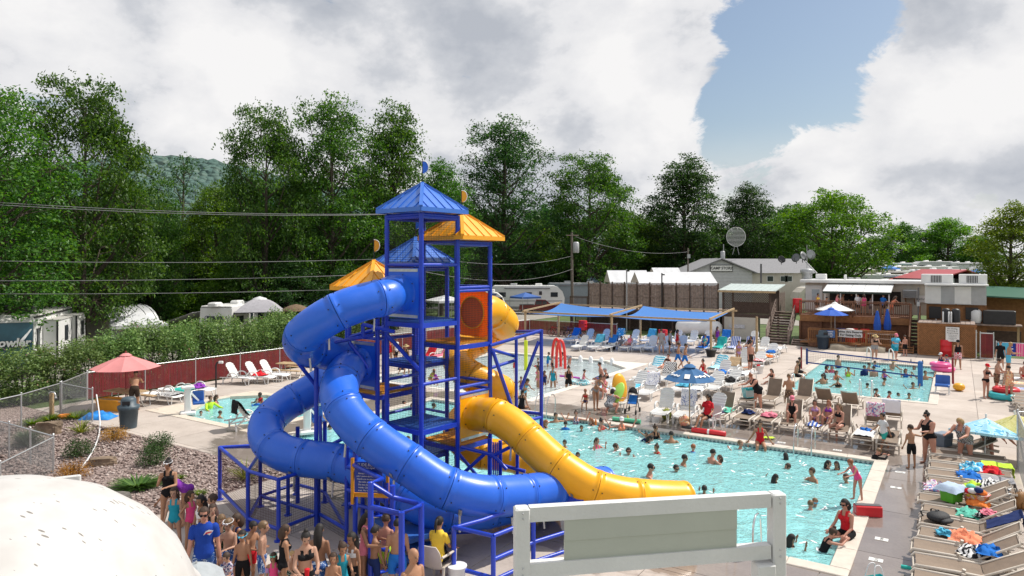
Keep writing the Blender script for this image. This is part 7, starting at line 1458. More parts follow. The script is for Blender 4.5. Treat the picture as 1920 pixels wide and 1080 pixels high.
p=G(986,694,-.12);m=MB();m.tube([p,p+Vector((0,0,1.8))],.11,10);o=m.obj('spray_pole',plastic('yellow_green_paint',(.62,.72,.02),.35));tag(o,'yellow green spray pole in the splash pool beside the slide frame','spray pole')
for i in range(4):q=UV(16.2+i*.75,-15.2,-.1);m=MB();m.lathe([(.16,0),(.12,.18),(.14,.3),(.05,.42),(.001,.44)],10);tag(m.obj('bubbler',mat('white_foam_glint',(.85,.88,.9),.6),None,q),'white bubbling jet at the far edge of the splash pool','water jet','bubbling jets in the splash pool')
def cooler(label,p,d,mb_,ml,rz=0):t=thing('cooler',label,'cooler',p,rz);m=MB();m.add([(-d[0]*.45,-d[1]*.45,0),(d[0]*.45,-d[1]*.45,0),(d[0]*.45,d[1]*.45,0),(-d[0]*.45,d[1]*.45,0),(-d[0]*.5,-d[1]*.5,d[2]),(d[0]*.5,-d[1]*.5,d[2]),(d[0]*.5,d[1]*.5,d[2]),(-d[0]*.5,d[1]*.5,d[2])],[(3,2,1,0),(0,1,5,4),(1,2,6,5),(2,3,7,6),(3,0,4,7),(4,5,6,7)]);m.obj('box',mb_,t);m=MB();m.bbox((0,0,d[2]+.03),(d[0]*1.04,d[1]*1.04,.06),.02);m.obj('lid',ml,t);m=MB();m.tube([(-d[0]*.5,-d[1]*.52,d[2]*.8),(0,-d[1]*.66,d[2]*.7),(d[0]*.5,-d[1]*.52,d[2]*.8)],.012,6);m.obj('handle',ml,t);return t
def on_l(l,x,y):return l.location+Matrix.Rotation(l.rotation_euler.z,3,'Z')@Vector((x,y,.40))
cooler('grey blue cooler on the first tan lounger by the bending woman',on_l(lg_r[1],0,-.55),(.52,.36,.36),mat('grey_blue_plastic',(.14,.18,.24),.5),mat('grey_blue_lid',(.20,.24,.30),.5),.5);gc=cooler('green cooler with a pale towel on its lid',on_l(lg_r[8],0,-.25),(.40,.34,.34),mat('apple_green_plastic',(.12,.50,.04),.4),mat('apple_green_plastic',(.12,.50,.04)),.4)
m=MB();m.grid(12,12,lambda s,q:((s-.5)*.66,(q-.5)*.58,.42-.30*max(0,max(abs(s-.5)*.66-.2,abs(q-.5)*.58-.18))*3.4+.02*mnoise.noise((s*6,q*6,1))),thick=.006);tag(m.obj('towel',CL('pale_blue',(.42,.52,.66)),None,gc.location,.5),'pale blue towel draped over the green cooler','towel')
t=thing('laundry_basket','round basket heaped with bright clothes on the right row','basket',on_l(lg_r[8],.05,.25));m=MB();m.lathe([(.20,0),(.29,.30),(.31,.31),(.28,.29)],16);m.obj('basket',pattern_mat('basket_print','flower',((.55,.50,.45),(.6,.1,.15),(.6,.45,.05)),9),t)
for k in range(7):m=MB();a=k*.9;m.ball((.14*math.cos(a)*(k>0),.14*math.sin(a)*(k>0),.33+.04*(k%3)),(.11,.10,.07),8,5);m.obj('garment',(PINK,GREY_T,MINT,RED_T,WHITE_T,NAVY,ORANGE_T)[k],t)
def backpack(label,p,rz,m_,lay=False):
 t=thing('backpack',label,'bag',p,rz);m=MB();m.grid(1,1,lambda s,q:(0,0,0));m=MB();m.ball((0,0,.20),(.22,.15,.24),12,8);m.obj('body',m_,t);m=MB();m.ball((0,-.13,.13),(.15,.07,.12),10,6);m.obj('pocket',m_,t)
 for x in(-.1,.1):m=MB();m.tube(spline([(x,.1,.38),(x*1.4,.2,.3),(x*1.2,.18,.08)],4),.015,5);m.obj('strap',m_,t)
 m=MB();m.tube([(-.05,.02,.42),(-.03,.02,.48),(.03,.02,.48),(.05,.02,.42)],.012,5);m.obj('grab_loop',m_,t)
 if lay:t.scale=(1.25,1.5,.5)
 return t
backpack('black backpack lying on a tan lounger of the right row',on_l(lg_r[10],0,-.6),.4,mat('black_nylon',(.02,.021,.025),.7,.2,10,bump=.4),True);backpack('brown satchel standing behind the zigzag towel',on_l(lg_r[6],.05,1.1)-Vector((0,0,.4)),.3,mat('tan_leather',(.30,.15,.05),.6,.2));backpack('black bag hanging behind the beige chair',TOP(818,1020,.6)+Vector((0,.35,0)),0,BLACK_T);backpack('dark bag in the shade of the tan loungers',G(1410,800)+Vector((0,.8,0)),0,BLACK_T);backpack('olive bag beside the lettered towel lounger',G(1250,786),.2,mat('olive_cloth',(.22,.24,.03),.8));backpack('grey laundry bag slumped beside a flat white lounger',G(1378,712),0,mat('grey_mesh_bag',(.38,.38,.40),.8));backpack('striped bag under the lettered towel lounger',G(1284,800),.2,FLR)
def tote(label,p,m_,s=1.0):
 t=thing('tote_bag',label,'bag',p,.3);m=MB();m.add([(-.20*s,-.09*s,0),(.20*s,-.09*s,0),(.20*s,.09*s,0),(-.20*s,.09*s,0),(-.26*s,-.13*s,.34*s),(.26*s,-.13*s,.34*s),(.26*s,.13*s,.34*s),(-.26*s,.13*s,.34*s)],[(3,2,1,0),(0,1,5,4),(1,2,6,5),(2,3,7,6),(3,0,4,7)]);m.add([(-.22*s,-.1*s,.28*s),(.22*s,-.1*s,.28*s),(.22*s,.1*s,.28*s),(-.22*s,.1*s,.28*s)],[(0,1,2,3)]);m.obj('body',m_,t)
 for y in(-.12,.12):m=MB();m.tube(spline([(-.12*s,y*s,.33*s),(-.07*s,y*s*.6,.58*s),(.07*s,y*s*.6,.58*s),(.12*s,y*s,.33*s)],4),.011,5);m.obj('handle',WHITE_T,t)
 return t
tote('teal striped tote bag being packed by the bending woman',on_l(lg_b[2],0,-.2),pattern_mat('teal_stripe','stripe',((.03,.35,.42),(.05,.50,.55),(.55,.7,.72)),3.5),1.25);tote('teal tote with black handles at the bottom edge',G(1640,1118),CL('aqua',(.05,.50,.52)),1.0)
t=thing('bucket','white bucket with a red cloth by the man in dark shorts','bucket',G(1424,700));m=MB();m.lathe([(.17,0),(.22,.42),(.235,.42),(.235,.45),(.20,.44)],16);m.obj('pail',WV,t);m=MB();m.ball((-.1,-.1,.46),(.12,.1,.07),8,5);m.obj('cloth',RED_T,t)
t=thing('bucket','white bucket on the ground behind the beige chair','bucket',TOP(857,1058,.4));m=MB();m.lathe([(.16,0),(.19,.36),(.2,.38),(.17,.37)],14);m.obj('pail',WV,t);m=MB();m.tube(spline([(-.19,0,.36),(0,-.16,.24),(.19,0,.36)],4),.008,5);m.obj('handle',STEEL,t)
t=thing('stroller','black and blue folding stroller beside the pale blue towel','stroller',G(1186,774),RAD(-25))
for s in(-.2,.2):
 m=MB();m.tube([(s,-.32,.12),(s,.0,.55),(s,.30,1.0),(s,.38,1.02)],.016,6);m.obj('frame_tube',BLACK,t);m=MB();m.tube([(s,.30,.12),(s,.02,.55)],.016,6);m.obj('frame_tube',BLACK,t)
 for y in(-.34,.32):m=MB();m.lathe([(.001,-.02),(.10,-.02),(.10,.02),(.001,.02)],12,(s*1.15,y,.10),M4=Matrix.Rotation(RAD(90),3,'Y'));m.obj('wheel',TYRE,t)
m=MB();m.grid(6,8,lambda s,q:((s-.5)*.38,-.12+.32*q,.42+.5*max(0,q-.4)**1.0),thick=.03);m.obj('seat',BLUE_TW,t);m=MB();m.grid(8,8,lambda s,q:(.2*math.cos(math.pi*s),.10-.35*math.sin(q*1.5)*math.sin(math.pi*s),.78+.30*math.sin(math.pi*s)*math.cos(q*1.2)),thick=.01);m.obj('hood',BLACK_T,t)
fe=(p1-p0);fl=fe.length
for i,(a,b,mt,lb)in enumerate(((.03,.26,SKYB,'sky blue towel hung on the far right fence'),(.27,.40,pattern_mat('navy_white_dots','dots',((.02,.05,.30),(.75,.75,.78)),6),'navy and white dotted towel hung on the far right fence'),(.41,.78,pattern_mat('pink_stripe','stripe_x',((.72,.06,.25),(.80,.35,.45)),3),'pink striped towel hung on the far right fence'))):
 m=MB();nrm=Vector((fe.y,-fe.x,0)).normalized()
 m.grid(10,12,lambda s,q,a=a,b=b:p0+fe*(a+(b-a)*s)+nrm*((.05 if q<.8 else-.04)+.03*mnoise.noise((s*5+i*3,q*3,0)))+Vector((0,0,(.42+q*1.06)if q<.8 else(1.27-(q-.8)*1.5))),thick=.006);tag(m.obj('towel',mt),lb,'towel')
for i,(px,py,mt,lb)in enumerate(((1117,797,ORANGE_T,'orange bottle standing at the edge of the big pool'),(1177,790,YELL_T,'yellow cup beside the green foam roll'),(1708,680,GREY_T,'grey bottle on the far rim of the sport pool'),(1730,682,BLACK_T,'black bottle on the far rim of the sport pool'),(1588,812,BLACK_T,'small dark bottle by the lime cloth'))):m=MB();m.lathe([(.04,0),(.04,.17),(.018,.21),(.018,.25),(.001,.25)],10);tag(m.obj('bottle',mt,None,G(px,py)),lb,'bottle')
DT=mat('depth_tile',(.72,.72,.70),.35,.05)
for i,(u,v,tx)in enumerate(((.9,9.75,'3 FT'),(-.75,8.2,'3 FT'),(-.75,6.9,'NO'),(-.75,2.6,'5 FT'),(-.75,.9,'NO'),(1.2,-.75,'5 FT'),(3.0,-.75,'NO'),(9.5,-.75,'4 FT'))):
 t=thing('depth_tile',('white depth tile at the near rim of the big pool','white depth tile by the lifeguard in red','second white tile by the lifeguard in red','white depth tile beyond the red rescue tube','farthest white tile on the right rim of the big pool','white depth tile at the corner below the tan loungers','white tile beside the stainless ladder','white depth tile near the rescue tube')[i],'tile',UV(u,v,.002),ANG_U);m=MB();m.box((0,0,.004),(.27,.18,.008));m.obj('tile',DT,t);text_obj('lettering',tx,.10,BT,t,(0,0,.0095),(0,0,RAD(180 if v>9 or abs(v)<1.2 else 90)),extrude=.001)
for i,(px,py,mt,lb)in enumerate(((1441,823,LIME_T,'lime green cloth near the red suited woman'),(1400,690,ORANGE_T,'orange swim vest beside the man in dark shorts'))):m=MB();m.grid(8,8,lambda s,q:((s-.5)*.4,(q-.5)*.25,.05+.06*abs(mnoise.noise((s*4,q*4,i)))));tag(m.obj('cloth',mt,None,G(px,py)),lb,'cloth')
m=MB();m.tube(spline([G(181,781)+Vector((0,0,.9)),G(187,796)+Vector((0,0,.25)),G(186,815)+Vector((0,0,.06)),G(178,840)+Vector((0,0,.06)),G(166,862)+Vector((0,0,.06)),G(152,882)+Vector((0,0,.06)),G(146,892)+Vector((0,0,.06))],8),.026,7);tag(m.obj('garden_hose',WV),'white hose curving across the gravel bed','hose')
for i,px in enumerate((1008,1026,1050,1066)):
 q=uv_of(G(px,637));t=thing('bicycle',('bicycle leaning on the far red fence, first from the tower','bicycle leaning on the far red fence, second from the tower','bicycle leaning on the far red fence, third from the tower','bicycle leaning on the far red fence, nearest the sail post')[i],'bicycle',UV(q[0],-27.2),ANG_U)
 for x in(-.5,.5):m=MB();torus(m,(x,0,.33),.31,.022,20,5,Matrix.Rotation(RAD(90),3,'X'));m.obj('wheel',TYRE,t)
 m=MB();m.tube([(-.5,0,.33),(-.15,0,.75),(.35,0,.78),(.0,0,.32),(-.5,0,.33)],.018,5);m.tube([(.5,0,.33),(.35,0,.9)],.016,5);m.obj('frame',(RED_B,BLACK,BLUE_B,GREY_P)[i],t);m=MB();m.bbox((-.18,0,.86),(.24,.12,.06),.02);m.obj('saddle',BLACK,t);m=MB();m.tube([(.35,-.25,.95),(.35,.25,.95)],.014,5);m.obj('handlebar',BLACK,t)
PAINT=mat('white_painted_wood',(.66,.66,.65),.55,.07,3,bump=.3,bscale=30);SAGE=mat('sage_grey_panel',(.45,.47,.41),.6,.06,1.2,bump=.12,bscale=25)
dl,dr=4.02,4.28;A_=P(978,948,dl);B2=P(1456,922,dr);B2.z=A_.z=(A_.z+B2.z)/2
t=thing('platform_railing','white painted platform railing with a sage grey panel close to the camera','railing',(A_.x,A_.y,0));o_=off(t);e=(B2-A_);en=e.normalized();nn=Vector((en.y,-en.x,0));up=Vector((0,0,1));ang=math.atan2(en.y,en.x)
for p_ in(A_,B2):m=MB();m.bbox(p_-up*.655,(.088,.088,1.30),.008,ang);m.obj('post',PAINT,t,o_)
m=MB();m.beam(A_+en*.045-up*.046,B2-en*.053-up*.046,.06,.085);m.obj('top_rail',PAINT,t,o_);m=MB();m.beam(A_+en*.045-up*.375,B2-en*.053-up*.365,.06,.085);m.obj('bottom_rail',PAINT,t,o_)
for z0,dn in((.150,.016),(.272,.010)):m=MB();m.beam(A_+en*.255-up*z0+nn*dn,A_+en*1.345-up*(z0-.004)+nn*dn,.018,.124);m.obj('siding_board',SAGE,t,o_)
for p_ in(A_,B2):
 for z_ in(.03,.06,.35,.39):m=MB();m.ball(p_-up*z_+nn*.045,(.006,.006,.006),6,4);m.obj('screw_head',STEEL,t,o_)
m=MB();m.bbox(B2-en*.10-up*.62+nn*.02,(.12,.10,.38),.008,ang);m.obj('short_post',PAINT,t,o_);m=MB();m.bbox(A_-en*.012-up*.66+nn*.03,(.09,.09,.46),.008,ang);m.obj('post_sleeve',PAINT,t,o_)
m=MB();m.bbox(B2-en*.9-up*.80+nn*.20,(1.5,.26,.05),.008,ang);m.obj('platform_board',PAINT,t,o_)
q=B2-en*.16-up*.755+nn*.20;m=MB();m.grid(4,4,lambda s,r_:((s-.5)*.06,(r_-.5)*.04,.012*math.sin(s*3)+.008*math.sin(r_*4)+.012),thick=.002);tag(m.obj('dead_leaf',mat('dry_leaf',(.42,.17,.03),.7),None,q+Vector((0,0,.003))),'curled dry orange leaf on the white platform board','leaf')
def dome_material():
 m,N,L,b=new_mat('weathered_white_fibreglass');b.inputs['Roughness'].default_value=.55;tc=N.new('ShaderNodeTexCoord')
 mp=N.new('ShaderNodeMapping');mp.inputs['Scale'].default_value=(1,3.2,1);mp.inputs['Rotation'].default_value=(0,0,.7);L.new(tc.outputs['Object'],mp.inputs['Vector'])
 v=N.new('ShaderNodeTexVoronoi');v.inputs['Scale'].default_value=9;L.new(mp.outputs[0],v.inputs['Vector']);n=N.new('ShaderNodeTexNoise');n.inputs['Scale'].default_value=5;n.inputs['Detail'].default_value=8;L.new(tc.outputs['Object'],n.inputs['Vector'])
 lt=N.new('ShaderNodeMath');lt.operation='LESS_THAN';L.new(v.outputs['Distance'],lt.inputs[0]);nn_=N.new('ShaderNodeMath');nn_.operation='MULTIPLY_ADD';L.new(n.outputs['Fac'],nn_.inputs[0]);nn_.inputs[1].default_value=.85;nn_.inputs[2].default_value=-.33;L.new(nn_.outputs[0],lt.inputs[1])
 base=ramp_node(N,L,n.outputs['Fac'],[(.3,(.49,.472,.455)),(.6,(.56,.545,.53))]);mx=N.new('ShaderNodeMix');mx.data_type='RGBA';L.new(lt.outputs[0],mx.inputs['Factor']);L.new(base,mx.inputs['A']);mx.inputs['B'].default_value=(.20,.185,.17,1);L.new(mx.outputs['Result'],b.inputs['Base Color']);return m
DOME=dome_material();dc=P(-45,1198,4.2);t=thing('slide_cover','weathered white fibreglass dome top filling the near corner','dome',dc);R_=1.22
m=MB();m.lathe([(R_*1.02,-.6),(R_*1.03,.0),(R_*1.0,.16),(R_*.93,.36),(R_*.80,.56),(R_*.60,.75),(R_*.35,.88),(R_*.12,.93),(.001,.935)],64);m.obj('shell',DOME,t);m=MB();torus(m,(0,0,.02),R_*1.04,.03,64,8);m.obj('rim_bead',DOME,t)
q=P(102,903,6.6);m=MB();m.bbox((0,0,0),(.44,.04,.26),.01,.45);tag(m.obj('wall_board',PAINT,None,q-Vector((0,0,.09)),0),'plain white board end behind the white dome','board')
q=TOP(368,1056,1.75);t=thing('sun_umbrella','light grey umbrella top at the bottom edge beside the white dome','umbrella',q);
for i in range(6):a0,a1=i*math.pi/3,(i+1)*math.pi/3;m=MB();m.grid(4,4,lambda s,w,a0=a0,a1=a1:((math.cos(a0)*(1-s)+math.cos(a1)*s)*.46*(1-w),(math.sin(a0)*(1-s)+math.sin(a1)*s)*.46*(1-w),1.50+.25*math.sin(w*1.57)),thick=.005);m.obj('canopy_panel',mat('pale_grey_cloth',(.36,.39,.41),.8),t)
m=MB();m.tube([(0,0,0),(0,0,1.78)],.015,6);m.obj('pole',STEEL,t)
def skin_mat(n,c):
 m=mat('skin_'+n,c,.5,.07,5,spec=.35);return m
SK={'l':skin_mat('fair',(.46,.265,.185)),'p':skin_mat('sunburnt',(.50,.245,.175)),'t':skin_mat('tanned',(.40,.21,.125)),'o':skin_mat('olive',(.31,.16,.095)),'b':skin_mat('brown',(.12,.058,.035))}
HC={'k':mat('hair_black',(.014,.011,.010),.7,.3,20),'n':mat('hair_brown',(.05,.027,.016),.7,.3,20),'d':mat('hair_dark_blond',(.16,.095,.045),.5,.3,20),'y':mat('hair_blond',(.38,.25,.11),.5,.25,20),'r':mat('hair_red',(.26,.085,.03),.5,.3,20),'g':mat('hair_grey',(.30,.29,.28),.6,.2,20)}
EYE=mat('eye_dark',(.03,.025,.022),.3,.1);LIP=mat('lips',(.38,.12,.10),.5,.1)
POSES={'stand':dict(tp=2,hp=5,hy=0,A=((4,9,14,0),(-3,9,12,0)),L=((3,4,4),(-4,4,4))),'hip':dict(tp=0,hp=5,hy=20,A=((-8,40,60,-40),(2,9,12,0)),L=((6,7,10),(-3,4,2))),'fold':dict(tp=4,hp=8,hy=-12,A=((22,10,78,-52),(26,10,84,-50)),L=((2,4,3),(-2,5,5))),'face':dict(tp=3,hp=8,hy=-20,A=((40,8,105,-30),(24,8,72,-48)),L=((2,5,3),(-4,4,6))),'hold':dict(tp=5,hp=18,hy=0,A=((26,10,66,-20),(24,10,70,-22)),L=((3,5,4),(-4,5,6))),'walk':dict(tp=6,hp=3,hy=0,A=((30,7,30,0),(-26,7,16,0)),L=((-24,2,12),(26,2,8))),'reach':dict(tp=6,hp=4,hy=30,A=((20,75,10,60),(4,10,20,0)),L=((3,5,4),(-3,5,4))),'bend':dict(tp=68,hp=-15,hy=0,A=((30,8,12,0),(22,8,18,0)),L=((12,5,6),(4,5,4))),'lean':dict(tp=30,hp=12,hy=0,A=((48,10,34,-12),(44,10,40,-14)),L=((8,4,6),(-2,5,5))),'crouch':dict(tp=32,hp=0,hy=0,A=((60,14,30,-10),(50,14,40,-8)),L=((96,14,132),(88,14,126))),'sit':dict(tp=6,hp=8,hy=0,A=((24,10,42,-14),(20,10,46,-12)),L=((84,6,80),(80,7,78)),seat=1),'edge':dict(tp=8,hp=6,hy=0,A=((-16,24,6,10),(-14,24,6,10)),L=((80,6,74),(78,7,70)),seat=1),'legup':dict(tp=-12,hp=10,hy=-25,A=((36,10,98,-20),(18,14,60,-10)),L=((96,6,60),(78,-14,62)),seat=1),'lounge':dict(tp=-38,hp=34,hy=0,A=((34,12,42,-16),(28,12,48,-14)),L=((90,5,6),(104,6,34)),seat=1),'knees':dict(tp=-16,hp=26,hy=10,A=((50,8,40,-20),(46,8,44,-18)),L=((118,5,104),(114,6,98)),seat=1),'floor':dict(tp=14,hp=8,hy=0,A=((52,10,30,-10),(46,12,34,-10)),L=((92,12,20),(122,12,108)),seat=1),'water':dict(tp=8,hp=2,hy=0,A=((48,30,30,-20),(42,34,34,-24)),L=((6,6,8),(-4,6,6))),'spread':dict(tp=-6,hp=6,hy=0,A=((10,78,12,70),(8,80,12,74)),L=((8,6,8),(4,6,6))),'up':dict(tp=4,hp=0,hy=15,A=((62,26,112,-24),(54,24,118,-28)),L=((4,5,4),(-3,5,4))),'swim':dict(tp=62,hp=-46,hy=0,A=((150,16,8,0),(90,22,30,-10)),L=((-40,5,6),(-52,6,10))),'rim':dict(tp=26,hp=20,hy=0,A=((84,22,30,-50),(80,24,34,-54)),L=((10,5,10),(0,5,8)))}
BUILD={'M':(1.0,1.0,.175,1.0,.0),'F':(.90,.90,.155,1.0,.055),'H':(1.38,1.22,.185,1.0,.075),'C':(.90,.86,.150,1.22,.0)}
def rotx(d,a):c,s=math.cos(a),math.sin(a);return Vector((d.x,d.y*c-d.z*s,d.y*s+d.z*c))
_PB={}
def body(pose,build):
 key=(pose,build)
 if key in _PB:return _PB[key]
 p=POSES[pose];tw,lw,sh,hs,br=BUILD[build];S=[]
 def dirv(fl,ab,side):f,a=RAD(fl),RAD(ab);return Vector((math.sin(a)*side,-math.sin(f)*math.cos(a),-math.cos(f)*math.cos(a)))
 tp=RAD(p['tp']);up=Vector((0,-math.sin(tp),math.cos(tp)));fwd=Vector((0,-math.cos(tp),-math.sin(tp)));X=Vector((1,0,0));pel=Vector((0,0,0));nb=up*.52
 m=MB()
 def ell(c,rx,ry,rz_,ax=(X,-fwd,up),n=14,k=9):m.ball(c,1,n,k,M4=Matrix((ax[0]*rx,ax[1]*ry,ax[2]*rz_)).transposed())
 def cap(a,b,r0,r1):
  d=b-a;L_=d.length;d=d/L_;m.tube([a-d*r0*.9,a-d*r0*.55,a,a.lerp(b,.3),a.lerp(b,.65),b,b+d*r1*.55,b+d*r1*.9],[r0*.35,r0*.82,r0,r0*1.02,(r0*.55+r1*.45),r1,r1*.82,r1*.35],10)
 prof=[(-.10,.07,.07),(-.06,.135,.105),(.0,.165,.118),(.09,.150,.108),(.18,.132,.098),(.28,.148,.108),(.36,.162,.112),(.44,.158,.094),(.49,.10,.075),(.54,.055,.058),(.57,.03,.03)]
 vs=[]
 for t,rx,ry in prof:
  k=tw if t<.47 else 1;bl=(.035 if build=='H' and.0<t<.3 else 0)
  for j in range(16):a=2*math.pi*j/16;vs.append(up*t+X*(rx*k*math.cos(a))-fwd*(ry*k*math.sin(a))+fwd*bl)
 q=len(prof);m.add(vs,[(i*16+j,i*16+(j+1)%16,(i+1)*16+(j+1)%16,(i+1)*16+j)for i in range(q-1)for j in range(16)]+[tuple(range(15,-1,-1)),tuple(range((q-1)*16,q*16))])
 if br:
  for s in(-1,1):ell(up*.345+X*(s*.072)+fwd*(.085*tw),br*1.05,br,br)
 if build in 'FH':
  for s in(-1,1):ell(up*-.03+X*(s*.08)-fwd*.07,.085*tw,.075*tw,.085)
 ha=RAD(p['hp'])+tp*.75;hyw=RAD(p['hy']);HR=Matrix.Rotation(hyw,3,'Z')@Matrix.Rotation(ha,3,'X')if False else Matrix.Rotation(ha,3,'X')@Matrix.Rotation(hyw,3,'Z')
 hc=nb+up*.05+HR@Vector((0,-.012,.105*hs));cap(nb-up*.05,hc-HR@Vector((0,-.005,.04)),.056,.050)
 def H_(v):return hc+HR@(Vector(v)*hs)
 HM=lambda rx,ry,rz_:(HR@Matrix.Diagonal(Vector((rx,ry,rz_))*hs))
 m.ball(H_((0,.008,.018)),1,16,12,M4=HM(.076,.094,.098));m.ball(H_((0,-.030,-.045)),1,12,8,M4=HM(.054,.058,.062));m.ball(H_((0,-.094,-.012)),1,8,6,M4=HM(.013,.022,.024))
 for s in(-1,1):m.ball(H_((s*.077,.012,-.005)),1,8,6,M4=HM(.014,.022,.034))
 S.append(('torso',pel,nb,.13));S.append(('head',nb+up*.06,hc,.085*hs));hands=[]
 for i,s in((0,-1),(1,1)):
  fl,ab,el,inw=p['A'][i];a=nb-up*.085+X*(s*sh*(1.12 if build=='H' else 1));d1=dirv(fl,ab,s);e=a+d1*.285;d2=dirv(fl+el,ab+inw,s);w=e+d2*.245
  cap(a,e,.050*lw,.040*lw);cap(e,w,.039*lw,.028*lw);n_=d2.cross(X if abs(d2.x)<.8 else up).normalized();sd=d2.cross(n_).normalized()
  ell(w+d2*.055,.040,.018,.052,(sd,n_,d2),10,7);hands.append((w+d2*.09,d2,n_,sd,s));S+=[('ua',a,e,.045*lw),('fa',e,w,.034*lw),('hand',w,w+d2*.1,.04)]
  fl,ab,kn=p['L'][i];h=pel+X*(s*.088*(1.15 if build=='H' else 1))-up*.03;d1=dirv(fl,ab,s);k=h+d1*.42;d2=dirv(fl-kn,ab*.4,s);an=k+d2*.40;cap(h,k,.088*lw,.058*lw)
  cap(k,an,.056*lw,.036);ell(k.lerp(an,.30)-rotx(d2,RAD(-90))*-.014,.050*lw,.052*lw,.12,(X,rotx(d2,RAD(90)),d2));fd=Vector((s*.18,-1,0)).normalized()if not p.get('seat')and pose!='swim' else(rotx(d2,RAD(-62))if rotx(d2,RAD(-62)).y<.3 else-Vector((0,1,0)))
  if pose=='swim':fd=d2
  side=fd.cross(Vector((0,0,1)));side=side.normalized()if side.length>.1 else X;nn=side.cross(fd).normalized();ft=an+fd*.075+Vector((0,0,-.045 if pose!='swim' else 0));ell(ft,.042,.115,.030,(side,fd,nn));S+=[('th',h,k,.075*lw),('sh',k,an,.047*lw),('foot',an,an+fd*.16,.04)]
 tmp=m.obj('tmp_body',EYE);r=tmp.modifiers.new('r','REMESH');r.mode='VOXEL';r.voxel_size=.0165;r.use_smooth_shade=True;s_=tmp.modifiers.new('s','SMOOTH');s_.iterations=3;s_.factor=.5
 dg=bpy.context.evaluated_depsgraph_get();me=bpy.data.meshes.new_from_object(tmp.evaluated_get(dg));old=tmp.data;bpy.data.objects.remove(tmp);bpy.data.meshes.remove(old)
 V=np.empty(len(me.vertices)*3);me.vertices.foreach_get('co',V);V=V.reshape(-1,3);Nn=np.empty(len(V)*3);me.vertices.foreach_get('normal',Nn);Nn=Nn.reshape(-1,3);Fc=np.array([tuple(pl.vertices)if len(pl.vertices)==4 else tuple(pl.vertices)+(pl.vertices[-1],)for pl in me.polygons]);bpy.data.meshes.remove(me)
 lowest=V[:,2].min();z0=-lowest if not p.get('seat')else.115
 C_=V[Fc].mean(1);best=np.full(len(C_),1e9);sid=np.zeros(len(C_),int);tt=np.zeros(len(C_))
 for i,(nm,a,b,rad)in enumerate(S):
  a_,b_=np.array(a),np.array(b);d=b_-a_;t=((C_-a_)@d)/(d@d);tc=np.clip(t,0,1);dist=np.linalg.norm(C_-(a_+tc[:,None]*d),axis=1)/rad
  k=dist<best;best[k]=dist[k];sid[k]=i;tt[k]=t[k]
 names=np.array([x[0]for x in S])[sid];fx=(C_@np.array(fwd));lx=np.abs(C_[:,0])
 fm=MB()
 for w,d2,n_,sd,s in hands:
  for j in range(4):
   o=w+sd*((j-1.5)*.019);ln=(.062,.072,.068,.052)[j];c=n_*(-.012);k=o+d2*ln*.5+c*.6;fm.tube([o-d2*.02,k,k+d2*ln*.42+c*1.4],[.0095,.0088,.006],5)
  o=w-d2*.055+sd*(.036*-s);fm.tube([o,o+sd*(-s*.026)+d2*.03,o+sd*(-s*.030)+d2*.062],[.012,.0105,.007],5)
 for s in(-1,1):fm.ball(H_((s*.031,-.083,.012)),1,8,5,1,HM(.014,.008,.008))
 fm.ball(H_((0,-.084,-.055)),1,8,5,2,HM(.022,.008,.008))
 nv=len(V);allv=np.concatenate([V,np.array(fm.v).reshape(-1,3)])+np.array([0,0,z0]);
 me=bpy.data.meshes.new('person');me.from_pydata([tuple(v)for v in allv],[],[tuple(f)if f[2]!=f[3]else tuple(f[:3])for f in Fc.tolist()]+[tuple(i+nv for i in f)for f in fm.f]);me.polygons.foreach_set('use_smooth',[True]*len(me.polygons));me.polygons.foreach_set('material_index',[0]*len(Fc)+fm.mi)
 for m_ in(SK['l'],EYE,LIP):me.materials.append(m_)
 R_=dict(me=me,V=V+np.array([0,0,z0]),N=Nn,F=Fc,nm=names,t=tt,fx=fx,lx=lx,hc=hc+Vector((0,0,z0)),HR=HR,hs=hs,g={},tw=tw);_PB[key]=R_;return R_
def garment(B,kind):
 if kind in B['g']:return B['g'][kind]
 nm,t,lx=B['nm'],B['t'],B['lx'];to,th,ua,fa=nm=='torso',nm=='th',nm=='ua',nm=='fa';st=to&(t>.6)&(t<1.0)&(lx>.05*B['tw'])&(lx<.10*B['tw']);off_=.007
 if kind in('trunks','shorts'):k=(to&(t<.17))|(th&(t<(.72 if kind=='trunks' else.45)));off_=.014
 elif kind=='onepiece':k=(to&(t<.72))|(th&(t<.05))|st
 elif kind=='dress':k=(to&(t<.74))|(th&(t<.36))|st;off_=.016
 elif kind=='top':k=to&(t>.55)&(t<.75)|(st&(t<.9))
 elif kind=='bottom':k=(to&(t<.12))|(th&(t<.03))
 elif kind=='tank':k=(to&(t<.80)&(t>.0))|st;off_=.012
 elif kind=='vest':k=to&(t>.1)&(t<.98);off_=.03
 elif kind=='long':k=(to&(t<1.0))|(ua)|(fa&(t<.9));off_=.009
 elif kind=='bands':k=ua&(t>.25)&(t<.75);off_=.035
 else:k=(to&(t<1.02)&(t>-.15))|(ua&(t<.62));off_=.016
 Fs=B['F'][k];ids,inv=np.unique(Fs,return_inverse=True);Vv=B['V'][ids]+B['N'][ids]*off_
 me=bpy.data.meshes.new(kind);me.from_pydata([tuple(v)for v in Vv],[],[tuple(f)if f[2]!=f[3]else tuple(f[:3])for f in inv.reshape(-1,4).tolist()]);me.polygons.foreach_set('use_smooth',[True]*len(me.polygons));B['g'][kind]=me;return me
_HM={}
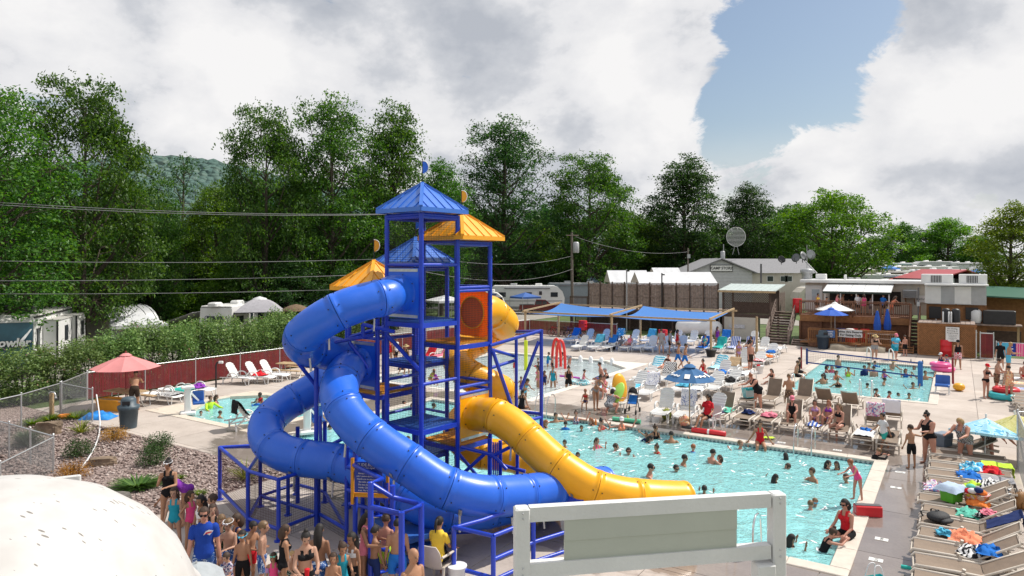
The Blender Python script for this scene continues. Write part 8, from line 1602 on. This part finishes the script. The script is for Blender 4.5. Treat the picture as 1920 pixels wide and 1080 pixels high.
def hair_mesh(st):
 if st in _HM:return _HM[st]
 m=MB();b=MB();b.ball((0,.016,.026),(.086,.100,.100),18,14)
 for f in b.f:
  c=sum((Vector(b.v[i])for i in f),Vector())/len(f)
  lim=-.02 if st in('short','cap','hat')else-.07
  if(c.y<-.038 and c.z<.060)or c.z<lim:continue
  m.add([Vector(b.v[i])*(1+.05*mnoise.noise(Vector(b.v[i])*42))for i in f],[tuple(range(len(f)))],0,True)
 if st=='long':m.tube([(0,.05,.07),(0,.085,-.04),(0,.090,-.16),(0,.085,-.30),(0,.075,-.40)],[.055,.078,.080,.066,.02],10,sx=1.15)
 if st=='mid':m.tube([(0,.05,.06),(0,.075,-.04),(0,.072,-.13),(0,.06,-.19)],[.06,.086,.082,.04],10,sx=1.15)
 if st=='bun':m.ball((0,.05,.125),.042,10,7)
 if st=='pony':m.tube([(0,.09,.06),(0,.145,.03),(0,.150,-.08),(0,.125,-.2)],[.022,.034,.032,.008],8)
 _HM[st]=m.mesh('hair');return _HM[st]
def head_gear(st):
 if st in _HM:return _HM[st]
 m=MB()
 if st=='cap':m.lathe([(.092,.03),(.094,.055),(.085,.10),(.055,.128),(.001,.138)],16,(0,.012,0),sy=1.15);m.grid(6,4,lambda s,q:((s-.5)*.15,-.085-.085*q*(1-(2*s-1)**2*.5),.035-.012*q),thick=.006)
 elif st=='sun_hat':m.lathe([(.20,.02),(.19,.03),(.10,.05),(.092,.09),(.075,.13),(.001,.142)],20,(0,.012,0))
 else:m.ball((-.034,-.096,.014),(.026,.016,.022),10,6);m.ball((.034,-.096,.014),(.026,.016,.022),10,6);m.tube([(.094*math.cos(a*.3307),.012+.110*math.sin(a*.3307),.02)for a in range(20)],.007,5);m.v=[(x,y,z+(.045 if st=='goggles_up' else 0))for x,y,z in m.v]
 _HM[st]=m.mesh(st);return _HM[st]
K_={'k':BLACK_T,'n':NAVY,'r':RED_T,'p':PINK,'w':WHITE_T,'t':TEAL_T,'b':BLUE_TW,'s':SKYB,'g':GREY_T,'y':YELL_T,'l':LIME_T,'o':ORANGE_T,'u':PURP,'c':CORAL,'m':MINT,'q':CL('turquoise',(.02,.30,.42)),'h':CL('hot_pink',(.80,.08,.25)),'e':CL('dark_brown',(.045,.03,.022)),'R':CL('royal',(.014,.055,.34)),'i':CL('lilac',(.42,.25,.48)),'F':FLB,'Z':pattern_mat('black_white_print','zigzag',((.02,.02,.03),(.55,.56,.60)),9),'D':pattern_mat('dotted_dark_green','dots',((.012,.035,.02),(.65,.68,.62)),22),'W':FLR,'A':pattern_mat('flag_print','stripe',((.60,.03,.05),(.72,.72,.74)),7),'C':pattern_mat('camouflage','flower',((.05,.03,.025),(.30,.20,.12),(.09,.05,.035)),14),'J':pattern_mat('blue_hibiscus','flower',((.03,.09,.30),(.03,.09,.30),(.50,.60,.75)),16),'N':pattern_mat('navy_white_print','flower',((.02,.03,.12),(.60,.60,.66),(.35,.05,.08)),14)}
GN={'trunks':'swim_trunks','shorts':'shorts','onepiece':'swimsuit','dress':'swim_dress','top':'bikini_top','bottom':'bikini_bottom','tank':'tank_top','vest':'swim_vest','long':'rash_guard','bands':'arm_floats','tee':'t_shirt'}
GK={'T':'trunks','S':'shorts','O':'onepiece','D':'dress','B':('top','bottom'),'V':'vest','K':'tank','L':'long','X':'bands','E':'tee','U':'top','M':'bottom'}
def person(loc,h,pose,build,rz,sk,hair,wear,label,gear='',group=None):
 """hair: style initial + colour; wear: pairs of garment letter + cloth letter; gear: c cap, h sun hat, g goggles, u goggles pushed up + colour"""
 B=body(pose,build);o=link('person',B['me'],None,None,loc,RAD(rz));s=h/1.70*(.965 if build=='C' else 1);o.scale=(s,s,s);tag(o,label,'person',group);slotmat(o,0,SK[sk])
 HT=Matrix.Translation(B['hc'])@B['HR'].to_4x4()@Matrix.Scale(B['hs'],4)
 def onhead(name,me,m_):
  c=link(name,me,m_,o);c.matrix_local=HT
  if c.data.materials[0]!=m_:slotmat(c,0,m_)
 if hair:onhead('hair',hair_mesh({'s':'short','l':'long','m':'mid','b':'bun','p':'pony'}[hair[0]]),HC[hair[1]])
 for a,c in zip(wear[::2],wear[1::2]):
  ks=GK[a];ks=ks if isinstance(ks,tuple)else(ks,)
  for k in ks:
   me=garment(B,k);g_=link(GN[k],me,K_[c],o)
   if g_.data.materials[0]!=K_[c]:slotmat(g_,0,K_[c])
 if gear:
  st={'c':'cap','h':'sun_hat','g':'goggles','u':'goggles_up'}[gear[0]];onhead(st if gear[0]in 'ch' else 'goggles',head_gear(st),K_[gear[1]]if gear[1]!='T' else mat('straw',(.50,.36,.17),.9))
 return o
def pg(px,py,*a,**k):return person(G(px,py),*a,**k)
def pt(px,py,h,*a,**k):return person(TOP(px,py,h),h,*a,**k)
def pw(px,py,h,fr,*a,**k):p=G(px,py,WZ);p.z=WZ-fr*h;return person(p,h,*a,**k)
pg(316,992,1.66,'face','F',15,'t','bk','KkMk','woman in a black halter top with her hand at her mouth by the gravel','uw');pg(350,985,1.62,'bend','F',-105,'t','pn','Ou','woman in a dark purple swimsuit bending forward behind the girls')
pg(327,1034,1.42,'stand','C',8,'l','ln','Oq','girl in a turquoise swimsuit with wet dark hair');pg(357,1030,1.30,'hip','C',60,'t','mn','Oh','girl in a hot pink swimsuit beside the turquoise one');pt(378,928,1.40,'stand','C',-20,'o','lk','KwSk','girl in a white top with black hair behind the blue shirt');pt(404,925,1.45,'fold','C',-50,'l','sn','Tk','bare chested boy with brown hair turned to the cage')
o=pt(383,951,1.80,'stand','M',18,'p','sn','ERTJ','man in a royal blue t shirt and sunglasses','gk');E_=MB();E_.prism([(-.07,-.035),(-.02,-.01),(.03,-.045),(.06,-.01),(.09,.03),(.02,.05),(-.03,.03)],0,.004,M4=Matrix(((1,0,0),(0,0,-1),(0,1,0))),off=(.07,-.152,1.30));em=E_.obj('shirt_emblem',WHITE_T,o);E_=MB();E_.prism([(-.05,-.02),(.06,.0),(.07,.02),(-.02,.012)],0,.006,M4=Matrix(((1,0,0),(0,0,-1),(0,1,0))),off=(.07,-.153,1.30));E_.obj('emblem_stripe',RED_T,em)
pt(415,961,1.36,'hold','C',25,'l','md','OD','girl in a dotted dark green swimsuit');pt(429,970,1.40,'face','C',10,'l','sd','TJ','boy in blue patterned trunks with white goggles pushed up','uw');pt(455,993,1.30,'stand','C',5,'t','sk','Tk','boy in black trunks with bright blue goggles','gs');pt(430,1033,1.05,'hold','C',-30,'l','sn','EN','small child in a navy and white printed shirt');pt(491,977,1.42,'stand','C',100,'l','sd','TJ','boy in profile with sandy hair and dark trunks')
pt(513,1035,1.02,'stand','C',10,'t','mn','OhXi','little girl in hot pink with arm floats and green goggles','um');mom=pt(572,993,1.66,'hold','F',25,'l','bk','Bk','woman in a black bandeau bikini carrying a blond baby');mq=mom.location;person(Vector((mq.x-.22,mq.y-.10,.92)),.78,'sit','C',60,'l','sy','SD','blond baby held on the hip of the bandeau woman')
m=MB();m.lathe([(.03,0),(.045,.13),(.047,.14),(.001,.142)],12);tag(m.obj('cup',RED_T,None,mq+Vector((.16,-.42,1.02))),'red drinking cup in the hand of the bandeau woman','cup')
pt(598,984,1.56,'stand','F',175,'o','lk','TJ','girl seen from behind with very long black hair');pt(661,997,1.40,'stand','C',-25,'o','lk','UwSk','girl in a white bikini top and black shorts');pt(684,958,1.62,'hold','F',75,'o','lk','Op','woman in a pale pink swimsuit facing the blue posts');pt(723,964,1.42,'stand','C',172,'p','sn','Tl','boy from behind in lime green and black trunks')
person(P(750,990,15.3).xy.to_3d()+Vector((0,0,.60)),1.60,'lean','F',120,'l','mn','Oe','woman leaning on the landing under the lower slide');ch=TOP(822,1008,.90);person(ch+Vector((-.02,-.02,.44)),1.62,'sit','F',155,'t','pk','EySk','woman in a yellow top sitting in the beige plastic chair');pt(772,1028,1.76,'stand','M',50,'t','','Tk','bald bearded man in the front near the blue posts')
pg(252,770,1.76,'lean','M',200,'t','sn','Te','shirtless man leaning over the picnic table under the faded red umbrella')
for a in((392,766,1.70,.66,'water','M',60,'l','sn','Ll','boy in a neon lime shirt in the wading pool'),(402,758,1.55,.72,'water','F',110,'p','mn','Ok','woman behind the lime shirt in the wading pool'),(376,779,1.1,.80,'water','C',40,'l','sn','Tn','child head low at the near end of the wading pool'),(410,784,1.2,.74,'water','C',150,'t','sn','Tn','child seen from behind in the wading pool'),(490,754,1.4,.66,'water','C',-30,'b','sk','Vr','child in a red swim vest in the wading pool'),(482,760,1.15,.72,'up','C',10,'l','sn','Lb','child in blue goggles beside the red swim vest')):pw(*a)
BP=[(1020,802,1.6,.80,'water','F',60,'p','mr','Ok','red haired swimmer by the slide frame'),(1043,792,1.7,.78,'spread','M',20,'t','sk','Tk','swimmer in a dark hat at the far wall'),(1080,795,1.6,.68,'spread','F',0,'p','bn','ON','woman in sunglasses and printed suit at the far wall'),(1060,806,1.3,.74,'water','C',170,'l','sk','Lb','child in a blue rash shirt near the far wall'),(1090,808,1.2,.80,'water','C',0,'t','sk','Ln','dark haired child in navy near the far wall'),(1111,797,1.5,.80,'water','F',-60,'p','mr','Ok','red haired woman at the wall left of the orange bottle'),(1126,805,1.6,.74,'up','F',40,'p','bk','Or','woman adjusting her hair near the far wall'),(1077,823,1.6,.86,'swim','M',80,'l','sn','Tn','boy swimming with an arm stretched out'),(1118,840,1.5,.76,'up','F',30,'p','mn','Oh','woman lifting pink goggles with both arms'),(1166,807,1.65,.70,'spread','F',0,'p','','Oc','woman in a white cap leaning back on the far wall','cw'),(1204,828,1.6,.78,'lean','F',60,'p','mk','Ok','woman with a blue noodle holding a child'),(1213,827,1.1,.70,'water','C',-40,'l','sn','Nn'.replace('Nn','Ln'),'child held by the woman with the blue noodle'),(1227,822,1.6,.68,'reach','F',20,'t','bn','Ok','woman in a dark suit reaching for the far wall'),(1259,831,1.7,.76,'water','M',170,'t','sk','Tk','dark haired swimmer below the blue umbrella'),(1318,830,1.6,.84,'swim','F',-120,'t','mn','Or','swimmer ducking low below the rescue tube'),(1083,855,1.5,.90,'water','F',0,'t','lk','Ok','dark head barely above water beside the yellow slide'),(1179,852,1.5,.84,'up','C',-20,'p','sk','Tn','child holding goggles in the middle of the big pool','gk'),(1214,893,1.78,.78,'water','M',75,'p','sk','Tk','bearded man standing in the middle of the big pool','gk'),(1265,883,1.4,.84,'water','C',20,'l','sk','Tn','child in sunglasses facing the camera in the pool','gk'),(1278,872,1.7,.80,'water','M',90,'o','sk','Tk','curly haired swimmer behind the child in sunglasses'),(1332,868,1.7,.74,'water','M',110,'p','sk','Tk','man with a child riding near him'),(1351,868,1.2,.78,'up','C',-90,'p','mn','Ok','child facing the man in the middle of the pool'),(1320,926,1.3,.82,'up','C',150,'o','sk','Lw','child in a white rash shirt just above the platform rail'),(1474,862,1.5,.86,'water','F',170,'o','lk','Ok','long black hair of a swimmer below the ladder'),(1482,878,1.4,.88,'water','C',-90,'p','sn','Tk','swimmer in profile below the long black hair'),(1549,878,1.5,.82,'water','F',30,'p','lk','Ok','girl with wet hair left of her friend at the right end'),(1570,880,1.5,.82,'water','F',-40,'o','lk','Ok','girl with wet hair right of her friend at the right end'),(1526,902,1.5,.72,'water','C',-60,'t','sn','Tk','slim boy standing chest deep at the right end'),(1519,957,1.5,.84,'water','M',150,'p','sd','Tn','swimmer in the pair near the right end'),(1527,948,1.3,.82,'water','C',-10,'p','sd','Ls','second of the pair with blue goggles near the right end','gs'),(1481,1024,1.5,.82,'up','F',90,'o','lk','Ok','swimmer in profile at the right platform post'),(1412,956,1.6,.88,'swim','M',-110,'p','sk','Tn','swimmer crossing behind the platform rail'),(1634,868,1.35,.60,'rim','C',100,'p','sd','Lk','boy in a black shirt leaning on the pool corner rim'),(1540,1033,1.4,.58,'rim','C',95,'p','bn','Ok','girl with a hair bun resting her arms on the near rim'),(756,762,1.4,.80,'water','C',40,'p','sk','Tk','swimmer seen through the tower, nearest the left column'),(772,768,1.4,.80,'water','F',10,'p','mn','Ok','second swimmer seen through the tower mesh'),(810,766,1.4,.82,'water','C',100,'o','sk','Tk','swimmer seen through the tower, nearest the front column'),(746,826,1.4,.84,'water','F',-20,'t','bk','Ok','swimmer with hair up seen low through the tower'),(764,828,1.4,.84,'water','C',30,'l','sn','Tk','second swimmer seen low through the tower'),(616,806,1.4,.84,'water','C',140,'p','sk','Tk','swimmer behind the left loop of the blue slide')]
for a in BP:pw(*a[:11],**({'gear':a[11]}if len(a)>11 else{}))
person(G(1425,834)+Vector((0,0,.02)),1.6,'edge','F',-15,'t','bn','Or','woman in a red one piece sitting on the far rim of the big pool');person(G(1582,1010)+Vector((.1,.05,.02)),1.68,'sit','F',-60,'p','mk','KrSk','lifeguard in a red top sitting on the right rim of the big pool','gk');pg(1608,938,1.2,'lean','C',-70,'p','sr','Oh','small girl in a hot pink suit standing on the right rim');person(G(978,767)+Vector((0,0,.02)),1.6,'edge','F',150,'o','pk','Ok','dark haired woman sitting on the pool rim behind the yellow slide')
for a in((1003,682,1.1,.3,'crouch','C',60,'l','sn','Lw','child in white crouching by the yellow spray pole'),(1027,687,1.2,.25,'hold','C',70,'l','sk','LqSb','boy in an aqua rash shirt by the red arches'),(1036,688,.95,.3,'stand','C',-60,'p','sn','Sk','toddler beside the aqua rash shirt'),(1009,702,1.1,.3,'reach','C',10,'b','sk','Xr','child with red arm floats in the splash pool'),(1009,727,1.55,.25,'stand','F',-80,'t','lk','Bp','woman in a pale bikini behind the slide frame post'),(1021,722,1.2,.35,'stand','C',20,'o','lk','On','girl in a dark suit right of the slide frame post'),(1037,726,1.5,.26,'stand','F',-20,'t','pk','Oq','woman in a dark teal suit in the splash pool'),(1066,728,1.66,.30,'hold','F',0,'t','bk','Dk','woman in a black swim dress holding the purple noodle'),(1094,721,1.15,.25,'walk','C',80,'t','sk','Op','child in a pink suit running through the splash pool'),(983,745,1.5,.3,'lean','C',30,'o','lk','Bs','girl in a light blue bikini wading by the tower'),(977,725,1.1,.5,'water','C',0,'o','sn','Tk','child head beside the slide frame'),(1068,683,1.6,.25,'bend','F',-80,'p','mk','OZ','woman in a black and white suit bending by the red arches'),(1044,672,1.7,.25,'stand','F',-100,'l','bn','OW','woman in a floral suit behind the red arches'),(965,690,1.2,.3,'stand','C',40,'t','sn','Tr','child at the tower side of the splash pool')):pw(*a)
person(G(1128,712)+Vector((0,0,.02)),1.78,'edge','M',-80,'p','sk','Tb','broad man sitting on the rim of the splash pool');person(G(1141,722)+Vector((0,0,.02)),1.65,'floor','F',-100,'p','','Ok','woman in a grey cap sitting behind the broad man','cg')
pg(1117,768,1.64,'lean','F',30,'t','bn','Bg','woman in an olive bikini standing over her lounger');pg(1142,777,1.62,'crouch','H',140,'p','mk','OZ','crouching woman in a white cap and printed suit','cw');person(G(1098,766)+Vector((0,0,.25)),1.15,'sit','C',-20,'t','sr','SnVr'[0:2]+'Ur','child on a small seat left of the olive bikini');person(G(1132,748)+Vector((0,0,.3)),1.5,'knees','F',-30,'p','bn','Op','woman in pink sitting behind the olive bikini');person(G(1246,703)+Vector((.1,.1,.42)),1.6,'lounge','F',-40,'p','sk','UkSo','woman in orange shorts reclining on a lounger');person(G(1320,716)+Vector((0,0,.4)),1.55,'sit','F',-60,'p','bk','Or','woman with a topknot sitting above the blue umbrella')
pg(1271,690,1.60,'walk','C',60,'t','sn','Tb','boy in blue trunks walking, left of his friend');pg(1284,693,1.62,'walk','C',55,'t','sk','Tb','boy in blue trunks walking, right of his friend');pg(1385,686,1.55,'stand','F',10,'t','sn','Bi','girl in a lilac bikini among the white loungers');pg(1407,698,1.78,'stand','M',25,'p','sk','Te','man in dark shorts standing by the white bucket');person(G(1449,719)+Vector((0,0,.02)),1.5,'floor','F',-50,'p','ln','SbUk','girl in denim shorts sitting on the deck by the sport pool');pg(1421,767,1.65,'lean','H',-80,'p','br','OkSk','older woman in a black suit packing the teal tote bag');pg(1480,773,1.62,'hold','M',170,'t','sd','TC','boy in camouflage trunks between the raised tan backs')
person(G(1326,806)+Vector((0,0,.46)),1.68,'legup','F',-40,'t','lk','ErSk','lifeguard in a red shirt sitting with crossed legs under the umbrella','gk')
def on_lg(l,y,dz=.42):return l.location+Matrix.Rotation(l.rotation_euler.z,3,'Z')@Vector((0,y,dz))
RZ=lambda l:math.degrees(l.rotation_euler.z)
person(on_lg(lg_c[3],-.05),1.62,'knees','F',RZ(lg_c[3])+5,'p','','Ok','woman in a pink cap sitting with knees up on a tan lounger','cp');person(on_lg(lg_c[4],-.05)+Vector((-.1,0,0)),1.55,'knees','F',RZ(lg_c[4])+8,'p','mn','Bi','girl in a lilac bikini eating on the shared tan lounger');person(on_lg(lg_c[4],-.15)+Vector((.42,0,0)),1.55,'knees','F',RZ(lg_c[4]),'p','lr','Bu','laughing girl in purple on the shared tan lounger');person(on_lg(lg_c[5],-.35),1.62,'sit','F',RZ(lg_c[5])-30,'p','ld','Bk','long haired girl in a black bikini turned to her friends')
pg(1657,846,1.35,'walk','C',-70,'t','sk','EwTt','child in a white shirt and green trunks walking past the loungers');pg(1709,878,1.34,'reach','C',178,'t','sn','Tk','boy in black and mint trunks reaching to the woman');pg(1742,870,1.66,'hold','H',-75,'p','bk','Ok','woman in a black one piece with her hair in a bun','gk')
person(UV(-2.4,-1.0,0),1.62,'lean','H',-60,'p','my','DZ','blond woman in a printed suit bending over the grey cooler');person(UV(-3.0,-2.2,0),1.60,'bend','H',80,'p','mk','DZ','person in a dark printed dress bending right behind the blond woman')
pg(1849,747,1.62,'fold','F',10,'p','','Bk','woman in a black bikini and red cap standing at the far right','cr');pg(1869,742,1.80,'hold','M',40,'l','sn','TC','big man in camouflage trunks talking at the far right');pg(1892,752,1.62,'stand','F',170,'l','sk','DW','woman in a warm patterned dress seen from behind');pg(1891,700,1.80,'hold','M',60,'t','sy','Ts','blond man in light blue trunks by the tan loungers');pg(1876,690,1.62,'stand','M',-40,'l','sk','EkTk','teenager in a black shirt in front of the hanging towels');pg(1796,691,1.78,'walk','M',-30,'t','','KkTA','man in a black tank top and flag shorts walking','ck');person(on_lg([o for o in COL.objects if o.name.startswith('sun_lounger')and 'tenth tan lounger in the far right' in o.get('label','')][0],-.2),1.7,'sit','M',-30,'p','sk','Tr','shirtless man sitting on the far right loungers')
pg(1640,674,1.64,'hold','H',0,'l','','UkSg','woman in a straw hat and grey shorts behind the sport pool','hT');pg(1678,675,1.74,'hold','H',10,'p','','EsTq','person in a teal shirt and pink cap behind the sport pool','cp');pg(1697,668,1.45,'stand','C',175,'p','sn','Tk','boy in black trunks on the steps of the eating deck')
for a in((1548,698,1.6,.72,'water','F',60,'p','mk','Or','woman at the far left rim of the sport pool'),(1560,698,1.6,.72,'water','F',-30,'p','mn','Oh','second woman at the far left rim of the sport pool'),(1571,690,1.75,.55,'stand','M',20,'l','sk','Tn','man standing tall at the far left rim of the sport pool'),(1546,713,1.6,.76,'water','F',170,'o','lk','Ok','long black hair just left of the orange suit'),(1567,711,1.55,.68,'water','F',10,'p','mn','Oo','woman in an orange suit at the net'),(1590,706,1.6,.66,'up','F',0,'p','sn','Ol','woman in a lime suit at the net'),(1544,720,1.75,.70,'water','M',180,'t','sn','Tn','man from behind on the near side of the net'),(1572,727,1.65,.68,'water','F',180,'t','bd','Bk','woman from behind in a dark bikini near the net'),(1615,718,1.5,.80,'swim','F',-60,'p','sg','Oh','swimmer in pink below the lower net band'),(1620,704,1.7,.66,'stand','M',10,'t','sk','Ln','man in a dark shirt behind the net'),(1627,696,1.7,.70,'water','M',30,'l','sk','Tn','man behind the dark shirt in the sport pool'),(1639,706,1.75,.66,'stand','M',180,'l','sn','Tn','broad man from behind at the net'),(1656,708,1.6,.68,'water','F',20,'p','mn','Ou','woman in purple behind the net'),(1656,722,1.4,.70,'reach','C',60,'t','sk','Tn','boy reaching out below the purple suit'),(1624,727,1.3,.80,'reach','C',80,'t','sk','Tn','child reaching sideways in the sport pool'),(1640,744,1.5,.72,'water','F',40,'p','pk','Ok','woman in black near the near rim of the sport pool'),(1664,748,1.5,.74,'water','F',60,'p','sk','Or','woman in dark red near the near rim'),(1682,742,1.2,.86,'water','C',20,'l','sk','Tn','child with a dark cap near the near rim'),(1704,747,1.3,.78,'water','C',-20,'t','sk','Tn','child at the near right of the sport pool'),(1713,729,1.4,.76,'spread','C',10,'t','sk','Tk','child with arms out in the sport pool'),(1698,707,1.6,.70,'up','F',-20,'p','mn','Ob','woman holding a child behind the net right side'),(1672,692,1.75,.66,'water','M',15,'l','','Ts','man in a wide brimmed hat in the sport pool',),(1640,688,1.3,.70,'up','C',10,'p','sk','Lb','child in a dark cap at the far rim of the sport pool'),(1714,693,1.5,.84,'water','F',-30,'p','mn','Or','head near the far right rim of the sport pool'),(1736,712,1.75,.72,'spread','M',0,'t','sn','Tb','man with outstretched arms at the blue net post'),(1750,700,1.5,.80,'rim','F',90,'p','mn','Oh','swimmer at the pink inflatable'),(1587,748,1.4,.80,'water','C',0,'p','mr','Ok','child at the near left corner of the sport pool')):
 pw(*a,**({'gear':'hT'}if 'brimmed' in a[10]else{}))
person(G(1492,707)+Vector((0,0,.02)),1.72,'edge','M',60,'t','sn','Tk','shirtless man sitting at the left rim of the sport pool');person(G(1500,701)+Vector((0,.3,.02)),1.70,'edge','M',60,'o','sk','EeTk','man in a dark shirt sitting next to the shirtless one');person(G(1757,688)+Vector((.3,0,.02)),1.62,'edge','F',-70,'p','','On','woman in a white cap sitting at the far right rim','cw');person(G(1772,692)+Vector((.2,0,.02)),1.60,'edge','F',-120,'p','sk','Ob','woman in a royal blue suit sitting at the right rim')
for i,(px,v,ps,bd,rz,sk,hr,wr,lb)in enumerate(((1532,-34.4,'hold','F',20,'t','bk','UySk','woman in a yellow top at the rail by the trailer door'),(1548,-34.6,'hold','C',60,'t','sk','Tk','boy beside the first awning post'),(1569,-35.0,'face','F',90,'p','bk','Op','woman in pink in the snack bar line'),(1580,-35.6,'stand','M',60,'t','sk','Tk','shirtless man in the snack bar line'),(1597,-36.2,'stand','M',150,'o','sk','EkTk','man in black deep in the shade of the awning'),(1609,-35.2,'stand','M',170,'l','sk','EwTk','person in a white shirt under the awning'),(1620,-34.8,'stand','F',175,'l','mn','Dh','woman in a bright pink dress under the awning'),(1633,-35.6,'hold','C',170,'p','sn','EgTn','child in grey under the awning'),(1655,-35.2,'hold','M',120,'l','sk','EbTk','man in a blue patterned shirt by the last awning post'),(1672,-34.5,'lean','F',100,'p','ln','Dc','woman in a coral dress leaning on the deck rail'))):
 person(UV(u_at(px,v),v,2.30),1.66 if bd!='C' else 1.4,ps,bd,rz,sk,hr,wr,lb)
for px,py,h,ps,bd,rz,sk,hr,wr,lb in((1240,664,1.75,'stand','M',170,'l','sk','EgTg','man in grey standing under the shade sail'),(1256,662,1.65,'stand','F',60,'l','mk','EgTk','woman in a grey shirt by the red drum'),(1270,660,1.6,'stand','F',100,'p','mk','Or','woman in dark red in the shade of the sail'),(1345,652,1.6,'stand','F',10,'o','lk','Ou','woman in purple near the pump room'),(1166,652,1.7,'sit','M',-30,'l','sk','EgTk','seated man in grey deep in the shade'),(742,684,1.7,'stand','M',60,'o','sk','EwTk','man in a white shirt seen through the tower'),(730,686,1.7,'stand','F',0,'t','mk','Or','woman in red seen through the tower'),(762,700,1.65,'stand','F',-30,'t','','Ok','woman in a straw hat seen through the tower'),(750,702,1.4,'crouch','C',40,'t','sk','Tn','crouching child seen through the tower'),(806,722,1.3,'crouch','C',60,'p','sr','Vl','child in a lime vest crouching behind the tower'),(820,722,1.2,'crouch','C',-40,'o','sk','Lu','child in a plaid shirt crouching behind the tower')):
 pg(px,py,h,ps,bd,rz,sk,hr,wr,lb,**({'gear':'hT'}if 'straw' in lb else{}))
lf=[o for o in COL.objects if o.name.startswith('sun_lounger')and 'front row under' in o.get('label','')]
for i,(k,sk,wr,lb)in enumerate(((8,'l','Om','person in mint reclining under the right shade sail'),(11,'o','Ok','dark haired person reclining beside the striped towels'),(3,'p','Op','woman reclining under the middle of the sails'))):person(on_lg(lf[k],.05),1.62,'lounge' if i else 'knees','F',RZ(lf[k]),sk,('sn','mk','bn')[i],wr,lb)
pt(446,962,1.40,'stand','C',-40,'t','mn','On','girl in navy half hidden behind the boy with white goggles');pt(470,975,1.30,'hold','C',60,'t','sk','Tr','child in red trunks behind the blue goggles');pt(398,945,1.5,'stand','F',30,'l','ln','Ok','girl in black close behind the royal blue shirt');pt(700,985,1.4,'stand','C',150,'o','sk','Tn','boy with dark hair waiting between the blue posts');pt(640,1012,1.35,'hold','C',30,'t','pn','Oq','girl with a ponytail left of the white bikini');pt(745,975,1.5,'stand','M',185,'t','sk','Tb','boy in blue trunks at the foot of the stairs');pt(532,985,1.5,'stand','F',120,'t','mn','Ok','girl in black behind the bandeau woman');pt(625,1035,1.2,'stand','C',10,'t','sn','Tl','small boy in lime trunks at the bottom edge')
for a in((1150,845,1.5,.82,'water','C',70,'p','sn','Tn','swimmer left of the child holding goggles'),(1235,850,1.6,.8,'water','F',-60,'t','bn','Or','swimmer with a bun in open water'),(1390,842,1.5,.8,'spread','C',30,'p','sd','Tk','blond swimmer near the red suited woman'),(1405,882,1.5,.84,'swim','M',60,'t','sk','Tk','swimmer crossing the middle of the pool'),(1450,905,1.4,.82,'water','F',100,'o','lk','Ok','long haired swimmer in open water'),(1060,838,1.5,.82,'water','M',-20,'t','sk','Tk','swimmer just right of the yellow slide'),(1298,848,1.4,.8,'water','C',140,'p','sr','Lb','red haired child in a blue shirt in open water'),(1590,905,1.4,.8,'water','C',-70,'t','sn','Tn','boy near the right rim of the big pool')):pw(*a)
FOAM_GLINTS=MB();rf_=random.Random(4)
for o in[o for o in COL.objects if o.name.startswith('person')and o.location.z<-.3]:
 for k in range(rf_.randint(3,8)):
  a=rf_.uniform(0,6.28);d=rf_.uniform(.22,.75);c=o.location+Vector((math.cos(a)*d,math.sin(a)*d,0));c.z=WZ+.004;u,v=uv_of(c)
  if not any(r[0]+.15<u<r[2]-.15 and r[1]+.15<v<r[3]-.15 for r in POOLS.values()):continue
  r=rf_.uniform(.015,.06);t=a+1.57;FOAM_GLINTS.add([c+Vector((math.cos(t)*math.cos(b*1.047)*r*2.4-math.sin(t)*math.sin(b*1.047)*r*.6,math.sin(t)*math.cos(b*1.047)*r*2.4+math.cos(t)*math.sin(b*1.047)*r*.6,0))*1.0 for b in range(6)],[(0,1,2,3,4,5)])
stuff(FOAM_GLINTS.obj('foam',mat('white_foam_glint',(.85,.88,.9),.6)))  # white flecks: swimmers' foam, also glints put in as colour
